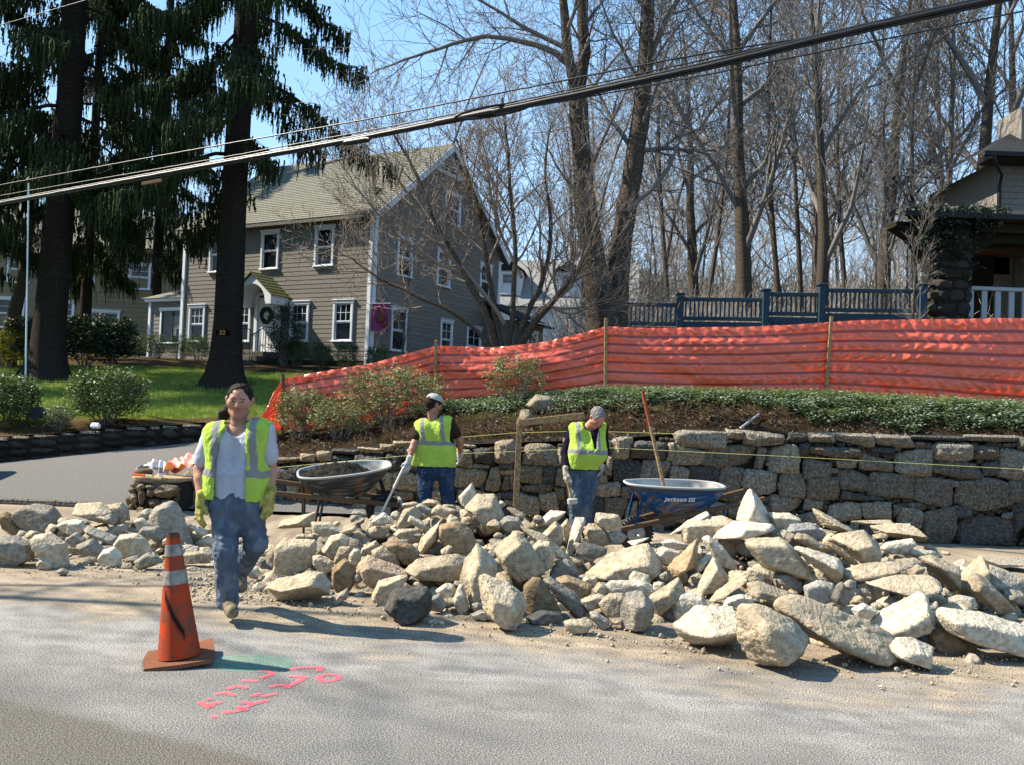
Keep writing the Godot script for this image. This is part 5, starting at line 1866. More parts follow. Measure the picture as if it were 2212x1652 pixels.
func make_plants() -> void:
	var small := leaf_clump(12, 0.05, 0.09, 31, 0.1)
	var tiny := leaf_clump(14, 0.03, 0.055, 32, 0.07)
	var long := leaf_clump(9, 0.1, 0.17, 33, 0.13)
	var lawn := func(px: float, d: float) -> Vector3:
		var q := at(px, 800, d)
		q.y = lawn_height(q.x, d)
		return q
	var green := [Color(0.035, 0.05, 0.014), Color(0.14, 0.17, 0.06)]
	bush("shrub", "large rounded green shrub at the lawn's mulched edge", "shrub", lawn.call(236, 17.6), Vector3(0.78, 1.05, 0.7), 900, small, green[0], green[1])
	bush("shrub", "full green shrub by the dark garden sign", "shrub", lawn.call(8, 17.2), Vector3(0.72, 0.95, 0.6), 800, small, green[0], green[1])
	bush("shrub", "small pale leaved shrub between the garden sign and the large shrub", "shrub", lawn.call(131, 16.9), Vector3(0.24, 0.5, 0.24), 170, tiny, Color(0.08, 0.09, 0.04), Color(0.2, 0.21, 0.12))
	bush("forsythia", "yellow blooming forsythia at the edge of the lawn", "shrub", lawn.call(5, 26.5), Vector3(0.75, 1.2, 0.6), 600, tiny, Color(0.3, 0.25, 0.02), Color(0.6, 0.5, 0.05))
	bush("rhododendron", "tall glossy rhododendron hedge between the old spruce and the tan house", "shrub", lawn.call(178, 27.6), Vector3(1.1, 1.55, 0.8), 700, long, Color(0.012, 0.022, 0.012), Color(0.05, 0.07, 0.035))
	bush("rhododendron", "glossy rhododendron hedge at the garden gate", "shrub", lawn.call(240, 28.5), Vector3(0.8, 1.5, 0.7), 480, long, Color(0.012, 0.022, 0.012), Color(0.05, 0.07, 0.035))
	bush("rhododendron", "rhododendron with shiny leaves behind the white pole", "shrub", lawn.call(45, 26.8), Vector3(0.6, 1.5, 0.6), 420, long, Color(0.02, 0.03, 0.02), Color(0.09, 0.11, 0.07))
	var box := [[333, "round clipped boxwood below the wide wing window"], [385, "round clipped boxwood at the white corner of the house"], [425, "loose boxwood with shiny leaves beside the spruce foot"], [290, "low dark shrub at the end of the wing"], [693, "sunlit ball of boxwood under the window next to the door"], [748, "sunlit ball of boxwood nearer the house corner"], [640, "dark round shrub next to the holly"], [812, "low shrub at the corner below the pink flag"]]
	for w in box:
		var d: float = table(w[0], [290.0, 34.4, 440.0, 32.6, 640.0, 30.6, 812.0, 29.6])
		bush("boxwood", w[1], "shrub", lawn.call(w[0], d), Vector3(0.46, 0.95, 0.46), 420, tiny, Color(0.022, 0.035, 0.01), Color(0.085, 0.12, 0.035), "", 8)
	bush("holly", "tall dark holly beside the front steps", "shrub", lawn.call(612, 30.6), Vector3(0.62, 2.2, 0.55), 620, small, Color(0.012, 0.02, 0.012), Color(0.035, 0.05, 0.03))
	# azaleas on the bank before the orange fence
	var bank := func(px: float, d: float) -> Vector3:
		var q := at(px, 880, d)
		q.y = bank_height(q.x, d)
		return q
	var az := [Color(0.08, 0.085, 0.03), Color(0.27, 0.25, 0.12)]
	bush("azalea", "bushy azalea at the low end of the orange fence", "shrub", bank.call(655, 14.2), Vector3(0.5, 0.85, 0.4), 420, tiny, az[0], az[1], "", 16, 0.2)
	bush("azalea", "wide azalea with layered branches behind the man in the cap", "shrub", bank.call(850, 14.1), Vector3(0.95, 0.9, 0.5), 600, tiny, az[0], az[1], "", 18, 0.2)
	bush("azalea", "small azalea between its two wider neighbours, low on the bank", "shrub", bank.call(740, 13.7), Vector3(0.5, 0.6, 0.4), 300, tiny, az[0], az[1], "", 12, 0.2)
	bush("azalea", "thin open azalea before the fence stake near the grey haired man", "shrub", bank.call(1110, 13.9), Vector3(0.55, 0.75, 0.4), 230, tiny, az[0], az[1], "", 12, 0.1)
	# periwinkle over the top of the bank
	var pw := leaf_clump(12, 0.035, 0.06, 41, 0.09, 0.5)
	var spots := []
	for k in 12500:
		var x := rf(-1.6, 11.0)
		var w := wall_depth(x)
		var f := fence_depth(x)
		var n1 := fine.get_noise_2d(x * 1.5, 3.0)
		var first := table(x, [-1.6, 0.85, -0.6, 0.6, 0.4, 0.36, 1.4, 0.3, 2.3, 0.36, 3.4, 0.45, 4.4, 0.25, 5.2, 0.1, 11.0, 0.08]) + n1 * 0.16
		var u := rf(first, 1.08)
		if u > 0.8 and rng.randf() < 0.55 and x > 2.5: continue
		if fine.get_noise_2d(x * 2.3 + 31.0, u * 3.0) < -0.16 and rng.randf() < 0.85: continue
		var d := lerpf(w + 0.2, f, u)
		spots.append(Transform3D(Basis(Vector3.UP, rng.randf() * TAU).scaled(Vector3.ONE * rf(0.8, 1.5)), Vector3(x, bank_height(x, d) + rf(0.0, 0.11), -d)))
	tag(scatter("periwinkle", pw, M.leaf, spots, self, tints(spots.size(), Color(0.05, 0.08, 0.03), Color(0.32, 0.36, 0.25))), "low glossy periwinkle covering the bank above the stone wall", "ground cover")
	var blade := mb()
	for k in 7:
		var p := Vector3(rf(-0.05, 0.05), 0, rf(-0.05, 0.05))
		var l := rf(0.06, 0.13)
		blade.tri(p - Vector3(0.004, 0, 0), p + Vector3(0.004, 0, 0), p + Vector3(rf(-0.05, 0.05), l, rf(-0.05, 0.05)))
	var bm := blade.mesh()
	spots = []
	var cols := PackedColorArray()
	for k in 5000:                                       # grass among it, in front of the fence
		var x := rf(1.6, 11.0)
		var f := fence_depth(x)
		var d := rf(f - 0.75, f + 0.25)
		spots.append(Transform3D(Basis(Vector3.UP, rng.randf() * TAU).scaled(Vector3.ONE * rf(0.8, 1.5)), Vector3(x, bank_height(x, d), -d)))
		cols.append(Color(0.1, 0.14, 0.035).lerp(Color(0.2, 0.24, 0.08), rng.randf()))
	for k in 26000:
		var x := rf(-18.0, -3.0)
		var e := lawn_edge(x)
		var d := e + 0.3 + pow(rng.randf(), 1.3) * (28.0 - e)
		var n1 := fine.get_noise_2d(x * 0.8, d * 0.8)
		if d - e - 0.2 + 0.6 * n1 - 0.8 * clampf((-6.6 - x) * 0.4, 0, 1) < 0.8 or d > 28.0 - 0.1 * (x + 8.0): continue
		spots.append(Transform3D(Basis(Vector3.UP, rng.randf() * TAU).scaled(Vector3.ONE * rf(0.6, 1.1)), Vector3(x, lawn_height(x, d), -d)))
		cols.append(Color(0.13, 0.19, 0.03).lerp(Color(0.25, 0.3, 0.07), rng.randf()))
	tag(scatter("grass", bm, M.leaf, spots, self, cols), "mown green grass of the lawn and tufts along the orange fence", "grass")
	# roots, dead leaves and clods on the bare slope
	spots = []
	cols = PackedColorArray()
	for k in 2000:
		var x := rf(-4.4, 6.0)
		var w := wall_depth(x)
		var f := fence_depth(x)
		var u := pow(rng.randf(), 1.2) * (0.85 if x < -0.6 else 0.4)
		var d := lerpf(w + 0.22, f, u)
		spots.append(Transform3D(Basis.from_euler(Vector3(rf(0, 6), rf(0, 6), rf(0, 6))).scaled(Vector3.ONE * rf(0.3, 0.8)), Vector3(x, bank_height(x, d) + 0.02, -d)))
		cols.append(Color(0.05, 0.034, 0.022).lerp(Color(0.2, 0.145, 0.095), rng.randf() * rng.randf()))
	tag(scatter("dead_leaves", leaf_clump(5, 0.04, 0.09, 51, 0.07), M.leaf, spots, self, cols), "dead leaves and litter on the dug slope behind the wall", "leaf litter")
	var root := mb()
	for k in 10: root.tube(bent(Vector3(rf(-0.1, 0.1), 0, rf(-0.1, 0.1)), Vector3(rf(-1, 1), rf(-0.6, 0.8), rf(0, 1)).normalized(), rf(0.15, 0.4), 4, 0.4, -0.1), PackedFloat32Array([0.006, 0.005, 0.004, 0.003, 0.002]), 3, false)
	spots = []
	for k in 120:
		var x := rf(-2.4, 4.0)
		var d := lerpf(wall_depth(x) + 0.25, fence_depth(x), rf(0.05, 0.4))
		spots.append(Transform3D(Basis(Vector3.UP, rf(-0.8, 0.8)).scaled(Vector3.ONE * rf(0.4, 0.9)), Vector3(x, bank_height(x, d) + 0.05, -d)))
	tag(scatter("roots", root.mesh(), M.old_wood, spots), "torn roots and dry stalks sticking out of the dug bank", "roots")
	for w in [[1172, 886, 13.3, 0.5, 0.22, "grey boulder lying on the bank behind the man in the cap"], [1392, 868, 13.9, 0.34, 0.14, "tan rock set among the periwinkle"], [1135, 905, 13.0, 0.26, 0.2, "small rock at the foot of the grey boulder"]]:
		var q := at(w[0], w[1], w[2])
		q.y = bank_height(q.x, w[2]) + w[4] * 0.3
		var o := put("rock", stone(outline(w[3], w[4] * 1.4, rng.randi()), 0.3, rng.randi(), {"k": 8, "tint": Color(0.3, 0.27, 0.22)}), M.stone)
		o.position = q
		tag(o, w[5], "rock")
	var df := thing("daffodil", "single pale daffodil in the periwinkle before the orange fence", "flower", at(1528, 885, 13.3))
	var b := mb(Color(0.12, 0.2, 0.05))
	for k in 5: b.tube(PackedVector3Array([df.position - Vector3(0, 0.1, 0), df.position + Vector3(rf(-0.08, 0.08), 0.13, rf(-0.05, 0.05)), df.position + Vector3(rf(-0.14, 0.14), rf(0.16, 0.26), rf(-0.08, 0.08))]), PackedFloat32Array([0.006, 0.006, 0.003]), 4, false)
	put("leaves", b, M.leaf, df)
	b = mb(Color(0.8, 0.76, 0.5))
	for k in 6:
		var t := Transform3D(Basis(Vector3.BACK, k * TAU / 6.0) * Basis(Vector3.RIGHT, -1.2), df.position + Vector3(0.0, 0.2, 0.06))
		b.quad(t * Vector3.ZERO, t * Vector3(0.022, 0, 0.03), t * Vector3(0, 0, 0.06), t * Vector3(-0.022, 0, 0.03))
	put("petals", b, M.leaf, df)
	# things in the front garden
	var gs := thing("garden_sign", "small dark arched sign on two legs at the edge of the lawn", "sign", lawn.call(86, 17.0))
	var c: Vector3 = gs.position
	b = mb()
	var arc := PackedVector2Array([Vector2(-0.24, 0.18), Vector2(0.24, 0.18), Vector2(0.24, 0.27), Vector2(0.17, 0.28)])
	for k in 9: arc.append(Vector2(0.16 * cos(PI * k / 8.0), 0.29 + 0.13 * sin(PI * k / 8.0)))
	arc.append_array(PackedVector2Array([Vector2(-0.17, 0.28), Vector2(-0.24, 0.27)]))
	b.prism(arc, spot(c), 0.04)
	put("board", b, M.iron, gs)
	for s in [-1.0, 1.0]:
		b = mb()
		b.box(spot(c + Vector3(s * 0.22, 0.08, -0.02)), Vector3(0.035, 0.3, 0.035), 0.004)
		put("leg", b, M.iron, gs)
	var pole := thing("white_pole", "thin white pole standing before the old spruce with a small finial", "pole", lawn.call(57, 21.0))
	b = mb()
	b.tube(PackedVector3Array([pole.position - Vector3(0, 0.1, 0), at(61, 395, 21.0)]), PackedFloat32Array([0.022, 0.018]), 8)
	put("shaft", b, M.trim, pole)
	b = mb()
	b.lathe(spot(at(61, 395, 21.0)), [Vector2(0.03, 0), Vector2(0.06, 0.03), Vector2(0.06, 0.08), Vector2(0.02, 0.12), Vector2(0, 0.16)], 10)
	put("finial", b, M.iron, pole)
	var lm := thing("garden_lamp", "small white garden spotlight in the mulch by the large shrub", "lamp", lawn.call(212, 16.75))
	b = mb()
	b.box(Transform3D(Basis(Vector3.RIGHT, -0.4), lm.position + Vector3(0, 0.12, 0)), Vector3(0.17, 0.1, 0.1), 0.02)
	put("housing", b, M.white, lm)
	b = mb()
	b.rod(lm.position - Vector3(0, 0.05, 0), lm.position + Vector3(0, 0.1, 0), 0.015, 6)
	put("stake", b, M.iron, lm)

# ---------------------------------------------------------------- the orange safety fence
func make_safety_fence() -> void:
	var fn := thing("safety_fence", "long orange safety netting with dark woven bands on wooden stakes along the bank", "safety fence", at(1308, 860, 14.2))
	var net := StandardMaterial3D.new()
	net.albedo_color = Color.WHITE
	net.vertex_color_use_as_albedo = true
	net.roughness = 0.24
	net.metallic_specular = 0.55
	net.backlight_enabled = true
	net.backlight = Color(0.72, 0.5, 0.4)
	net.heightmap_enabled = true
	net.heightmap_texture = M.bumps
	net.heightmap_scale = 0.35
	net.uv1_triplanar = true
	net.uv1_world_triplanar = true
	net.uv1_scale = Vector3(2.2, 1.6, 1.0)
	var top := [556.0, 912.0, 575.0, 884.0, 592.0, 845.0, 610.0, 819.0, 700.0, 803.0, 800.0, 786.0, 942.0, 748.0, 1000.0, 749.0, 1067.0, 751.0, 1180.0, 739.0, 1250.0, 722.0, 1308.0, 706.0, 1400.0, 709.0, 1600.0, 707.0, 1720.0, 702.0, 1790.0, 697.0, 1860.0, 692.0, 2212.0, 688.0, 2400.0, 686.0]
	var foot := [556.0, 915.0, 610.0, 930.0, 700.0, 932.0, 800.0, 918.0, 942.0, 896.0, 1067.0, 880.0, 1308.0, 858.0, 1500.0, 862.0, 1790.0, 864.0, 2000.0, 880.0, 2212.0, 903.0, 2400.0, 912.0]
	var bays := [[556, 610], [610, 942], [942, 1308], [1308, 1790], [1790, 2400]]
	var bands := [0.13, 0.25, 0.37, 0.5, 0.64, 0.78]
	var rows := 90
	for bay in bays:
		var n := int((bay[1] - bay[0]) / 3.2) + 2
		var pts := PackedVector3Array()
		var cols := PackedColorArray()
		for j in rows:
			var v := j / float(rows - 1)                 # 0 at the foot
			for i in n:
				var px := lerpf(bay[0], bay[1], i / float(n - 1))
				var t := table(px, top)
				var f := table(px, foot)
				var d := fence_depth(at(px, 830, 14.2).x)
				if px < 610: d -= (610.0 - px) * 0.012
				var s := px * 0.0076                     # metres along
				var bow := sin(PI * (px - bay[0]) / (bay[1] - bay[0]))
				var y := lerpf(f, t, v) + bow * (3.0 * sin(v * PI) + 0.8 * fine.get_noise_2d(s * 0.8, v * 1.0))
				var q := at(px, y, d)
				var band := 9.0
				for w in bands: band = minf(band, absf(1.0 - v - w))
				var pull := clampf((band - 0.014) / 0.04, 0.0, 1.0)
				var where := clampf(0.55 + 1.3 * fine.get_noise_2d(s * 0.35 + 5.0, v * 1.4), 0.0, 1.0) * smoothstep(1250.0, 1600.0, px)
				where = maxf(where, 0.75 * smoothstep(0.86, 0.95, v))
				var puck := 0.5 + 0.5 * sin(s * 31.0 + 2.2 * fine.get_noise_2d(s * 2.0, v * 5.0) + 0.8 * sin(v * 40.0))
				var z := 0.042 * pull * puck * where
				z += 0.05 * fine.get_noise_2d(s * 0.6 + v * 0.8, v * 1.3) + lerpf(0.028, 0.008, smoothstep(1200.0, 1500.0, px)) * absf(fine.get_noise_2d(s * 1.1 - v * 1.7, v * 2.4 + s * 0.5)) + 0.006 * fine.get_noise_2d(s * 2.0 + v * 2.0, v * 3.0) + 0.007 * pull * fine.get_noise_2d(s * 13.0, v * 4.0)
				z += 0.1 * bow * sin(v * PI)
				if v < 0.06: z += 0.05 * (1.0 - v / 0.06)
				q += Vector3(0.01 * fine.get_noise_2d(s * 9.0, v * 8.0 + 3.0), 0, z)
				pts.append(q)
				var c := Color(0.88, 0.15, 0.075) * (0.9 + 0.3 * fine.get_noise_2d(s * 6.0, v * 30.0))
				cols.append(Color(0.27, 0.035, 0.025).lerp(c, smoothstep(0.013, 0.02, band)))
		var b := mb()
		b.grid(pts, n, rows, cols)
		put("netting", b, net, fn)
	for w in [[942, 735, 940, 905, 14.72], [1309, 688, 1309, 862, 14.12], [1797, 684, 1781, 872, 13.72], [611, 808, 611, 925, 14.92]]:
		var b := mb()
		var a := at(w[0], w[1], w[4]); var e := at(w[2], w[3], w[4])
		b.beam(e - Vector3(0, 0.3, 0), a, 0.05, 0.035, 0.005, Vector3.BACK)
		put("stake", b, M.wood if w[0] != 611 else M.old_wood, fn)

# ---------------------------------------------------------------- overhead lines
func line_depth(px: float) -> float:
	return 1.0 / lerpf(1.0 / 19.0, 1.0 / 9.7, px / 2150.0)

func cable(called: String, label: String, spots: Array, r: float, parent: Node3D = null, lash := 0.0) -> void:
	var c := Curve3D.new()
	for i in range(0, spots.size(), 2): c.add_point(at(spots[i], spots[i + 1], line_depth(spots[i])))
	for i in c.point_count:
		var tan_ := (c.get_point_position(mini(i + 1, c.point_count - 1)) - c.get_point_position(maxi(i - 1, 0))) / 6.0
		c.set_point_in(i, -tan_)
		c.set_point_out(i, tan_)
	var n := int(c.get_baked_length() / 0.16)
	var p := PackedVector3Array()
	var q := PackedVector3Array()
	for i in n + 1:
		var w := c.sample_baked(c.get_baked_length() * i / n, true)
		p.append(w + Vector3(0, 0.006 * fine.get_noise_1d(i * 0.4 + r * 900.0), 0))
		q.append(w + Vector3(0, cos(i * 1.9), sin(i * 1.9)) * r * 1.06)
	var b := mb()
	b.tube(p, taper(p.size(), r, r), 8)
	if parent: put("strand", b, M.cable, parent)
	else:
		var t := thing(called, label, "cable", p[n / 2])
		put("cable", b, M.cable, t)
		parent = t
	if lash > 0.0:
		b = mb()
		b.tube(q, taper(q.size(), lash, lash), 4)
		put("lashing", b, M.cable, parent)

func make_cables() -> void:
	cable("overhead_cable", "topmost thin cable of the lines crossing the street", [-60, 412, 0, 400, 376, 331, 768, 262, 1100, 197, 1493, 121, 1800, 72, 2212, -8], 0.013)
	cable("overhead_cable", "second thin cable, just above the thick bundle", [-60, 436, 0, 423, 376, 359, 768, 287, 1100, 222, 1493, 135, 1800, 70, 2212, -22], 0.011)
	cable("overhead_cable", "lowest single cable ending at the splice below the thick bundle", [1148, 231, 1320, 200, 1493, 168, 1850, 97, 2212, 24], 0.011)
	cable("service_wire", "thin wire crossing before the top of the old spruce", [-60, 70, 0, 54, 92, 27, 184, 0, 260, -22], 0.008)
	var t := thing("cable_bundle", "thick black bundle of lashed cables with splice loops", "cable", at(1087, 236, line_depth(1087)))
	cable("", "", [-60, 450, 0, 439, 459, 356, 768, 300, 1087, 236, 1493, 150, 1806, 75, 2167, -6, 2260, -30], 0.036, t, 0.005)
	cable("", "", [-60, 446, 0, 435, 459, 351, 768, 295, 1087, 230, 1493, 143, 1806, 68, 2167, -14, 2260, -38], 0.02, t)
	cable("", "", [-60, 454, 0, 443, 459, 361, 768, 305, 1087, 242, 1493, 158, 1806, 83, 2167, 3, 2260, -20], 0.017, t)
	for w in [[740, 310, 800, 300, 0.05], [930, 268, 1080, 238, 0.055]]:
		var b := mb()
		var a := at(w[0], w[1], line_depth(w[0])); var e := at(w[2], w[3], line_depth(w[2]))
		b.tube(PackedVector3Array([a, a.lerp(e, 0.12), a.lerp(e, 0.88), e]), PackedFloat32Array([0.02, w[4], w[4], 0.02]), 9)
		put("splice_case", b, M.cable, t)
	var loop := PackedVector3Array()
	for k in 21:
		var u := TAU * k / 20.0
		loop.append(at(1065 + 82 * cos(u), 240 - 14.0 * cos(u) + 11 * sin(u), line_depth(1065) + 0.1 * sin(u)))
	var b := mb()
	b.tube(loop, taper(21, 0.02, 0.02), 7, false)
	put("slack_loop", b, M.cable, t)
	b = mb()
	b.beam(at(306, 398, line_depth(306)), at(350, 390, line_depth(350)), 0.05, 0.07, 0.01)
	put("tag", b, M.old_wood, t)

# ---------------------------------------------------------------- wheelbarrows
func barrow(called: String, label: String, base: Vector3, yaw: float, pitch: float, roll: float, look: Color, rust: Color, grime: float) -> Node3D:
	var t := thing(called, label, "wheelbarrow", base)
	t.basis = Basis(Vector3.UP, yaw) * Basis(Vector3.BACK, pitch) * Basis(Vector3.RIGHT, roll)
	var rim := []
	var low := []
	var n := 40
	for i in n:
		var a := TAU * i / n
		var c := cos(a); var s := sin(a)
		var e := Vector2(signf(c) * pow(absf(c), 0.55), signf(s) * pow(absf(s), 0.55))
		var narrow := lerpf(0.72, 1.0, smoothstep(-1.0, -0.1, e.x)) * lerpf(1.0, 0.9, smoothstep(0.5, 1.0, e.x))
		rim.append(Vector3(e.x * 0.575, 0.79, e.y * 0.34 * narrow))
		low.append(Vector3(0.13 + e.x * 0.33, 0.52 + 0.08 * e.x, e.y * 0.21 * narrow))
	for side in 2:
		var pts := PackedVector3Array()
		var cols := PackedColorArray()
		var rows := 16
		for j in rows + 1:
			for i in n + 1:
				var v := minf(j / float(rows - 3), 1.0)
				var p: Vector3 = low[i % n].lerp(rim[i % n], v)
				p += (p - Vector3(0.06, p.y, 0)) * 0.05 * sin(v * PI)
				if side == 1: p = Vector3(0.06, 0, 0) + (p - Vector3(0.06, 0, 0)) * Vector3(0.975, 1, 0.96) + Vector3(0, 0.012, 0)
				if j > rows - 3 and side == 0: p += Vector3(0, 0.004, 0)
				pts.append(p)
				var n1 := fine.get_noise_3dv(p * 5.0 + base)
				var n2 := fine.get_noise_3dv(p * 14.0)
				var k := look.lerp(rust, clampf(smoothstep(0.05, 0.25, n1 + 0.25 * n2 - 0.35 * (p.x + 0.1) - 0.1), 0, 1))
				k = k.lerp(Color(0.33, 0.32, 0.3), clampf(grime * smoothstep(0.05, 0.3, n2 + n1 * 0.5), 0, 1))
				if side == 1: k = Color(0.36, 0.35, 0.33) * (0.8 + n1)
				if side == 0 and v > 0.8: k = k.lerp(Color(0.05, 0.055, 0.06), 0.7)
				cols.append(k)
		if side == 1: pts.reverse(); cols.reverse()
		var b := mb()
		b.grid(pts, n + 1, rows + 1, cols)
		for i in b.n.size(): b.n[i] = -b.n[i]
		for i in range(0, b.ix.size(), 3):
			var w := b.ix[i + 1]; b.ix[i + 1] = b.ix[i + 2]; b.ix[i + 2] = w
		put("tray" if side == 0 else "tray_lining", b, M.paint, t, true)
	var b := mb(Color(0.4, 0.4, 0.38))
	for side in 2:
		var fl := PackedVector3Array()
		var y := 0.004 + 0.012 * side
		var s := b.v.size()
		for i in n:
			b.v.append(low[i] * Vector3(1 - 0.03 * side, 1, 1 - 0.05 * side) + Vector3(0, y, 0)); b.n.append(Vector3.UP if side else Vector3.DOWN); b.c.append(b.tint if side else look); b.uv.append(Vector2())
		for i in range(1, n - 1): b.ix.append_array(PackedInt32Array([s, s + i, s + i + 1]) if side else PackedInt32Array([s, s + i + 1, s + i]))
	put("tray_floor", b, M.paint, t, true)
	b = mb(Color(0.3, 0.3, 0.28))
	var loop := PackedVector3Array(rim)
	loop.append(rim[0])
	for i in loop.size(): loop[i] += Vector3(0, 0.008, 0)
	b.tube(loop, taper(loop.size(), 0.016, 0.016), 6, false)
	put("rim", b, M.paint, t, true)
	for s in [-1.0, 1.0]:
		b = mb()
		b.beam(Vector3(-0.66, 0.28, s * 0.14), Vector3(0.98, 0.7, s * 0.3), 0.045, 0.055, 0.008)
		put("shaft", b, M.old_wood, t, true)
		b = mb(look)
		b.tube(PackedVector3Array([Vector3(0.3, 0.5, s * 0.22), Vector3(0.42, 0.02, s * 0.26), Vector3(0.58, 0.02, s * 0.26), Vector3(0.52, 0.55, s * 0.24)]), PackedFloat32Array([0.016, 0.016, 0.016, 0.016]), 7)
		put("leg", b, M.paint, t, true)
		b = mb(look * 0.5)
		b.beam(Vector3(-0.5, 0.3, s * 0.16), Vector3(-0.42, 0.66, s * 0.2), 0.02, 0.03)
		put("brace", b, M.paint, t, true)
	b = mb()
	b.box(spot(Vector3(-0.67, 0.285, 0)), Vector3(0.04, 0.05, 0.36), 0.005)
	put("nose_guard", b, M.steel, t, true)
	var wh := Node3D.new()
	wh.name = "wheel"
	t.add_child(wh, true)
	wh.transform = Transform3D(Basis(Vector3.RIGHT, PI / 2), Vector3(-0.43, 0.215, 0))
	b = mb()
	b.ring(Transform3D(), 0.15, 0.052, 32, 10)
	for k in 32:
		var u := TAU * k / 32.0
		b.box(Transform3D(Basis(Vector3.UP, -u), Vector3(cos(u), 0, sin(u)) * 0.2), Vector3(0.014, 0.07, 0.02))
	put("tyre", b, M.rubber, wh, true)
	b = mb(Color(0.4, 0.4, 0.38))
	b.lathe(Transform3D(), [Vector2(0.02, -0.05), Vector2(0.03, -0.03), Vector2(0.08, -0.012), Vector2(0.118, -0.035), Vector2(0.118, 0.035), Vector2(0.08, 0.012), Vector2(0.03, 0.03), Vector2(0.02, 0.05)], 22)
	b.rod(Vector3(0, -0.17, 0), Vector3(0, 0.17, 0), 0.01)
	put("rim", b, M.paint, wh, true)
	return t

func make_barrows() -> void:
	var p := at(1452, 1100, 10.15)
	p.y = 0.02
	var bl := barrow("wheelbarrow", "blue wheelbarrow with rusty nose and wooden shafts in front of the stone wall", p, 0.13, 0.0, 0.06, Color(0.015, 0.062, 0.165), Color(0.16, 0.085, 0.045), 0.35)
	letters(bl, "Jackson III", bl.transform * Transform3D(Basis(Vector3.RIGHT, 0.46), Vector3(-0.02, 0.665, 0.296)), 0.052, 0.004, M.white)
	p = at(757, 1090, 11.1)
	p.y = 0.0
	var gr := barrow("wheelbarrow", "dark rusty wheelbarrow heaped with grey mortar behind the rubble", p, PI + 0.25, -0.13, -0.17, Color(0.035, 0.036, 0.037), Color(0.16, 0.075, 0.035), 0.25)
	var b := mb()
	var pts := PackedVector3Array()
	var cols := PackedColorArray()
	for j in 26:
		for i in 26:
			var u := Vector2(i / 12.5 - 1.0, j / 12.5 - 1.0)
			var l := u.length()
			var w := u * (maxf(absf(u.x), absf(u.y)) / maxf(l, 0.001))
			var q := Vector3(0.1 + w.x * 0.46, 0.0, -w.y * 0.28)
			q.y = 0.77 + 0.13 * (1.0 - w.length()) + 0.05 * rough.get_noise_3dv(q * 9.0) + 0.045 * rough.get_noise_3dv(q * 22.0) - 0.08 * smoothstep(0.0, -0.5, q.x)
			pts.append(q)
			cols.append(Color(0.075, 0.075, 0.072) * (1.0 + 0.6 * fine.get_noise_3dv(q * 20.0)))
	b.grid(pts, 26, 26, cols)
	var mo := put("mortar_mound", b, M.dirt)
	mo.transform = gr.transform
	tag(mo, "wet grey mortar heaped in the dark wheelbarrow", "mortar")

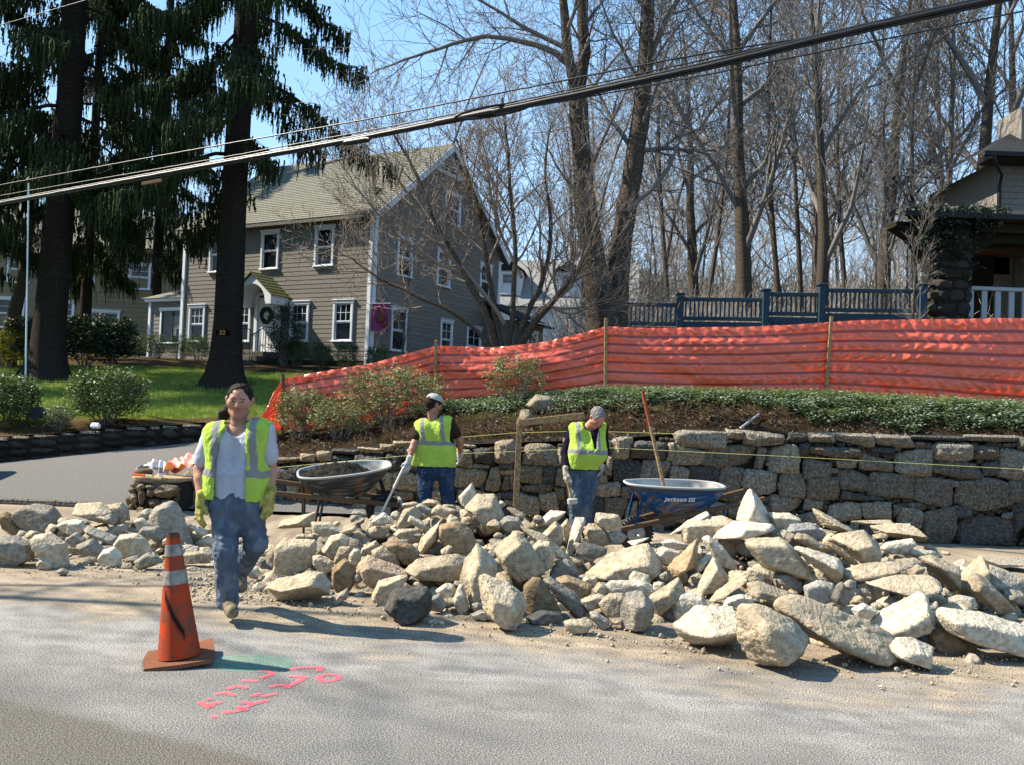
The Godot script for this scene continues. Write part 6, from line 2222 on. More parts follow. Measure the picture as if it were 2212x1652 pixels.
# ---------------------------------------------------------------- tools, cone, paint and the rest of the site
func make_site_things() -> void:
	var c := on_level(386, 1426)
	var cone := thing("traffic_cone", "worn orange traffic cone with two dirty white collars and a black scuff", "traffic cone", c)
	var lean := Basis(Vector3.BACK, 0.115) * Basis(Vector3.RIGHT, -0.03)
	var b := mb(Color(0.3, 0.13, 0.075))
	var plate := PackedVector3Array()
	for j in 9:
		for i in 9:
			var u := Vector2(i / 4.0 - 1.0, j / 4.0 - 1.0)
			var k := 1.0 - 0.09 * absf(u.x * u.y)
			var q := Basis(Vector3.UP, 0.33) * Vector3(u.x * 0.205 * k, 0, -u.y * 0.205 * k)
			plate.append(c + q + Vector3(0, 0.032 + 0.018 * u.x + 0.03 * maxf(0.0, u.x) * maxf(0.0, u.y) + 0.004 * sin(u.y * 3.0), 0))
	b.grid(plate, 9, 9)
	for i in 32:                                         # edge and underside
		var e := [Vector2i(mini(i, 8), 0), Vector2i(8, clampi(i - 8, 0, 8)), Vector2i(clampi(24 - i, 0, 8), 8), Vector2i(0, clampi(32 - i, 0, 8))]
		var k := i / 8
		var f := [[Vector2i(i % 8, 0), Vector2i(i % 8 + 1, 0)], [Vector2i(8, i % 8), Vector2i(8, i % 8 + 1)], [Vector2i(8 - i % 8, 8), Vector2i(7 - i % 8, 8)], [Vector2i(0, 8 - i % 8), Vector2i(0, 7 - i % 8)]]
		var p0 := plate[f[k][0].y * 9 + f[k][0].x]; var p1 := plate[f[k][1].y * 9 + f[k][1].x]
		var dn := Vector3(0, 0.024, 0)
		b.quad(p0 - dn, p1 - dn, p1, p0)
	var under := PackedVector3Array(plate)
	for i in under.size(): under[i] -= Vector3(0, 0.024, 0)
	under.reverse()
	for j in 9:
		for i in 4:
			var w := under[j * 9 + i]; under[j * 9 + i] = under[j * 9 + 8 - i]; under[j * 9 + 8 - i] = w
	b.grid(under, 9, 9)
	put("base_plate", b, M.cloth, cone)
	var ct := Transform3D(lean, c + Vector3(0.0, 0.03, 0))
	var prof := func(y: float) -> float: return lerpf(0.125, 0.036, y / 0.74)
	var ring := func(y0: float, y1: float, out: float) -> MB:
		var m := mb()
		var list := []
		var n := int((y1 - y0) / 0.012) + 2
		for k in n:
			var y := lerpf(y0, y1, k / float(n - 1))
			list.append(Vector2(prof.call(y) + out, y))
		m.lathe(ct, list, 64)
		return m
	b = ring.call(0.0, 0.74, 0.0)
	for i in b.v.size():
		var q: Vector3 = ct.affine_inverse() * b.v[i]
		var n1 := fine.get_noise_3dv(q * 7.0)
		var col := Color(0.62, 0.085, 0.03).lerp(Color(0.3, 0.1, 0.06), clampf(0.35 + n1 * 1.3, 0, 1))
		if q.y > 0.71: col = Color(0.2, 0.08, 0.05)
		var a := atan2(q.x, q.z)
		var sc := absf(q.y - 0.265 + 0.2 * (a - 0.1)) + 0.02 * n1
		if absf(a - 0.1) < 0.62: col = Color(0.03, 0.02, 0.02).lerp(col, smoothstep(0.022, 0.045, sc))
		b.c[i] = col
	put("body", b, M.cloth, cone)
	for w in [[0.435, 0.52], [0.605, 0.675]]:
		b = ring.call(w[0], w[1], 0.003)
		for i in b.v.size(): b.c[i] = Color(0.45, 0.4, 0.34) * (0.85 + 0.6 * fine.get_noise_3dv(b.v[i] * 16.0))
		put("collar", b, M.cloth, cone)
	# spray paint on the asphalt
	var sp := thing("utility_marking", "pink spray painted letters and arrows on the asphalt beside the cone", "marking", on_level(590, 1480))
	var pink := StandardMaterial3D.new()
	pink.albedo_color = Color.WHITE
	pink.albedo_texture = noise_tex(Color(0.9, 0.25, 0.34, 0.1), Color(0.95, 0.36, 0.44, 0.8), 0.16, 61, 3)
	pink.transparency = BaseMaterial3D.TRANSPARENCY_ALPHA
	pink.roughness = 0.9
	pink.uv1_triplanar = true
	pink.uv1_world_triplanar = true
	pink.uv1_scale = Vector3.ONE * 2.0
	var strokes := [[1540, 215, 1620, 200, 1700, 195, 1860, 190, 1830, 235], [1530, 285, 1700, 288, 1600, 350, 1500, 402], [1330, 395, 1420, 370, 1530, 382], [1220, 230, 1300, 228, 1370, 260, 1240, 300], [1050, 330, 1220, 332], [900, 415, 1000, 385, 1110, 405], [770, 470, 880, 450, 990, 482], [620, 545, 720, 605, 745, 565, 850, 545], [1150, 490, 1240, 455], [1250, 490, 1410, 460], [1050, 545, 1170, 562, 1320, 525], [1170, 562, 1000, 640, 850, 655], [1000, 590, 1100, 632], [735, 700, 800, 690], [690, 515, 750, 515], [1840, 320, 1830, 290, 1900, 268, 1990, 265, 2040, 285, 2030, 312, 1950, 335, 1870, 335, 1838, 318]]
	for s in strokes:
		var p := PackedVector3Array()
		for i in range(0, s.size(), 2): p.append(on_level((350 + s[i] / 4.022) * 0.8534, (1640 + s[i + 1] / 4.022) * 0.8534, 0.005))
		b = mb()
		var pts := PackedVector3Array()
		var m := []
		for i in p.size() - 1:
			for k in 5: m.append(p[i].lerp(p[i + 1], k / 5.0))
		m.append(p[p.size() - 1])
		for i in m.size():
			var d: Vector3 = m[mini(i + 1, m.size() - 1)] - m[maxi(i - 1, 0)]
			var x := Vector3.UP.cross(d).normalized() * rf(0.015, 0.022)
			pts.append(m[i] + x * -1.0)
			pts.append(m[i] + x)
		b.grid(pts, 2, m.size())
		put("stroke", b, pink, sp)
	var gp := thing("green_marking", "faded green spray paint patch on the road next to the cone", "marking", on_level(545, 1432))
	var gm := pink.duplicate()
	gm.albedo_texture = noise_tex(Color(0.3, 0.62, 0.48, 0.0), Color(0.4, 0.66, 0.54, 0.45), 0.09, 62, 4)
	b = mb()
	b.v.append(on_level(545, 1432, 0.004)); b.n.append(Vector3.UP); b.c.append(Color.WHITE); b.uv.append(Vector2())
	for k in 30:
		var a := TAU * k / 30.0
		b.v.append(on_level(545 + 88 * cos(a) * (1.0 + 0.2 * fine.get_noise_1d(k * 2.0)), 1432 + 19 * sin(a) * (1.0 + 0.3 * fine.get_noise_1d(k * 3.0)), 0.004))
		b.n.append(Vector3.UP); b.c.append(Color.WHITE); b.uv.append(Vector2())
		b.ix.append_array(PackedInt32Array([0, 1 + k, 1 + (k + 1) % 30]))
	put("patch", b, gm, gp)
	# batter board: a post and a rail
	var bt := thing("batter_board", "wooden post with a level board nailed across it before the wall", "batter board", at(1113, 1130, 11.35))
	b = mb()
	b.beam(at(1112, 1140, 11.35), at(1123, 903, 11.35), 0.075, 0.04, 0.004, Vector3.BACK)
	put("post", b, M.wood, bt)
	b = mb()
	b.beam(at(1119, 913, 11.31), at(1262, 897, 11.45), 0.04, 0.085, 0.004)
	put("rail", b, M.wood, bt)
	# mason's lines
	var str_m := mat(lin(0.62, 0.62, 0.2), 0.7)
	for w in [["yellow mason's line stretched low across the face of the wall", [470, 1024, 597, 1009, 867, 984, 1308, 966, 1700, 985, 2212, 1013, 2330, 1020]], ["pale mason's line running above the unfinished stretch of wall", [990, 944, 1112, 934, 1270, 930, 1460, 936]]]:
		var p := PackedVector3Array()
		for i in range(0, w[1].size(), 2):
			var x: float = at(w[1][i], w[1][i + 1], 12.0).x
			p.append(at(w[1][i], w[1][i + 1], wall_depth(x) - 0.2))
		b = mb()
		b.tube(p, taper(p.size(), 0.0022, 0.0022), 4)
		tag(put("mason_line", b, str_m), w[0], "string line")
	# shovel standing in the blue barrow
	var sh := thing("shovel", "long handled shovel with a red topped shaft standing in the blue wheelbarrow", "shovel", at(1440, 1075, 10.15))
	b = mb()
	var top := at(1388, 842, 10.2); var bot := at(1440, 1075, 10.15)
	b.tube(PackedVector3Array([bot, top.lerp(bot, 0.33)]), PackedFloat32Array([0.021, 0.021]), 9)
	put("handle", b, M.wood, sh)
	b = mb(Color(0.9, 0.35, 0.28))
	b.tube(PackedVector3Array([top.lerp(bot, 0.33), top.lerp(bot, 0.03), top]), PackedFloat32Array([0.0215, 0.023, 0.015]), 9)
	put("grip", b, M.wood, sh)
	b = mb(Color(0.3, 0.3, 0.3))
	b.grid(PackedVector3Array([bot + Vector3(-0.1, -0.3, 0.03), bot + Vector3(0.0, -0.33, 0.0), bot + Vector3(0.1, -0.3, 0.03), bot + Vector3(-0.1, 0.0, 0.03), bot + Vector3(0.0, 0.02, 0.0), bot + Vector3(0.1, 0.0, 0.03)]), 3, 2)
	put("blade", b, M.steel, sh)
	# on the end of the wall
	var q := at(404 * 0.97, 1040, 12.2)
	var ct2 := at(345, 1038, 12.15); ct2.y = 0.475
	var tu := thing("caulk_tube", "white sealant tube standing on the capstone of the pillar", "tube", at(345, 1042, 12.15))
	var tb := Vector3(tu.position.x, 0.485, -12.15)
	tu.position = tb
	b = mb()
	b.lathe(spot(tb), [Vector2(0.0, 0.0), Vector2(0.03, 0.0), Vector2(0.03, 0.2), Vector2(0.024, 0.205), Vector2(0.024, 0.23), Vector2(0.0, 0.232)], 14)
	put("body", b, M.white, tu)
	b = mb(Color(0.3, 0.3, 0.32))
	b.lathe(spot(tb), [Vector2(0.0308, 0.05), Vector2(0.0308, 0.13)], 14)
	put("label_band", b, M.white, tu)
	var lv := thing("orange_level", "flat orange and tan strip lying on the capstone", "level", tb + Vector3(-0.18, 0.0, 0.05))
	b = mb(Color(0.75, 0.15, 0.06))
	b.beam(lv.position + Vector3(-0.2, 0.02, -0.03), lv.position + Vector3(0.02, 0.02, 0.05), 0.04, 0.03, 0.004)
	put("bar", b, M.cloth, lv)
	b = mb(Color(0.7, 0.6, 0.45))
	b.beam(lv.position + Vector3(0.02, 0.02, 0.05), lv.position + Vector3(0.14, 0.02, 0.1), 0.035, 0.028, 0.004)
	put("tip", b, M.cloth, lv)
	var tp := thing("tape_roll", "dark roll of tape on the far side of the capstone", "tape", at(311, 1020, 12.55))
	b = mb()
	var tq := Vector3(tp.position.x, 0.51, -12.55)
	tp.position = tq
	b.ring(spot(tq), 0.075, 0.045, 22, 8)
	put("roll", b, M.old_wood, tp)
	var fo := thing("plastic_sheet", "crumpled grey white plastic sheet lying by the end of the wall", "plastic sheet", at(338, 1005, 12.9))
	b = mb(Color(0.6, 0.62, 0.64))
	var pts := PackedVector3Array()
	var oc := Vector3(at(338, 1005, 12.9).x, 0.5, -12.9)
	fo.position = oc
	for j in 14:
		for i in 18:
			var u := Vector2(i / 17.0 - 0.5, j / 13.0 - 0.5)
			pts.append(oc + Vector3(u.x * 0.5, 0.1 + 0.13 * rough.get_noise_2d(u.x * 3.0, u.y * 2.5) + 0.03 * absf(rough.get_noise_2d(u.x * 9.0, u.y * 9.0)) - 0.2 * u.length_squared(), -u.y * 0.4))
	b.grid(pts, 18, 14)
	put("sheet", b, M.white, fo)
	var nt := thing("netting_bundle", "crumpled end of orange netting dropped on the low end of the bank", "netting", at(408, 1003, 12.9))
	oc = Vector3(at(402, 1005, 12.85).x, 0.56, -12.85)
	nt.position = oc
	b = mb(Color(0.8, 0.25, 0.2))
	pts = PackedVector3Array()
	for j in 16:
		for i in 18:
			var u := Vector2(i / 17.0 - 0.5, j / 15.0 - 0.5)
			pts.append(oc + Vector3(u.x * 0.62, 0.12 + 0.16 * rough.get_noise_2d(u.x * 3.0 + 7.0, u.y * 3.0) + 0.04 * absf(rough.get_noise_2d(u.x * 12.0, u.y * 9.0)) + 0.1 * u.x - 0.25 * u.length_squared(), -u.y * 0.5))
	b.grid(pts, 18, 16)
	put("netting", b, M.leaf, nt)
	# on the bank
	var br := thing("push_broom", "black bristled broom head lying in the grass before the fence", "broom", at(1645, 866, 13.4))
	b = mb()
	b.beam(at(1600, 861, 13.45), at(1692, 868, 13.35), 0.06, 0.03, 0.005)
	put("head", b, M.old_wood, br)
	b = mb()
	for k in 60:
		var p0 := at(1601 + k * 1.5, 862 + k * 0.11, 13.4)
		b.rod(p0 + Vector3(0, -0.07, rf(-0.02, 0.02)), p0 + Vector3(rf(-0.01, 0.01), 0.0, 0), 0.006, 3)
	put("bristles", b, M.rubber, br)
	var bar := thing("iron_bar", "short grey iron bar leaning on the edge of the bank", "bar", at(1616, 910, 12.35))
	b = mb()
	b.beam(at(1600, 924, 12.2), at(1641, 893, 12.6), 0.03, 0.03, 0.004)
	put("rod", b, M.steel, bar)
	var tr := thing("trowel", "mason's trowel with a wooden grip lying on the unfinished wall", "trowel", at(1325, 940, 12.0))
	b = mb()
	b.rod(at(1303, 927, 11.95), at(1328, 940, 11.95), 0.018, 8)
	put("grip", b, M.wood, tr)
	b = mb()
	b.tube(PackedVector3Array([at(1328, 940, 11.95), at(1334, 952, 11.97), at(1345, 949, 12.0)]), PackedFloat32Array([0.008, 0.008, 0.006]), 6)
	b.tri(at(1342, 953, 11.95), at(1348, 946, 12.1), at(1362, 935, 12.0))
	put("blade", b, M.steel, tr)
	make_car()

func make_car() -> void:
	var base := Vector3(-8.55, 0.12, -13.9)
	var car := thing("parked_car", "dark car parked on the driveway out of view, its hood's shadow on the asphalt", "car", base)
	var m := mat(lin(0.02, 0.025, 0.04), 0.25)
	m.clearcoat_enabled = true
	m.clearcoat = 0.8
	var b := mb()
	# sections along the car: x, half width, sill, shoulder height
	var secs := [[0.0, 0.62, 0.35, 0.6], [-0.12, 0.78, 0.27, 0.72], [-0.5, 0.86, 0.22, 0.84], [-1.3, 0.89, 0.2, 0.93], [-2.2, 0.9, 0.2, 0.95], [-3.4, 0.9, 0.2, 0.97], [-4.1, 0.87, 0.25, 0.97], [-4.4, 0.74, 0.34, 0.85]]
	var pts := PackedVector3Array()
	for s in secs:
		for k in 17:
			var a := PI * k / 16.0
			var e := Vector2(cos(a), sin(a))
			pts.append(base + Vector3(s[0], lerpf(s[2], s[3], pow(absf(e.y), 0.45)), signf(e.x) * pow(absf(e.x), 0.5) * s[1]))
	b.grid(pts, 17, secs.size())
	put("body", b, m, car)
	b = mb()
	var cab := [[-1.15, 0.78, 0.92, 0.93], [-1.9, 0.68, 0.9, 1.4], [-2.7, 0.66, 0.9, 1.45], [-3.3, 0.66, 0.9, 1.4], [-4.0, 0.76, 0.92, 0.98]]
	pts = PackedVector3Array()
	for s in cab:
		for k in 13:
			var a := PI * k / 12.0
			pts.append(base + Vector3(s[0], lerpf(s[2], s[3], pow(sin(a), 0.4)), signf(cos(a)) * pow(absf(cos(a)), 0.6) * s[1]))
	b.grid(pts, 13, cab.size())
	put("cabin", b, mat(lin(0.01, 0.012, 0.014), 0.1), car)
	for x in [-0.85, -3.45]:
		for s in [-1.0, 1.0]:
			b = mb()
			b.ring(Transform3D(Basis(Vector3.RIGHT, PI / 2), base + Vector3(x, 0.3, s * 0.8)), 0.22, 0.095, 24, 8)
			b.lathe(Transform3D(Basis(Vector3.RIGHT, PI / 2), base + Vector3(x, 0.3, s * 0.8)), [Vector2(0.0, -0.06), Vector2(0.2, -0.05), Vector2(0.2, 0.05), Vector2(0.0, 0.06)], 18)
			put("wheel", b, M.rubber, car)

# ---------------------------------------------------------------- people
func hand_field(f: Field, w: Vector3, d: Vector3, palm: Vector3, thumb: Vector3, curl: float, grow: float) -> void:
	# w wrist, d along the hand, palm the way the palm faces, thumb the side on which the thumb stands
	for i in 4:
		var s := thumb * (0.027 - 0.018 * i)
		f.cap(w + s * 0.6 + d * 0.012, w + s + d * 0.083, 0.015 + grow, 0.0125 + grow, 0.012)
		var p := w + s + d * (0.087 - 0.004 * absf(i - 1.2))
		var len: float = [0.040, 0.045, 0.042, 0.033][i]
		var dir := (d + palm * curl * 0.5 + thumb * (0.05 - 0.04 * i)).normalized()
		for k in 3:
			var q: Vector3 = p + dir * len * [1.0, 0.72, 0.55][k]
			f.cap(p, q, 0.0098 + grow - 0.0007 * k, 0.0094 + grow - 0.0008 * k, 0.004)
			p = q
			dir = (dir + palm * curl).normalized()
	var t := w + thumb * 0.026 + d * 0.022
	var t2 := t + (thumb * 0.7 + d * 0.75 + palm * 0.35).normalized() * 0.042
	f.cap(t, t2, 0.0165 + grow, 0.0115 + grow, 0.01)
	f.cap(t2, t2 + (d + palm * (0.3 + curl * 0.4) + thumb * 0.1).normalized() * 0.033, 0.011 + grow, 0.0095 + grow, 0.004)

func head_field(c: Vector3, r: Vector3, u: Vector3, f: Vector3) -> Field:
	var h := Field.new()
	h.cap(c + u * 0.04 - f * 0.025, c + u * 0.035 + f * 0.02, 0.083, 0.078, 0.03)
	h.cap(c - u * 0.01 + f * 0.03, c - u * 0.075 + f * 0.045, 0.062, 0.043, 0.04)
	h.cap(c - r * 0.048 - u * 0.07 + f * 0.01, c - u * 0.104 + f * 0.06, 0.028, 0.022, 0.03)
	h.cap(c + r * 0.048 - u * 0.07 + f * 0.01, c - u * 0.104 + f * 0.06, 0.028, 0.022, 0.03)
	h.cap(c - r * 0.035 + u * 0.024 + f * 0.082, c + r * 0.035 + u * 0.024 + f * 0.082, 0.013, 0.013, 0.02)
	h.cap(c + u * 0.012 + f * 0.095, c - u * 0.03 + f * 0.113, 0.008, 0.0125, 0.012)
	h.cap(c - r * 0.012 - u * 0.034 + f * 0.1, c + r * 0.012 - u * 0.034 + f * 0.1, 0.0085, 0.0085, 0.01)
	h.cap(c - r * 0.02 - u * 0.062 + f * 0.088, c + r * 0.02 - u * 0.062 + f * 0.088, 0.009, 0.009, 0.008)
	h.cap(c - r * 0.018 - u * 0.072 + f * 0.087, c + r * 0.018 - u * 0.072 + f * 0.087, 0.009, 0.009, 0.008)
	for s in [-1.0, 1.0]:
		h.cap(c + r * s * 0.086 + u * 0.02 - f * 0.005, c + r * s * 0.08 - u * 0.025, 0.018, 0.011, 0.008)
		h.cap(c + r * s * 0.045 - u * 0.012 + f * 0.07, c + r * s * 0.055 - u * 0.015 + f * 0.04, 0.022, 0.024, 0.03)
		h.blob(c + r * s * 0.032 + u * 0.002 + f * 0.078, 0.0135, 0.002)
	return h

func person(label: String, j: Dictionary, o: Dictionary) -> void:
	var feet: Vector3 = (j.ankle[0] + j.ankle[1]) * 0.5
	feet.y = 0.0
	var me := thing("person", label, "person", feet)
	var sh: Array = j.shoulder
	var hip: Array = j.hip
	var mid: Vector3 = (sh[0] + sh[1]) * 0.5
	var pel: Vector3 = (hip[0] + hip[1]) * 0.5
	var across: Vector3 = (sh[1] - sh[0]).normalized()   # from the viewer's left to right
	var fwd: Vector3 = j.fwd
	var hc: Vector3 = j.head
	var hf: Vector3 = j.face
	var hu: Vector3 = (Vector3.UP - hf * hf.y + j.get("tip", Vector3.ZERO)).normalized()
	hu = (hu - hf * hu.dot(hf)).normalized()
	var hr: Vector3 = hf.cross(hu) * -1.0
	if hr.dot(across) < 0.0: hr = -hr
	var skin: Color = o.skin
	var hair_c: Color = o.hair
	# ---- body: one surface
	var torso := func(g: float) -> Field:
		var f := Field.new()
		for s in 2:
			var top: Vector3 = sh[s].lerp(mid, 0.42) - Vector3(0, 0.075, 0)
			var low: Vector3 = hip[s].lerp(pel, 0.25) + Vector3(0, 0.02, 0)
			var mid2: Vector3 = top.lerp(low, 0.5) + fwd * o.get("belly", 0.0)
			f.cap(top, mid2, 0.098 + g, 0.09 + g + o.get("belly", 0.0) * 0.4, 0.05)
			f.cap(mid2, low, 0.1 + g + o.get("belly", 0.0) * 0.4, 0.098 + g, 0.05)
		f.cap(sh[0].lerp(mid, 0.1), sh[1].lerp(mid, 0.1), 0.06 + g, 0.06 + g, 0.05)
		return f
	var body: Field = torso.call(-0.018)
	body.cap(mid + Vector3(0, 0.0, 0) - fwd * 0.01, hc - hu * 0.07 - hf * 0.015, 0.066, 0.052, 0.05)
	for s in 2:
		body.cap(sh[s], j.elbow[s], 0.056, 0.042, 0.03)
		body.cap(j.elbow[s].lerp(j.wrist[s], 0.0), j.elbow[s].lerp(j.wrist[s], 0.3), 0.043, 0.044, 0.02)
		body.cap(j.elbow[s].lerp(j.wrist[s], 0.3), j.wrist[s], 0.043, 0.028, 0.02)
		body.cap(hip[s], j.knee[s], 0.074, 0.054, 0.02)
		body.cap(j.knee[s], j.ankle[s], 0.054, 0.04, 0.02)
		body.cap(j.ankle[s], j.toe[s], 0.04, 0.03, 0.02)
	var b := nets(body, 0.016, func(_p: Vector3) -> Color: return skin)
	var head := head_field(hc, hr, hu, hf)
	head.cap(hc - hu * 0.05 - hf * 0.01, (hc - hu * 0.07 - hf * 0.015).lerp(mid, 0.6), 0.05, 0.06, 0.03)
	b.join(nets(head, o.get("head_cell", 0.006), func(p: Vector3) -> Color:
		var q := p - hc
		var x := absf(q.dot(hr)); var y := q.dot(hu); var z := q.dot(hf)
		var e := Vector2(x - 0.032, (y - 0.002) * 1.5)
		if z > 0.05 and e.length() < 0.0105: return Color(0.012, 0.009, 0.008) if e.length() < 0.0085 else skin * 0.75
		if z > 0.05 and absf(y - 0.025 + x * 0.1) < 0.006 and x > 0.012 and x < 0.052: return hair_c.lerp(skin, 0.35)
		if z > 0.06 and x < 0.024 and absf(y + 0.067) < 0.009: return skin * Color(0.85, 0.5, 0.5)
		if o.has("beard") and y < -0.045 and z > -0.01 and not (x < 0.022 and absf(y + 0.067) < 0.012): return skin.lerp(hair_c, o.beard)
		return skin * Color(1.05, 0.95, 0.93) if (z > 0.08 and x < 0.02) or x > 0.075 else skin))
	for s in 2:
		var hd := Field.new()
		hand_field(hd, j.wrist[s], j.hand[s], j.palm[s], j.thumb[s], j.curl[s], -0.003 if o.has("glove") else 0.0)
		hd.cap(j.wrist[s] - j.hand[s] * 0.04, j.wrist[s], 0.028, 0.024, 0.02)
		b.join(nets(hd, 0.0055, func(_p: Vector3) -> Color: return skin))
	put("body", b, M.skin, me)
	# ---- hair
	var hair := Field.new()
	hair.cap(hc + hu * 0.043 - hf * 0.03, hc + hu * 0.038 + hf * 0.016, 0.0885 + o.get("thick", 0.004), 0.083 + o.get("thick", 0.004), 0.02)
	hair.cap(hc + hu * 0.0 - hf * 0.045, hc - hu * 0.055 - hf * 0.04, 0.068, 0.05, 0.03)
	var face := Field.new()
	face.cap(hc + hf * 0.088 + hu * o.get("line", 0.034), hc + hf * 0.07 - hu * 0.09, 0.06, 0.08, 0.01)
	hair.carve = face
	var parts := [hair]
	if j.has("tail"):
		var tail := Field.new()
		var tl: Array = j.tail
		for i in tl.size() - 1: tail.cap(tl[i], tl[i + 1], 0.028 + 0.012 * i, 0.04 if i == 0 else 0.026, 0.02)
		parts.append(tail)
	var hm := mb()
	for p in parts:
		hm.join(nets(p, 0.007, func(q: Vector3) -> Color: return hair_c * (1.0 + 0.3 * fine.get_noise_3dv(q * Vector3(60, 25, 60))), 0.011))
	put("hair", hm, M.hair, me)
	# ---- shirt
	var shirt: Field = torso.call(0.014)
	var cuff: float = o.get("sleeve", 0.7)
	for s in 2:
		if cuff <= 1.0:
			shirt.cap(sh[s], sh[s].lerp(j.elbow[s], cuff), 0.076, 0.072, 0.035)
		else:
			shirt.cap(sh[s], j.elbow[s], 0.078, 0.064, 0.035)
			shirt.cap(j.elbow[s], j.wrist[s], 0.062, 0.046, 0.025)
	var hem: float = o.hem
	shirt.cut.append([Vector3.DOWN, -hem])
	var collar := Field.new()
	collar.cap(mid + Vector3(0, 0.05, 0) + fwd * 0.03, hc - hu * 0.06, 0.083, 0.1, 0.01)
	shirt.carve = collar
	var sc: Color = o.shirt
	put("shirt", nets(shirt, 0.011, func(p: Vector3) -> Color: return sc * (1.0 + 0.12 * fine.get_noise_3dv(p * 3.0)), 0.006), M.cloth, me)
	# ---- vest: a skin over the shirt, open at neck, arms and front
	var vest: Field = torso.call(0.032)
	if o.has("flare"):
		for w in o.flare: vest.cap(w[0], w[1], w[2], w[3], 0.05)
	vest.shell = 0.007
	var vh: float = o.vest_hem
	vest.cut.append([Vector3(0, -1, 0), -vh])
	var open := Field.new()
	for w in o.open: open.cap(w[0], w[1], w[2], w[3], 0.02)
	open.cap(mid + Vector3(0, 0.02, 0) + fwd * 0.02, hc - hu * 0.05, 0.09, 0.1, 0.01)
	for s in 2:
		var out: Vector3 = across if s == 1 else -across
		open.cap(sh[s] + out * 0.075 + Vector3(0, -0.02, 0), sh[s] + out * 0.06 - Vector3(0, 0.2, 0), 0.075, 0.07, 0.01)
	vest.carve = open
	var tr: Vector3 = pel
	var band: float = o.band
	var lime := Color(0.53, 0.75, 0.11)
	var vm := nets(vest, 0.0085, func(p: Vector3) -> Color:
		var x := absf((p - mid).dot(across))
		var n1 := fine.get_noise_3dv(p * 5.0)
		if absf(p.y - band - 0.02 * n1) < 0.026: return Color(0.33, 0.32, 0.31)
		if p.y > band and absf(x - o.get("strap", 0.115)) < 0.026: return Color(0.33, 0.32, 0.31)
		return lime * (1.0 + 0.15 * n1))
	for i in vm.v.size():
		var q := vm.v[i]
		vm.v[i] += vm.n[i] * (0.011 * fine.get_noise_3dv(q * Vector3(9, 4, 9)) + 0.004 * fine.get_noise_3dv(q * 26.0))
	vm.smooth()
	put("safety_vest", vm, M.cloth, me)
	# ---- jeans
	var jn := Field.new()
	jn.cap(hip[0] + Vector3(0, 0.02, 0), hip[1] + Vector3(0, 0.02, 0), 0.118, 0.118, 0.05)
	jn.cap(hip[0] + Vector3(0, 0.12, 0), hip[1] + Vector3(0, 0.12, 0), 0.1, 0.1, 0.05)
	for s in 2:
		jn.cap(hip[s], j.knee[s], 0.108, 0.083, 0.035)
		var an: Vector3 = j.ankle[s] + (j.knee[s] - j.ankle[s]).normalized() * 0.0
		jn.cap(j.knee[s], an, 0.083, 0.078, 0.025)
		var d: Vector3 = (an - j.knee[s]).normalized()
	jn.cut.append([Vector3.UP, hem + 0.06])
	var cutj: float = o.get("hem_jeans", 0.1)
	jn.cut.append([Vector3.DOWN, -cutj])
	var blue: Color = o.jeans
	var fade: float = o.get("fade", 0.3)
	put("jeans", nets(jn, 0.0115, func(p: Vector3) -> Color:
		var n1 := fine.get_noise_3dv(p * Vector3(7, 5, 7))
		var n2 := fine.get_noise_3dv(p * Vector3(16, 9, 16) + Vector3(9, 0, 0))
		var c := blue * (1.0 + 0.35 * n2)
		return c.lerp(Color(0.33, 0.36, 0.4), fade * smoothstep(0.0, 0.35, n1)), 0.014), M.cloth, me)
	# ---- boots
	for s in 2:
		var bt := Field.new()
		var d: Vector3 = j.toe[s] - j.ankle[s]
		var k: Vector3 = (j.knee[s] - j.ankle[s]).normalized()
		var heel: Vector3 = j.ankle[s] - k * 0.045 - d.normalized() * 0.035
		bt.cap(j.ankle[s] + k * 0.09, j.ankle[s], 0.058, 0.052, 0.02)
		bt.cap(j.ankle[s], j.toe[s] + Vector3(0, 0.008, 0), 0.05, 0.038, 0.02)
		bt.cap(heel, j.toe[s] - k * 0.004, 0.04, 0.042, 0.015)
		put("boot", nets(bt, 0.009, func(p: Vector3) -> Color: return Color(0.3, 0.235, 0.165) * (0.8 + 0.8 * fine.get_noise_3dv(p * 12.0)), 0.004), M.cloth, me)
	# ---- gloves
	if o.has("glove"):
		for s in 2:
			var gl := Field.new()
			hand_field(gl, j.wrist[s], j.hand[s], j.palm[s], j.thumb[s], j.curl[s], 0.0045)
			gl.cap(j.wrist[s] - j.hand[s] * 0.05, j.wrist[s] + j.hand[s] * 0.02, 0.04, 0.034, 0.015)
			var gc: Color = o.glove
			put("glove", nets(gl, 0.005, func(p: Vector3) -> Color: return gc * (1.0 + 0.7 * fine.get_noise_3dv(p * 20.0))), M.cloth, me)
	if o.has("cap"):
		var cp := Field.new()
		var bf: Vector3 = hf
		cp.cap(hc + hu * 0.05 - hf * 0.02, hc + hu * 0.046 + hf * 0.022, 0.1, 0.096, 0.02)
		cp.cut.append([-hu, (-hu).dot(hc + hu * 0.058)])
		var cc: Color = o.cap
		b = nets(cp, 0.007, func(p: Vector3) -> Color: return cc * (1.0 + 0.3 * fine.get_noise_3dv(p * 25.0)), 0.004)
		var brim := Field.new()
		for k in 5:
			var s := (k - 2) * 0.026
			brim.cap(hc + hu * 0.066 + bf * 0.08 + hr * s, hc + hu * (0.052) + bf * (0.155 - 6.0 * s * s) + hr * s, 0.011, 0.006, 0.012)
		b.join(nets(brim, 0.006, func(_p: Vector3) -> Color: return cc * 1.1))
		put("cap", b, M.cloth, me)

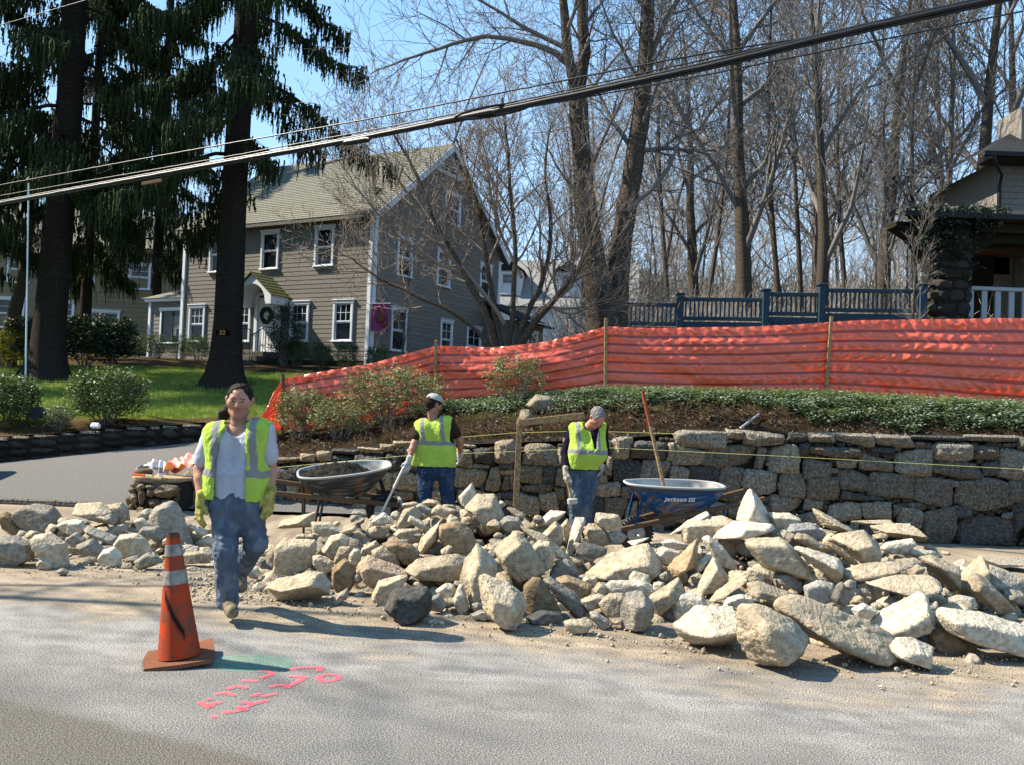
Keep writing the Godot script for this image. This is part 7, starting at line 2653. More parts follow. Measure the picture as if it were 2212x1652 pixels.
func make_people() -> void:
	# the man walking towards the road
	var d := 6.36
	var J := {
		"head": at(517, 866, d), "face": Vector3(0.17, -0.04, 1).normalized(), "fwd": Vector3(0.05, 0, 1).normalized(), "tip": Vector3(0.03, 0, 0),
		"shoulder": [at(459, 938, d), at(571, 931, d)], "elbow": [at(431, 1012, d + 0.03), at(584, 1008, d + 0.04)], "wrist": [at(433, 1083, d - 0.08), at(583, 1071, d - 0.03)],
		"hand": [Vector3(-0.05, -1, 0.1).normalized(), Vector3(-0.08, -1, 0.12).normalized()], "palm": [Vector3(0.6, 0, -0.8).normalized(), Vector3(-0.6, 0, -0.8).normalized()], "thumb": [Vector3(0.75, 0.05, 0.65).normalized(), Vector3(-0.75, 0.05, 0.65).normalized()], "curl": [0.42, 0.5],
		"hip": [at(487, 1098, d), at(536, 1097, d)], "knee": [at(487, 1190, d - 0.1), at(553, 1172, d + 0.03)], "ankle": [at(491, 1299, d - 0.02), at(519, 1228, d + 0.42)], "toe": [at(501, 1322, d - 0.2), at(521, 1268, d + 0.33)],
		"tail": [at(497, 878, d + 0.08), at(484, 893, d + 0.1), at(476, 911, d + 0.1)]}
	var m: Vector3 = (J.shoulder[0] + J.shoulder[1]) * 0.5
	person("man in an open lime vest, white T-shirt and torn jeans walking past the cone", J, {"skin": Color(0.37, 0.185, 0.125), "hair": Color(0.018, 0.012, 0.009), "beard": 0.22, "shirt": Color(0.62, 0.63, 0.7), "hem": at(500, 1076, d).y, "vest_hem": at(500, 1078, d).y, "band": at(560, 1021, d).y, "strap": 0.135,
		"jeans": Color(0.125, 0.16, 0.21), "fade": 0.4, "hem_jeans": 0.085, "glove": Color(0.5, 0.45, 0.12), "head_cell": 0.0042, "thick": 0.003, "line": 0.036,
		"open": [[m + Vector3(0.0, 0.05, 0.14), m + Vector3(-0.01, -0.2, 0.17), 0.09, 0.115], [m + Vector3(-0.01, -0.2, 0.17), m + Vector3(0.0, -0.62, 0.17), 0.115, 0.125]],
		"flare": [[at(478, 975, d), at(462, 1062, d - 0.04), 0.085, 0.075], [at(556, 1000, d), at(556, 1080, d), 0.08, 0.07]]})
	# the man in the cap, seen from behind
	d = 11.0
	J = {
		"head": at(936, 874, d - 0.02), "face": Vector3(0.8, -0.28, -0.55).normalized(), "fwd": Vector3(0.2, 0, -0.98).normalized(),
		"shoulder": [at(906, 921, d + 0.03), at(969, 913, d - 0.03)], "elbow": [at(894, 958, d - 0.1), at(994, 950, d + 0.05)], "wrist": [at(882, 997, d - 0.2), at(994, 982, d + 0.2)],
		"hand": [Vector3(-0.25, -0.95, 0.1).normalized(), Vector3(-0.1, -0.9, -0.4).normalized()], "palm": [Vector3(-0.2, 0.1, -0.97).normalized(), Vector3(-0.9, 0.2, -0.1).normalized()], "thumb": [Vector3(-0.95, 0.25, 0.1).normalized(), Vector3(0.1, 0.3, -0.9).normalized()], "curl": [0.9, 0.5],
		"hip": [at(920, 1022, d), at(963, 1018, d)], "knee": [at(917, 1085, d - 0.05), at(967, 1084, d)], "ankle": [at(914, 1146, d), at(969, 1148, d)], "toe": [at(912, 1155, d + 0.2), at(975, 1157, d + 0.2)]}
	m = (J.shoulder[0] + J.shoulder[1]) * 0.5
	person("man in pale cap and lime vest facing the wall, holding a steel pole", J, {"skin": Color(0.3, 0.15, 0.1), "hair": Color(0.02, 0.015, 0.012), "shirt": Color(0.045, 0.032, 0.025), "hem": at(930, 1000, d).y, "vest_hem": at(930, 1006, d).y, "band": at(935, 956, d).y, "strap": 0.125, "sleeve": 0.6,
		"jeans": Color(0.035, 0.062, 0.115), "fade": 0.12, "glove": Color(0.55, 0.54, 0.5), "head_cell": 0.009, "cap": Color(0.5, 0.49, 0.47), "belly": 0.03,
		"open": [[m + Vector3(0.04, 0.1, -0.2), m + Vector3(0.04, -0.2, -0.25), 0.05, 0.05]],
		"flare": [[at(910, 960, d), at(898, 1004, d), 0.1, 0.085], [at(962, 960, d), at(968, 1000, d), 0.1, 0.09]]})
	# the grey haired man with the hammer
	d = 10.95
	J = {
		"head": at(1290, 901, d - 0.17), "face": Vector3(0.28, -0.78, 0.6).normalized(), "fwd": Vector3(0.3, 0, 0.95).normalized(),
		"shoulder": [at(1239, 928, d), at(1300, 925, d - 0.02)], "elbow": [at(1222, 976, d + 0.04), at(1306, 972, d + 0.05)], "wrist": [at(1222, 1019, d - 0.1), at(1302, 998, d - 0.08)],
		"hand": [Vector3(0.05, -1, 0.15).normalized(), Vector3(0.0, -1, 0.25).normalized()], "palm": [Vector3(0.8, 0, -0.5).normalized(), Vector3(-0.8, 0, -0.5).normalized()], "thumb": [Vector3(0.45, 0.05, 0.85).normalized(), Vector3(-0.4, 0.05, 0.9).normalized()], "curl": [0.95, 0.6],
		"hip": [at(1247, 1022, d + 0.02), at(1279, 1021, d)], "knee": [at(1243, 1090, d - 0.08), at(1266, 1092, d - 0.02)], "ankle": [at(1247, 1150, d), at(1266, 1152, d + 0.05)], "toe": [at(1243, 1163, d - 0.18), at(1272, 1164, d - 0.14)]}
	m = (J.shoulder[0] + J.shoulder[1]) * 0.5
	person("grey haired man in lime vest and dark sweater looking down, hammer in hand", J, {"skin": Color(0.42, 0.2, 0.135), "hair": Color(0.16, 0.15, 0.145), "shirt": Color(0.022, 0.019, 0.035), "hem": at(1260, 1014, d).y, "vest_hem": at(1260, 1012, d).y, "band": at(1262, 974, d).y, "strap": 0.12, "sleeve": 1.5,
		"jeans": Color(0.09, 0.14, 0.2), "fade": 0.4, "glove": Color(0.5, 0.44, 0.36), "head_cell": 0.0085, "thick": 0.002, "belly": 0.05, "line": 0.04,
		"open": [[m + Vector3(0.06, 0.08, 0.12), m + Vector3(0.09, -0.22, 0.2), 0.075, 0.02]]})
	# hammer and pole, held but things of their own
	var g := at(1224, 1036, 10.83)
	var hm := thing("hammer", "stone mason's hammer with a pale wooden handle held by the grey haired man", "hammer", at(1237, 1083, 10.8))
	var b := mb()
	var hp := at(1237, 1082, 10.78)
	b.tube(PackedVector3Array([g + Vector3(-0.01, 0.04, 0), hp]), PackedFloat32Array([0.015, 0.017]), 8)
	put("handle", b, M.wood, hm)
	b = mb()
	b.box(Transform3D(Basis(Vector3.UP, 0.2) * Basis(Vector3.BACK, 0.14), hp), Vector3(0.125, 0.075, 0.06), 0.012)
	put("head", b, mat(lin(0.42, 0.39, 0.33), 0.8), hm)
	var pl := thing("steel_pole", "long steel hoe held by the man in the cap, reaching into the rubble", "tool", at(827, 1105, 10.75))
	b = mb()
	b.rod(at(822, 1112, 10.7), at(888, 975, 10.83), 0.016, 8)
	put("shaft", b, mat(lin(0.5, 0.46, 0.4), 0.5), pl)
	b = mb()
	b.box(Transform3D(Basis(), at(822, 1114, 10.68)), Vector3(0.16, 0.1, 0.02), 0.004)
	put("blade", b, M.steel, pl)

# ---------------------------------------------------------------- the heap of rubble
var stones_laid := []                                    # [x, depth, radius]
const SHEETS := {"A": 0.0, "B": 650.0, "C": 1250.0, "D": 1892.0}

func lay(sheet: String, spots: Array, tint: Color, label: String, o := {}) -> void:      # a stone measured by its outline on an enlargement
	var p := PackedVector2Array()
	var mid := Vector2()
	var low := -1e9
	for i in range(0, spots.size(), 2):
		var q := Vector2(SHEETS[sheet] + spots[i] / 3.004, 1150.0 + spots[i + 1] / 3.004) * 0.8534
		p.append(q)
		mid += q
		low = maxf(low, q.y)
	mid /= p.size()
	# where its middle meets the slope of the heap; a stone in front stands on the road
	var r := ray(mid.x, mid.y)
	var k := -r.y / -r.z
	var g := on_level(mid.x, low, 0.0)
	var d := -g.z
	var t := 5.0
	var least := 9.0
	var near := 8.0
	var hit := false
	while t < 11.2 and not hit:
		var q := eye + r * (t / -r.z)
		var gap := q.y - maxf(heap_height(q.x, t), 0.0)
		hit = gap < 0.0
		if gap < least and t < heap_foot(q.x) + 3.1:
			least = gap
			near = t
		t += 0.02
	d = minf(d, t if hit else near)
	d += o.get("back", 0.0)
	var pos := at(mid.x, mid.y, d)
	var flat := PackedVector2Array()
	var ext := Vector2()
	for q in p:
		var w := at(q.x, q.y, d) - pos
		flat.append(Vector2(w.x, w.y))
		ext = ext.max(Vector2(absf(w.x), absf(w.y)))
	var thick: float = o.get("thick", clampf(1.25 * sqrt(ext.x * ext.y), 0.09, 0.7))
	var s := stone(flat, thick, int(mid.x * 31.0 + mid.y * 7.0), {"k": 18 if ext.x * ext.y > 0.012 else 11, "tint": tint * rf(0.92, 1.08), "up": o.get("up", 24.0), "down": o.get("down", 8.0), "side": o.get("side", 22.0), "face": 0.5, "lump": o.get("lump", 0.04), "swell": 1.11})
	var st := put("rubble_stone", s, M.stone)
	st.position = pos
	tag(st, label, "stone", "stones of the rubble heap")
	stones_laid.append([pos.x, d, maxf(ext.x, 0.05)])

func make_rubble() -> void:
	var T := Color(0.5, 0.437, 0.348)
	var W := Color(0.61, 0.572, 0.5)
	var G := Color(0.33, 0.315, 0.29)
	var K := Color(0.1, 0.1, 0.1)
	var B := Color(0.37, 0.285, 0.195)
	# by the driveway
	lay("A", [100, 470, 165, 400, 260, 380, 390, 392, 450, 460, 470, 545, 380, 592, 250, 582, 150, 540], G * 0.85, "grey rounded boulder at the back of the heap below the driveway kerb")
	lay("A", [800, 390, 930, 365, 972, 420, 982, 525, 930, 570, 830, 500], T * 0.9, "upright tan block against the stone pillar", {"back": 0.15})
	lay("A", [565, 450, 590, 372, 760, 368, 868, 430, 822, 520, 760, 512, 610, 470], T, "flat tan slab resting on top of the stones by the pillar", {"thick": 0.4})
	lay("A", [440, 530, 510, 500, 600, 490, 640, 570, 560, 600, 480, 582], W * 0.9, "pale wedge under the flat tan slab")
	lay("A", [508, 600, 530, 508, 625, 500, 655, 565, 600, 605], W, "whitish stone with a bright top beside the dark gap under the slab")
	lay("A", [640, 572, 680, 545, 882, 622, 882, 682, 830, 682, 700, 622], G * 1.1, "long tilted slab leaning down below the flat tan slab", {"up": 40.0})
	lay("A", [268, 622, 400, 590, 492, 582, 505, 680, 592, 742, 590, 830, 540, 852, 420, 852, 330, 745], T * 1.05, "broad pale slab with a crack across its face, low in the heap near the driveway", {"up": 14.0, "side": 14.0})
	lay("A", [500, 642, 580, 590, 650, 642, 622, 682, 560, 702], G, "rough grey lump behind the cracked pale slab")
	lay("A", [585, 690, 700, 640, 782, 722, 750, 782, 640, 772, 598, 750], G * 0.95, "grey angular stone between cracked slab and white rounded stone")
	lay("A", [-60, 660, 20, 625, 130, 622, 232, 682, 242, 782, 130, 842, -40, 835], G * 0.9, "large grey boulder cut by the edge of the photo")
	lay("A", [738, 802, 790, 722, 870, 705, 922, 762, 912, 842, 800, 847], W * 1.05, "small white rounded stone at the very front near the cone")
	lay("A", [868, 690, 922, 612, 1040, 602, 1100, 642, 1150, 742, 1050, 792, 930, 782], T * 1.1, "pale tan block behind the tip of the cone")
	lay("A", [1022, 812, 1120, 745, 1180, 770, 1192, 832, 1060, 872, 1030, 842], G * 1.05, "layered grey stone on the sand just beside the cone")
	lay("A", [1055, 602, 1090, 550, 1200, 548, 1250, 612, 1220, 662, 1100, 632], G, "grey stone above the tip of the cone")
	lay("A", [1142, 482, 1180, 410, 1282, 368, 1352, 364, 1372, 422, 1482, 540, 1482, 702, 1400, 692, 1280, 622, 1168, 560], G * 1.1, "big upright grey slab between the pillar and the walking man", {"side": 30.0, "thick": 0.3})
	lay("A", [283, 822, 320, 782, 392, 822, 382, 872, 290, 862], T, "small tan stone in front of the cracked pale slab")
	lay("A", [1020, 502, 1080, 480, 1160, 542, 1092, 592, 1050, 572], W * 0.85, "pale broken stone at the foot of the pillar")
	lay("A", [1348, 782, 1430, 742, 1550, 730, 1602, 772, 1500, 822, 1370, 822], T * 0.85, "flat tan stone behind the walking man's knee")
	lay("A", [422, 882, 480, 860, 522, 892, 480, 917], G, "fist sized stone alone on the sand before the cracked slab")
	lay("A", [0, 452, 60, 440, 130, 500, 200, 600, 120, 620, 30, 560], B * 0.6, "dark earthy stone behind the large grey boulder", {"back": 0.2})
	# the middle of the heap
	lay("B", [135, 622, 200, 502, 420, 445, 560, 460, 582, 520, 430, 530, 420, 602, 200, 662], T * 0.95, "wide tan slab lying over the square block next to the walking man", {"thick": 0.5, "up": 14.0})
	lay("B", [150, 702, 210, 650, 430, 655, 442, 702, 402, 862, 192, 942, 135, 902], T * 1.08, "square pale tan block with a flat face, next to the walking man", {"up": 14.0, "side": 14.0})
	lay("B", [420, 512, 560, 520, 642, 572, 602, 627, 540, 642, 430, 585], T * 1.05, "pale flattish stone behind the square block")
	lay("B", [88, 1012, 150, 950, 390, 893, 482, 900, 542, 975, 532, 1062, 250, 1112, 170, 1082], T * 0.95, "low slab with grey edge lying on the sand before the square block", {"up": 16.0, "thick": 0.5, "down": 26.0})
	lay("B", [578, 1122, 630, 1050, 690, 1013, 692, 1082, 612, 1142], G * 1.2, "small pointed stone alone on the sand behind the low slab")
	lay("B", [578, 862, 670, 795, 742, 852, 747, 962, 692, 1042, 600, 1032, 573, 952], B * 0.8, "upright brown stone at the front of the middle heap")
	lay("B", [498, 722, 560, 620, 642, 600, 697, 642, 692, 702, 582, 802], T * 1.15, "bright leaning stone over the upright brown one")
	lay("B", [878, 732, 960, 690, 1062, 732, 1082, 852, 1000, 862, 888, 802], T * 0.8, "brown grey block in the middle of the heap's foot")
	lay("B", [786, 772, 800, 712, 900, 653, 922, 692, 862, 762], T, "thin leaning stone above the rounded pinkish boulder")
	lay("B", [778, 852, 850, 770, 940, 800, 1070, 852, 1162, 902, 1102, 992, 880, 1002, 800, 932], Color(0.42, 0.335, 0.27), "rounded pinkish boulder half buried at the foot of the heap")
	lay("B", [878, 1082, 930, 960, 1100, 920, 1142, 930, 1082, 1052, 980, 1132, 900, 1122], T * 1.1, "tan stone with a bright curved top behind the dark boulder")
	lay("B", [983, 1172, 1030, 1050, 1090, 1003, 1282, 1010, 1322, 1062, 1312, 1192, 1240, 1252, 1150, 1262, 1020, 1212], K, "dark grey boulder standing out at the front of the pale heap", {"up": 18.0, "thick": 0.34})
	lay("B", [1138, 882, 1230, 800, 1520, 755, 1582, 800, 1582, 932, 1500, 962, 1270, 947], T * 0.85, "long tan slab bridging a dark gap behind the dark grey boulder", {"thick": 0.35})
	lay("B", [1228, 712, 1260, 630, 1450, 450, 1522, 460, 1502, 520, 1382, 642, 1372, 702, 1270, 767], T * 0.9, "long slab leaning diagonally in the upper heap", {"thick": 0.22})
	lay("B", [1378, 602, 1390, 540, 1530, 508, 1622, 580, 1672, 682, 1612, 752, 1470, 742, 1402, 652], B * 1.05, "brown four sided block under the great tilted slab")
	lay("B", [1590, 402, 1682, 308, 1802, 308, 1872, 470, 1852, 562, 1732, 602, 1610, 442], T * 0.85, "great tilted slab at the top of the heap, pinkish and rough", {"thick": 0.4})
	lay("B", [1538, 322, 1636, 216, 1662, 290, 1672, 360, 1600, 402, 1560, 380], W * 1.05, "bright pointed stone crowning the heap in front of the man in the cap")
	lay("B", [1848, 502, 1910, 465, 1990, 480, 2022, 542, 1962, 592, 1870, 562], G, "grey rounded stone beside the great tilted slab")
	lay("B", [1838, 412, 1930, 400, 2022, 440, 2068, 522, 2062, 562, 1980, 482, 1850, 442], T * 0.7, "arched tan stone behind the grey rounded one", {"back": 0.25, "thick": 0.2})
	lay("B", [1562, 932, 1600, 800, 1740, 592, 1790, 578, 1842, 642, 1832, 762, 1902, 902, 2002, 1002, 1952, 1082, 1740, 1172, 1600, 1152, 1578, 1052], T, "tall triangular slab propped upright in the centre of the heap", {"side": 26.0, "thick": 0.4})
	lay("B", [1492, 1112, 1540, 990, 1572, 1000, 1612, 1162, 1582, 1202, 1530, 1202], W, "pale thin stone leaning on the foot of the tall triangular slab")
	lay("B", [1318, 1092, 1390, 1058, 1442, 1142, 1402, 1192, 1320, 1182], G, "small grey stone touching the dark boulder")
	lay("B", [1363, 1032, 1440, 978, 1500, 990, 1512, 1042, 1440, 1135, 1392, 1082], W * 0.95, "small bright stone above the one touching the dark boulder")
	lay("B", [1698, 942, 1740, 920, 1920, 985, 2012, 1062, 2042, 1152, 1992, 1272, 1930, 1312, 1830, 1272, 1740, 1172, 1708, 1052], T * 1.02, "large bulging boulder at the front centre of the heap", {"thick": 0.42})
	lay("B", [1628, 1212, 1700, 1180, 1790, 1188, 1812, 1232, 1740, 1257, 1650, 1242], W, "flat white chip on the sand by the bulging boulder")
	lay("B", [1058, 592, 1080, 568, 1200, 563, 1252, 612, 1242, 652, 1150, 672, 1062, 622], T * 0.9, "tan lump high in the middle of the heap")
	lay("B", [958, 682, 1060, 650, 1180, 690, 1232, 742, 1212, 802, 1120, 832, 1050, 770], B * 0.85, "brown wedge below the tan lump")
	lay("B", [1148, 512, 1170, 463, 1292, 525, 1282, 562, 1250, 564], T, "brick shaped stone under the small slabs near the top")
	lay("B", [1208, 392, 1250, 368, 1342, 422, 1332, 464, 1280, 452], G * 1.1, "grey flake near the top of the heap")
	lay("B", [1338, 412, 1380, 378, 1512, 422, 1430, 472, 1330, 444], T * 1.05, "thin slab near the top behind the grey flake")
	lay("B", [868, 512, 960, 438, 1032, 490, 1022, 522, 900, 532], W * 1.05, "bright triangular chip on the sloping shoulder of the heap")
	lay("B", [1068, 522, 1120, 418, 1200, 398, 1252, 452, 1200, 512, 1080, 572], T * 0.9, "steep tan stone on the shoulder under the man in the cap")
	lay("B", [628, 582, 740, 538, 762, 562, 680, 607], T, "narrow stone pointing up the slope behind the square block")
	lay("B", [428, 772, 480, 763, 572, 812, 572, 872, 500, 902, 430, 832], T * 0.95, "small block wedged between the square block and the leaning bright stone")
	lay("B", [590, 795, 630, 702, 712, 700, 717, 770, 602, 852], T * 0.75, "slim brown stone standing on edge behind the upright one")
	lay("B", [700, 770, 740, 715, 785, 730, 790, 800, 730, 860, 700, 830], W * 0.9, "small pale stone on edge beside the pinkish boulder")
	# around the blue wheelbarrow
	lay("C", [18, 732, 60, 670, 170, 600, 242, 650, 372, 832, 382, 892, 182, 967, 108, 902], T * 0.82, "heavy six sided block leaning on the tall triangular slab", {"thick": 0.4})
	lay("C", [165, 562, 230, 553, 400, 620, 560, 762, 622, 842, 582, 862, 450, 802, 330, 682, 190, 602], T * 0.85, "long rough slab sloping down behind the six sided block", {"thick": 0.3})
	lay("C", [298, 702, 350, 655, 430, 670, 462, 762, 442, 852, 380, 882, 330, 802], T * 1.1, "bright stone standing in front of the long rough slab")
	lay("C", [548, 762, 590, 580, 620, 483, 690, 488, 692, 562, 652, 642, 602, 792], W, "tall thin slab standing on end below the grey haired man", {"thick": 0.25})
	lay("C", [318, 542, 430, 428, 560, 438, 602, 472, 560, 502, 460, 522, 380, 592], W * 0.98, "pale stone with a sloping bright edge in front of the grey haired man")
	lay("C", [373, 602, 470, 508, 522, 562, 522, 652, 490, 682, 400, 622], T * 0.9, "tan pointed stone between the pale sloping one and the tall thin slab")
	lay("C", [508, 542, 560, 488, 592, 562, 540, 662, 518, 602], T * 1.1, "small bright stone at the side of the tall thin slab")
	lay("C", [688, 592, 720, 528, 800, 528, 862, 592, 892, 662, 800, 702, 700, 632], T * 0.95, "rounded tan stone under the cube shaped block")
	lay("C", [773, 512, 785, 443, 940, 458, 962, 502, 957, 572, 900, 582, 820, 552], T * 1.05, "cube shaped block at the nose of the blue wheelbarrow")
	lay("C", [858, 592, 950, 578, 1012, 622, 980, 662, 890, 662], G * 1.2, "whitish rough stone under the wheelbarrow's shaft end")
	lay("C", [678, 852, 710, 810, 880, 760, 950, 700, 1150, 678, 1202, 732, 1262, 832, 1242, 892, 1140, 962, 980, 977, 830, 952, 740, 912], T * 0.98, "large loaf shaped slab with a bright top in the centre of the heap", {"thick": 0.5, "up": 30.0})
	lay("C", [828, 712, 870, 680, 1130, 640, 1282, 608, 1272, 672, 1220, 742, 1160, 692, 950, 702, 850, 752], W, "long pale stone behind the loaf shaped slab")
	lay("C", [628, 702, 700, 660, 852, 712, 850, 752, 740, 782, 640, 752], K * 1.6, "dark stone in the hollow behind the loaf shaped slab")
	lay("C", [1278, 662, 1350, 638, 1472, 682, 1430, 722, 1300, 702], W * 1.05, "pale stone below the wheelbarrow's wheel")
	lay("C", [1218, 782, 1280, 700, 1422, 742, 1400, 802, 1340, 852, 1240, 812], W * 0.95, "rough white stone touching the loaf shaped slab's far end")
	lay("C", [1338, 852, 1400, 780, 1540, 655, 1642, 702, 1612, 802, 1545, 842, 1540, 1022, 1450, 982, 1368, 922], B * 1.15, "upright slab with a bright edge and brown shaded face", {"side": 40.0, "thick": 0.35})
	lay("C", [1518, 1052, 1580, 940, 1640, 768, 1682, 800, 1782, 932, 1722, 1022, 1600, 1062], T * 1.12, "pale wedge standing between the upright slab and the L-shaped boulder")
	lay("C", [1368, 1102, 1410, 1053, 1570, 1063, 1612, 1132, 1580, 1240, 1420, 1300, 1378, 1290], W * 0.95, "pale upper block behind the great front boulder", {"back": 0.15})
	lay("C", [1378, 1292, 1560, 1160, 1800, 1168, 1860, 1232, 1862, 1402, 1720, 1452, 1520, 1442, 1420, 1362], W * 0.95, "great pale front boulder with a broad flat top", {"thick": 0.6, "up": 16.0, "down": 24.0})
	lay("C", [648, 1112, 660, 1102, 800, 1058, 872, 1090, 800, 1162, 710, 1182], T, "layered tan slab in the low middle of the heap")
	lay("C", [848, 1002, 900, 960, 1140, 953, 1202, 1002, 1222, 1052, 1000, 1062, 870, 1062], W * 0.98, "layered white stone under the loaf shaped slab")
	lay("C", [798, 1132, 880, 1060, 990, 1060, 982, 1232, 880, 1242, 830, 1192], T * 0.95, "tan block next to the grey upright stone")
	lay("C", [973, 1152, 1010, 1060, 1130, 1043, 1212, 1142, 1212, 1222, 1160, 1312, 1070, 1327, 980, 1312], G * 0.95, "grey upright stone at the front between two pale boulders", {"thick": 0.36, "up": 18.0})
	lay("C", [1168, 1092, 1400, 938, 1432, 1032, 1402, 1102, 1240, 1242, 1210, 1152], T * 0.9, "leaning slab with a bright upper edge beside the grey upright stone")
	lay("C", [378, 962, 430, 930, 620, 1052, 702, 1172, 672, 1227, 560, 1172, 470, 1082], G * 0.7, "dark rough slab leaning with a pale patch at its foot", {"thick": 0.22})
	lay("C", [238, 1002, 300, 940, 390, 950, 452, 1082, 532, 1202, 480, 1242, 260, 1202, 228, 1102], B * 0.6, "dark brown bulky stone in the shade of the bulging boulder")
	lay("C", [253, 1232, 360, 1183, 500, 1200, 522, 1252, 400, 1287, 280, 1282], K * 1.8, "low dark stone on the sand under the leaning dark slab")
	lay("C", [478, 942, 560, 918, 740, 990, 732, 1052, 650, 1092, 510, 1002], B * 0.95, "brown stone under the six sided block")
	lay("C", [678, 952, 710, 918, 780, 930, 782, 1002, 720, 1012], T * 1.1, "small pale stone at the near end of the loaf shaped slab")
	lay("C", [753, 1032, 800, 968, 862, 1002, 852, 1062, 780, 1062], T, "small tan stone before the layered white one")
	lay("C", [528, 1247, 600, 1250, 720, 1218, 752, 1302, 700, 1347, 600, 1362, 550, 1312], T * 0.95, "squarish small stone alone at the front on the sand", {"down": 20.0})
	lay("C", [698, 1192, 780, 1198, 882, 1262, 852, 1322, 760, 1322, 740, 1242], G * 1.2, "pale grey stone behind the squarish small one")
	lay("C", [878, 1242, 980, 1238, 972, 1292, 900, 1292], T * 0.9, "thin stone at the foot of the grey upright stone")
	lay("C", [1528, 842, 1640, 738, 1662, 762, 1580, 872, 1540, 882], W, "small bright chip above the pale wedge")
	lay("C", [1588, 642, 1640, 618, 1740, 702, 1822, 802, 1852, 872, 1702, 832, 1648, 762], W, "bright slab on edge sloping under the white table rock")
	lay("C", [1838, 502, 1870, 420, 1890, 340, 1950, 263, 2012, 332, 2102, 480, 2082, 532, 1950, 512], W * 1.05, "tall fin shaped stone pointing up by the wheelbarrow's handles", {"side": 30.0, "thick": 0.3})
	lay("C", [1348, 602, 1480, 500, 1610, 433, 1642, 472, 1560, 512, 1420, 592], W, "narrow pale slab along the wheelbarrow's shaft")
	lay("C", [1438, 542, 1490, 498, 1730, 468, 1822, 512, 1702, 592, 1620, 642, 1448, 662], T * 1.12, "broad pale tan stone under the wheelbarrow's shaft", {"up": 20.0})
	lay("C", [1678, 642, 1720, 578, 1830, 508, 2100, 528, 2152, 600, 2100, 642, 1870, 642, 1730, 682], W * 1.08, "white table rock with a blinding flat top at the fin's foot", {"up": 14.0, "thick": 0.55})
	lay("C", [1698, 1032, 1760, 950, 1900, 888, 1912, 952, 1740, 1082, 1600, 1142, 1588, 1112], T * 0.9, "thin slab tilted over the great front boulder", {"thick": 0.2})
	lay("C", [1748, 1152, 1780, 1090, 1870, 1063, 1960, 1080, 1972, 1132, 1880, 1162], W * 1.05, "small gleaming stone over the corner of the great front boulder")
	lay("C", [1908, 962, 1940, 858, 2082, 880, 2102, 902, 2002, 962], T * 1.05, "tan stone tucked under the big tilted slab")
	# the end of the heap before the high wall
	lay("D", [0, 692, 20, 650, 250, 638, 330, 700, 500, 902, 512, 992, 430, 962, 200, 892, 150, 882], T * 1.02, "big tilted slab in front of the white table rock", {"thick": 0.3, "up": 20.0})
	lay("D", [168, 442, 320, 448, 402, 492, 310, 562, 240, 582, 200, 542], W, "bright stone behind the fin shaped stone", {"back": 0.2})
	lay("D", [400, 472, 460, 403, 550, 430, 802, 572, 682, 622, 600, 602, 560, 532], T * 0.98, "long block with a dark end lying against the wall", {"back": 0.2, "thick": 0.4})
	lay("D", [308, 582, 340, 530, 480, 518, 582, 592, 602, 642, 520, 642], Color(0.3, 0.31, 0.33), "blue grey stone behind the notched slab")
	lay("D", [363, 652, 390, 598, 460, 610, 642, 722, 622, 772, 560, 742], T * 0.7, "brown slab on edge above the notched slab")
	lay("D", [348, 722, 400, 693, 480, 720, 682, 772, 722, 862, 682, 977, 600, 932, 480, 822], W * 0.98, "notched pale slab with a bright top and dark end", {"thick": 0.4, "up": 16.0})
	lay("D", [3, 1052, 20, 980, 80, 960, 330, 1050, 392, 1082, 250, 1122, 20, 1072], T * 0.75, "flat bar of stone sticking out below the big tilted slab", {"thick": 0.3})
	lay("D", [658, 642, 700, 608, 880, 578, 952, 642, 1012, 742, 980, 782, 850, 822, 740, 742], T * 1.02, "pyramid shaped block with a bright top before the high wall", {"thick": 0.4})
	lay("D", [598, 682, 640, 668, 730, 720, 842, 822, 790, 832, 660, 742], B * 0.8, "thin brown slab leaning on the pyramid shaped block")
	lay("D", [798, 562, 1060, 528, 1240, 540, 1292, 582, 1312, 662, 1270, 692, 1020, 672, 990, 622, 900, 582], T * 0.95, "wide flat rock at the foot of the wall with thin slabs on it", {"thick": 0.6, "up": 12.0, "back": 0.2})
	lay("D", [798, 502, 1070, 493, 1110, 520, 1060, 532, 810, 522], T * 0.9, "thin plank like slab on the wide flat rock", {"back": 0.25, "thick": 0.15})
	lay("D", [1030, 560, 1060, 522, 1240, 523, 1200, 556, 1090, 562], W, "bright thin flake on the wide flat rock", {"back": 0.2, "thick": 0.15})
	lay("D", [1018, 712, 1060, 668, 1240, 638, 1277, 672, 1180, 742, 1080, 752], W * 1.02, "bright flattish stone in front of the wide flat rock", {"up": 18.0})
	lay("D", [718, 892, 760, 838, 900, 828, 1180, 748, 1242, 792, 1252, 872, 1000, 922, 820, 982, 760, 952], T, "long curved bar of stone across the end of the heap", {"thick": 0.28})
	lay("D", [1198, 742, 1250, 713, 1400, 730, 1482, 772, 1330, 792, 1240, 762], W, "flat pale stone by the bare dirt at the wall's foot")
	lay("D", [1298, 792, 1400, 768, 1602, 850, 1602, 962, 1530, 1042, 1430, 942, 1370, 862], T * 0.9, "block with bright top and brown side at the end of the heap", {"up": 12.0, "thick": 0.4})
	lay("D", [888, 1042, 930, 980, 1090, 930, 1350, 918, 1422, 952, 1542, 1082, 1500, 1162, 1400, 1132, 1150, 1112, 980, 1182, 930, 1112], T, "wide chunky block with brown broken front", {"thick": 0.5, "up": 18.0})
	lay("D", [930, 1282, 1050, 1180, 1290, 1058, 1352, 1082, 1412, 1282, 1330, 1342, 1200, 1392, 1100, 1422], W * 0.95, "big slanting pale slab leaning on the wide chunky block", {"up": 22.0, "thick": 0.4})
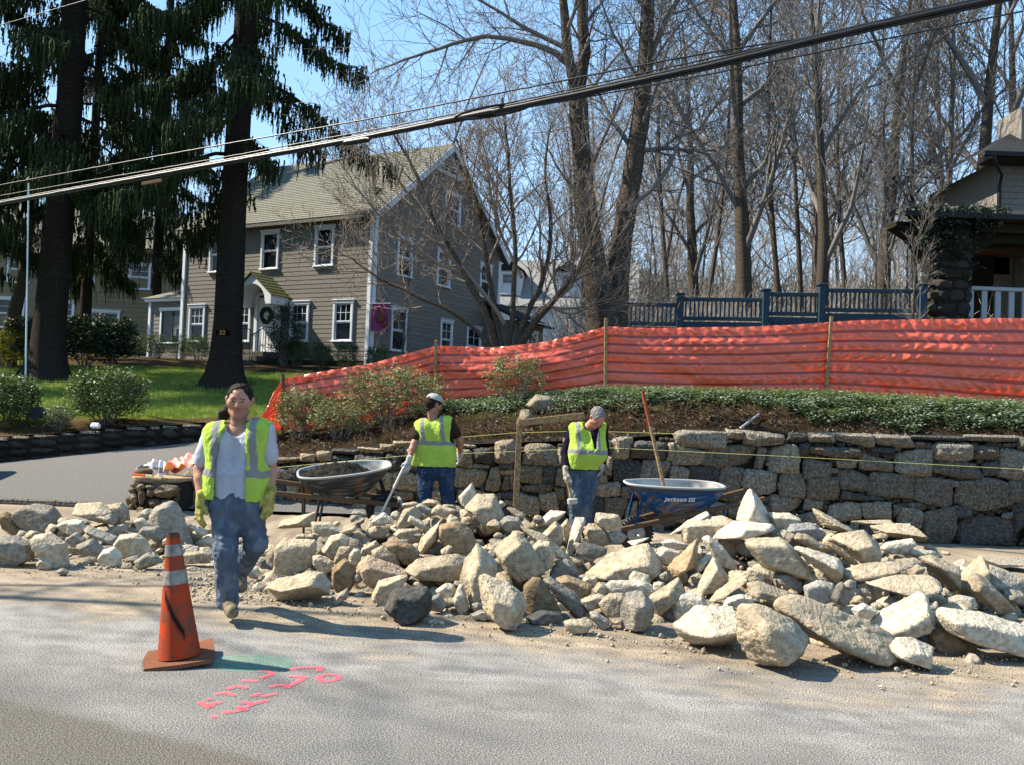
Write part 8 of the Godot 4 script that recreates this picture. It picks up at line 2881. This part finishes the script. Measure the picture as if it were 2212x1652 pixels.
	lay("D", [1358, 1152, 1440, 1118, 1462, 1222, 1400, 1312, 1340, 1252], W * 0.9, "whitish stone at the side of the slanting pale slab")
	lay("D", [438, 1002, 540, 958, 640, 980, 682, 1052, 580, 1122, 450, 1082], Color(0.4, 0.4, 0.4), "light grey rough stone below the notched slab")
	lay("D", [678, 1002, 720, 968, 792, 1082, 740, 1152, 640, 1092], G * 0.8, "grey stone in the gap beside the chunky block")
	lay("D", [798, 1172, 880, 1128, 982, 1182, 902, 1262, 820, 1222], W, "small pale stone under the chunky block")
	lay("D", [148, 1192, 330, 1083, 450, 1088, 752, 1212, 1002, 1312, 1132, 1422, 1102, 1472, 980, 1552, 830, 1552, 620, 1452, 460, 1402, 370, 1312], T * 0.85, "huge long boulder of banded grey rock at the front", {"thick": 0.55, "up": 30.0, "lump": 0.075})
	lay("D", [-62, 1202, -20, 1148, 130, 1163, 330, 1258, 462, 1402, 390, 1512, 210, 1602, 30, 1542, -52, 1402], T * 0.92, "front boulder with flat pale top and grey face between the two largest stones", {"thick": 0.55, "up": 14.0, "down": 22.0})
	lay("D", [1083, 1472, 1140, 1398, 1250, 1393, 1402, 1462, 1392, 1592, 1350, 1612, 1120, 1532], W * 0.95, "pale stone the size of a loaf alone at the front, by the huge boulder", {"thick": 0.3})
	lay("D", [1463, 1202, 1490, 1173, 1800, 1208, 2100, 1308, 2150, 1400, 2150, 1502, 2050, 1532, 1800, 1442, 1560, 1372, 1500, 1292], W * 0.9, "long pale beam of stone cut by the photo's edge", {"thick": 0.4, "up": 16.0})
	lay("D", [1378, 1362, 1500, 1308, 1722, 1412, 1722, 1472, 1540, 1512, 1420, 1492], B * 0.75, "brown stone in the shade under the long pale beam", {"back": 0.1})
	lay("D", [1678, 1022, 1700, 930, 1760, 908, 1832, 962, 2042, 1182, 1980, 1222, 1900, 1202], T * 0.8, "slab tipped up on edge at the very end of the heap", {"thick": 0.22})
	lay("D", [1548, 1012, 1770, 778, 1822, 832, 1802, 962, 1700, 1042, 1600, 1062], T * 0.9, "tan wedge behind the slab tipped on edge")
	lay("D", [1798, 962, 1830, 838, 2002, 902, 2150, 990, 2150, 1132, 2002, 1132, 1900, 1062], G * 1.3, "pale grey block behind the slab tipped on edge", {"up": 14.0})
	lay("D", [1538, 1092, 1600, 1068, 1722, 1090, 1742, 1142, 1650, 1187, 1550, 1152], W * 0.92, "small whitish stone beside the slab tipped on edge")
	lay("D", [1798, 792, 2050, 788, 2130, 842, 1900, 862, 1830, 832], G, "flat grey flagstone on the bare ground near the wall", {"up": 10.0, "thick": 0.4})
	# smaller stones that fill the gaps
	var fill := 0
	var tries := 0
	while fill < 150 and tries < 6000:
		tries += 1
		var x := rf(-5.0, 4.6)
		var f := heap_foot(x)
		var u := rf(0.0, 1.0)
		var d := f + u * table(x, [-5.0, 1.5, -3.2, 1.5, -2.2, 1.3, -1.2, 2.4, 3.5, 2.4, 4.6, 1.6])
		if x > 0.9 and x < 2.3 and u > 0.62: continue
		if x < -1.6 and x > -2.9 and rng.randf() < 0.3: continue
		var size := rf(0.06, 0.17) if x > 0.0 else rf(0.05, 0.15)
		var free := true
		for s in stones_laid:
			if Vector2(x - s[0], (d - s[1]) * 0.8).length() < s[2] * 0.55 + size * 0.3: free = false
		if not free and rng.randf() < 0.96: continue
		var y := maxf(heap_height(x, d), 0.0) + size * rf(-0.5, -0.05)
		var tone: Color = [T, W * 0.9, T * 0.8, G, T * 0.9, T][rng.randi() % 6]
		var s := stone(outline(size * rf(1.0, 1.9), size * rf(0.6, 1.1), rng.randi()), size * rf(0.8, 1.4), rng.randi(), {"k": 7, "tint": tone * rf(0.85, 1.1), "up": 26.0, "down": 20.0})
		var o := put("rubble_stone", s, M.stone)
		o.position = Vector3(x, y, -d)
		o.rotation = Vector3(rf(-0.5, 0.5), rf(-1.2, 1.2), rf(-0.6, 0.6))
		tag(o, "small broken stone wedged among the larger blocks of the rubble heap", "stone", "small stones of the rubble heap")
		fill += 1
	# loose stones deep in the heap, seen only through the gaps
	for m in 5:
		var deep := stone(outline(1.3, 0.9, 840 + m), 0.9, 850 + m, {"k": 6})
		var list := []
		var tone := PackedColorArray()
		for i in 330:
			var x := rf(-5.2, 4.9)
			var d := heap_foot(x) + rf(0.12, 2.5)
			var y := heap_height(x, d)
			if y < -0.05: continue
			list.append(Transform3D(Basis.from_euler(Vector3(rf(-0.7, 0.7), rf(0, 6), rf(-0.7, 0.7))).scaled(Vector3.ONE * rf(0.1, 0.26)), Vector3(x, y - rf(0.17, 0.3), -d)))
			tone.append([T, W, G, T][i % 4] * rf(0.65, 1.0))
		tag(scatter("rubble", deep.mesh(), M.stone, list, self, tone), "mass of broken stone filling the inside of the rubble heap", "rubble")
	# chips and gravel
	var chips := []
	for k in 3: chips.append(stone(outline(1.0, 0.7, 800 + k), 0.6, 810 + k, {"k": 3, "lump": 0.1}).mesh())
	for k in 3:
		var spots := []
		var cols := PackedColorArray()
		for i in 1150:
			var x := rf(-5.4, 5.4)
			var f := heap_foot(x)
			var d := f + (rf(-0.5, 0.4) if i % 3 else rf(0.0, 2.6))
			if i % 7 == 0: d = f - absf(rf(-1, 1) * rf(0, 1)) * 1.2
			if i % 5 == 0:
				x = -2.0 + rf(-0.75, 0.35)
				d = 7.2 + rf(-0.35, 0.55)
			var s := rf(0.008, 0.03) * (1.0 + (1.2 if rng.randf() < 0.12 else 0.0))
			if d < f - 0.1: s *= 0.6
			spots.append(Transform3D(Basis.from_euler(Vector3(rf(0, 6), rf(0, 6), rf(0, 6))).scaled(Vector3.ONE * s), Vector3(x, maxf(heap_height(x, d) - 0.1, 0.0) + s * 0.25, -d)))
			cols.append(T.lerp(W, rng.randf()) * rf(0.7, 1.1))
		tag(scatter("stone_chips", chips[k], M.stone, spots, self, cols), "chips and gravel of pale stone around the rubble heap", "gravel")
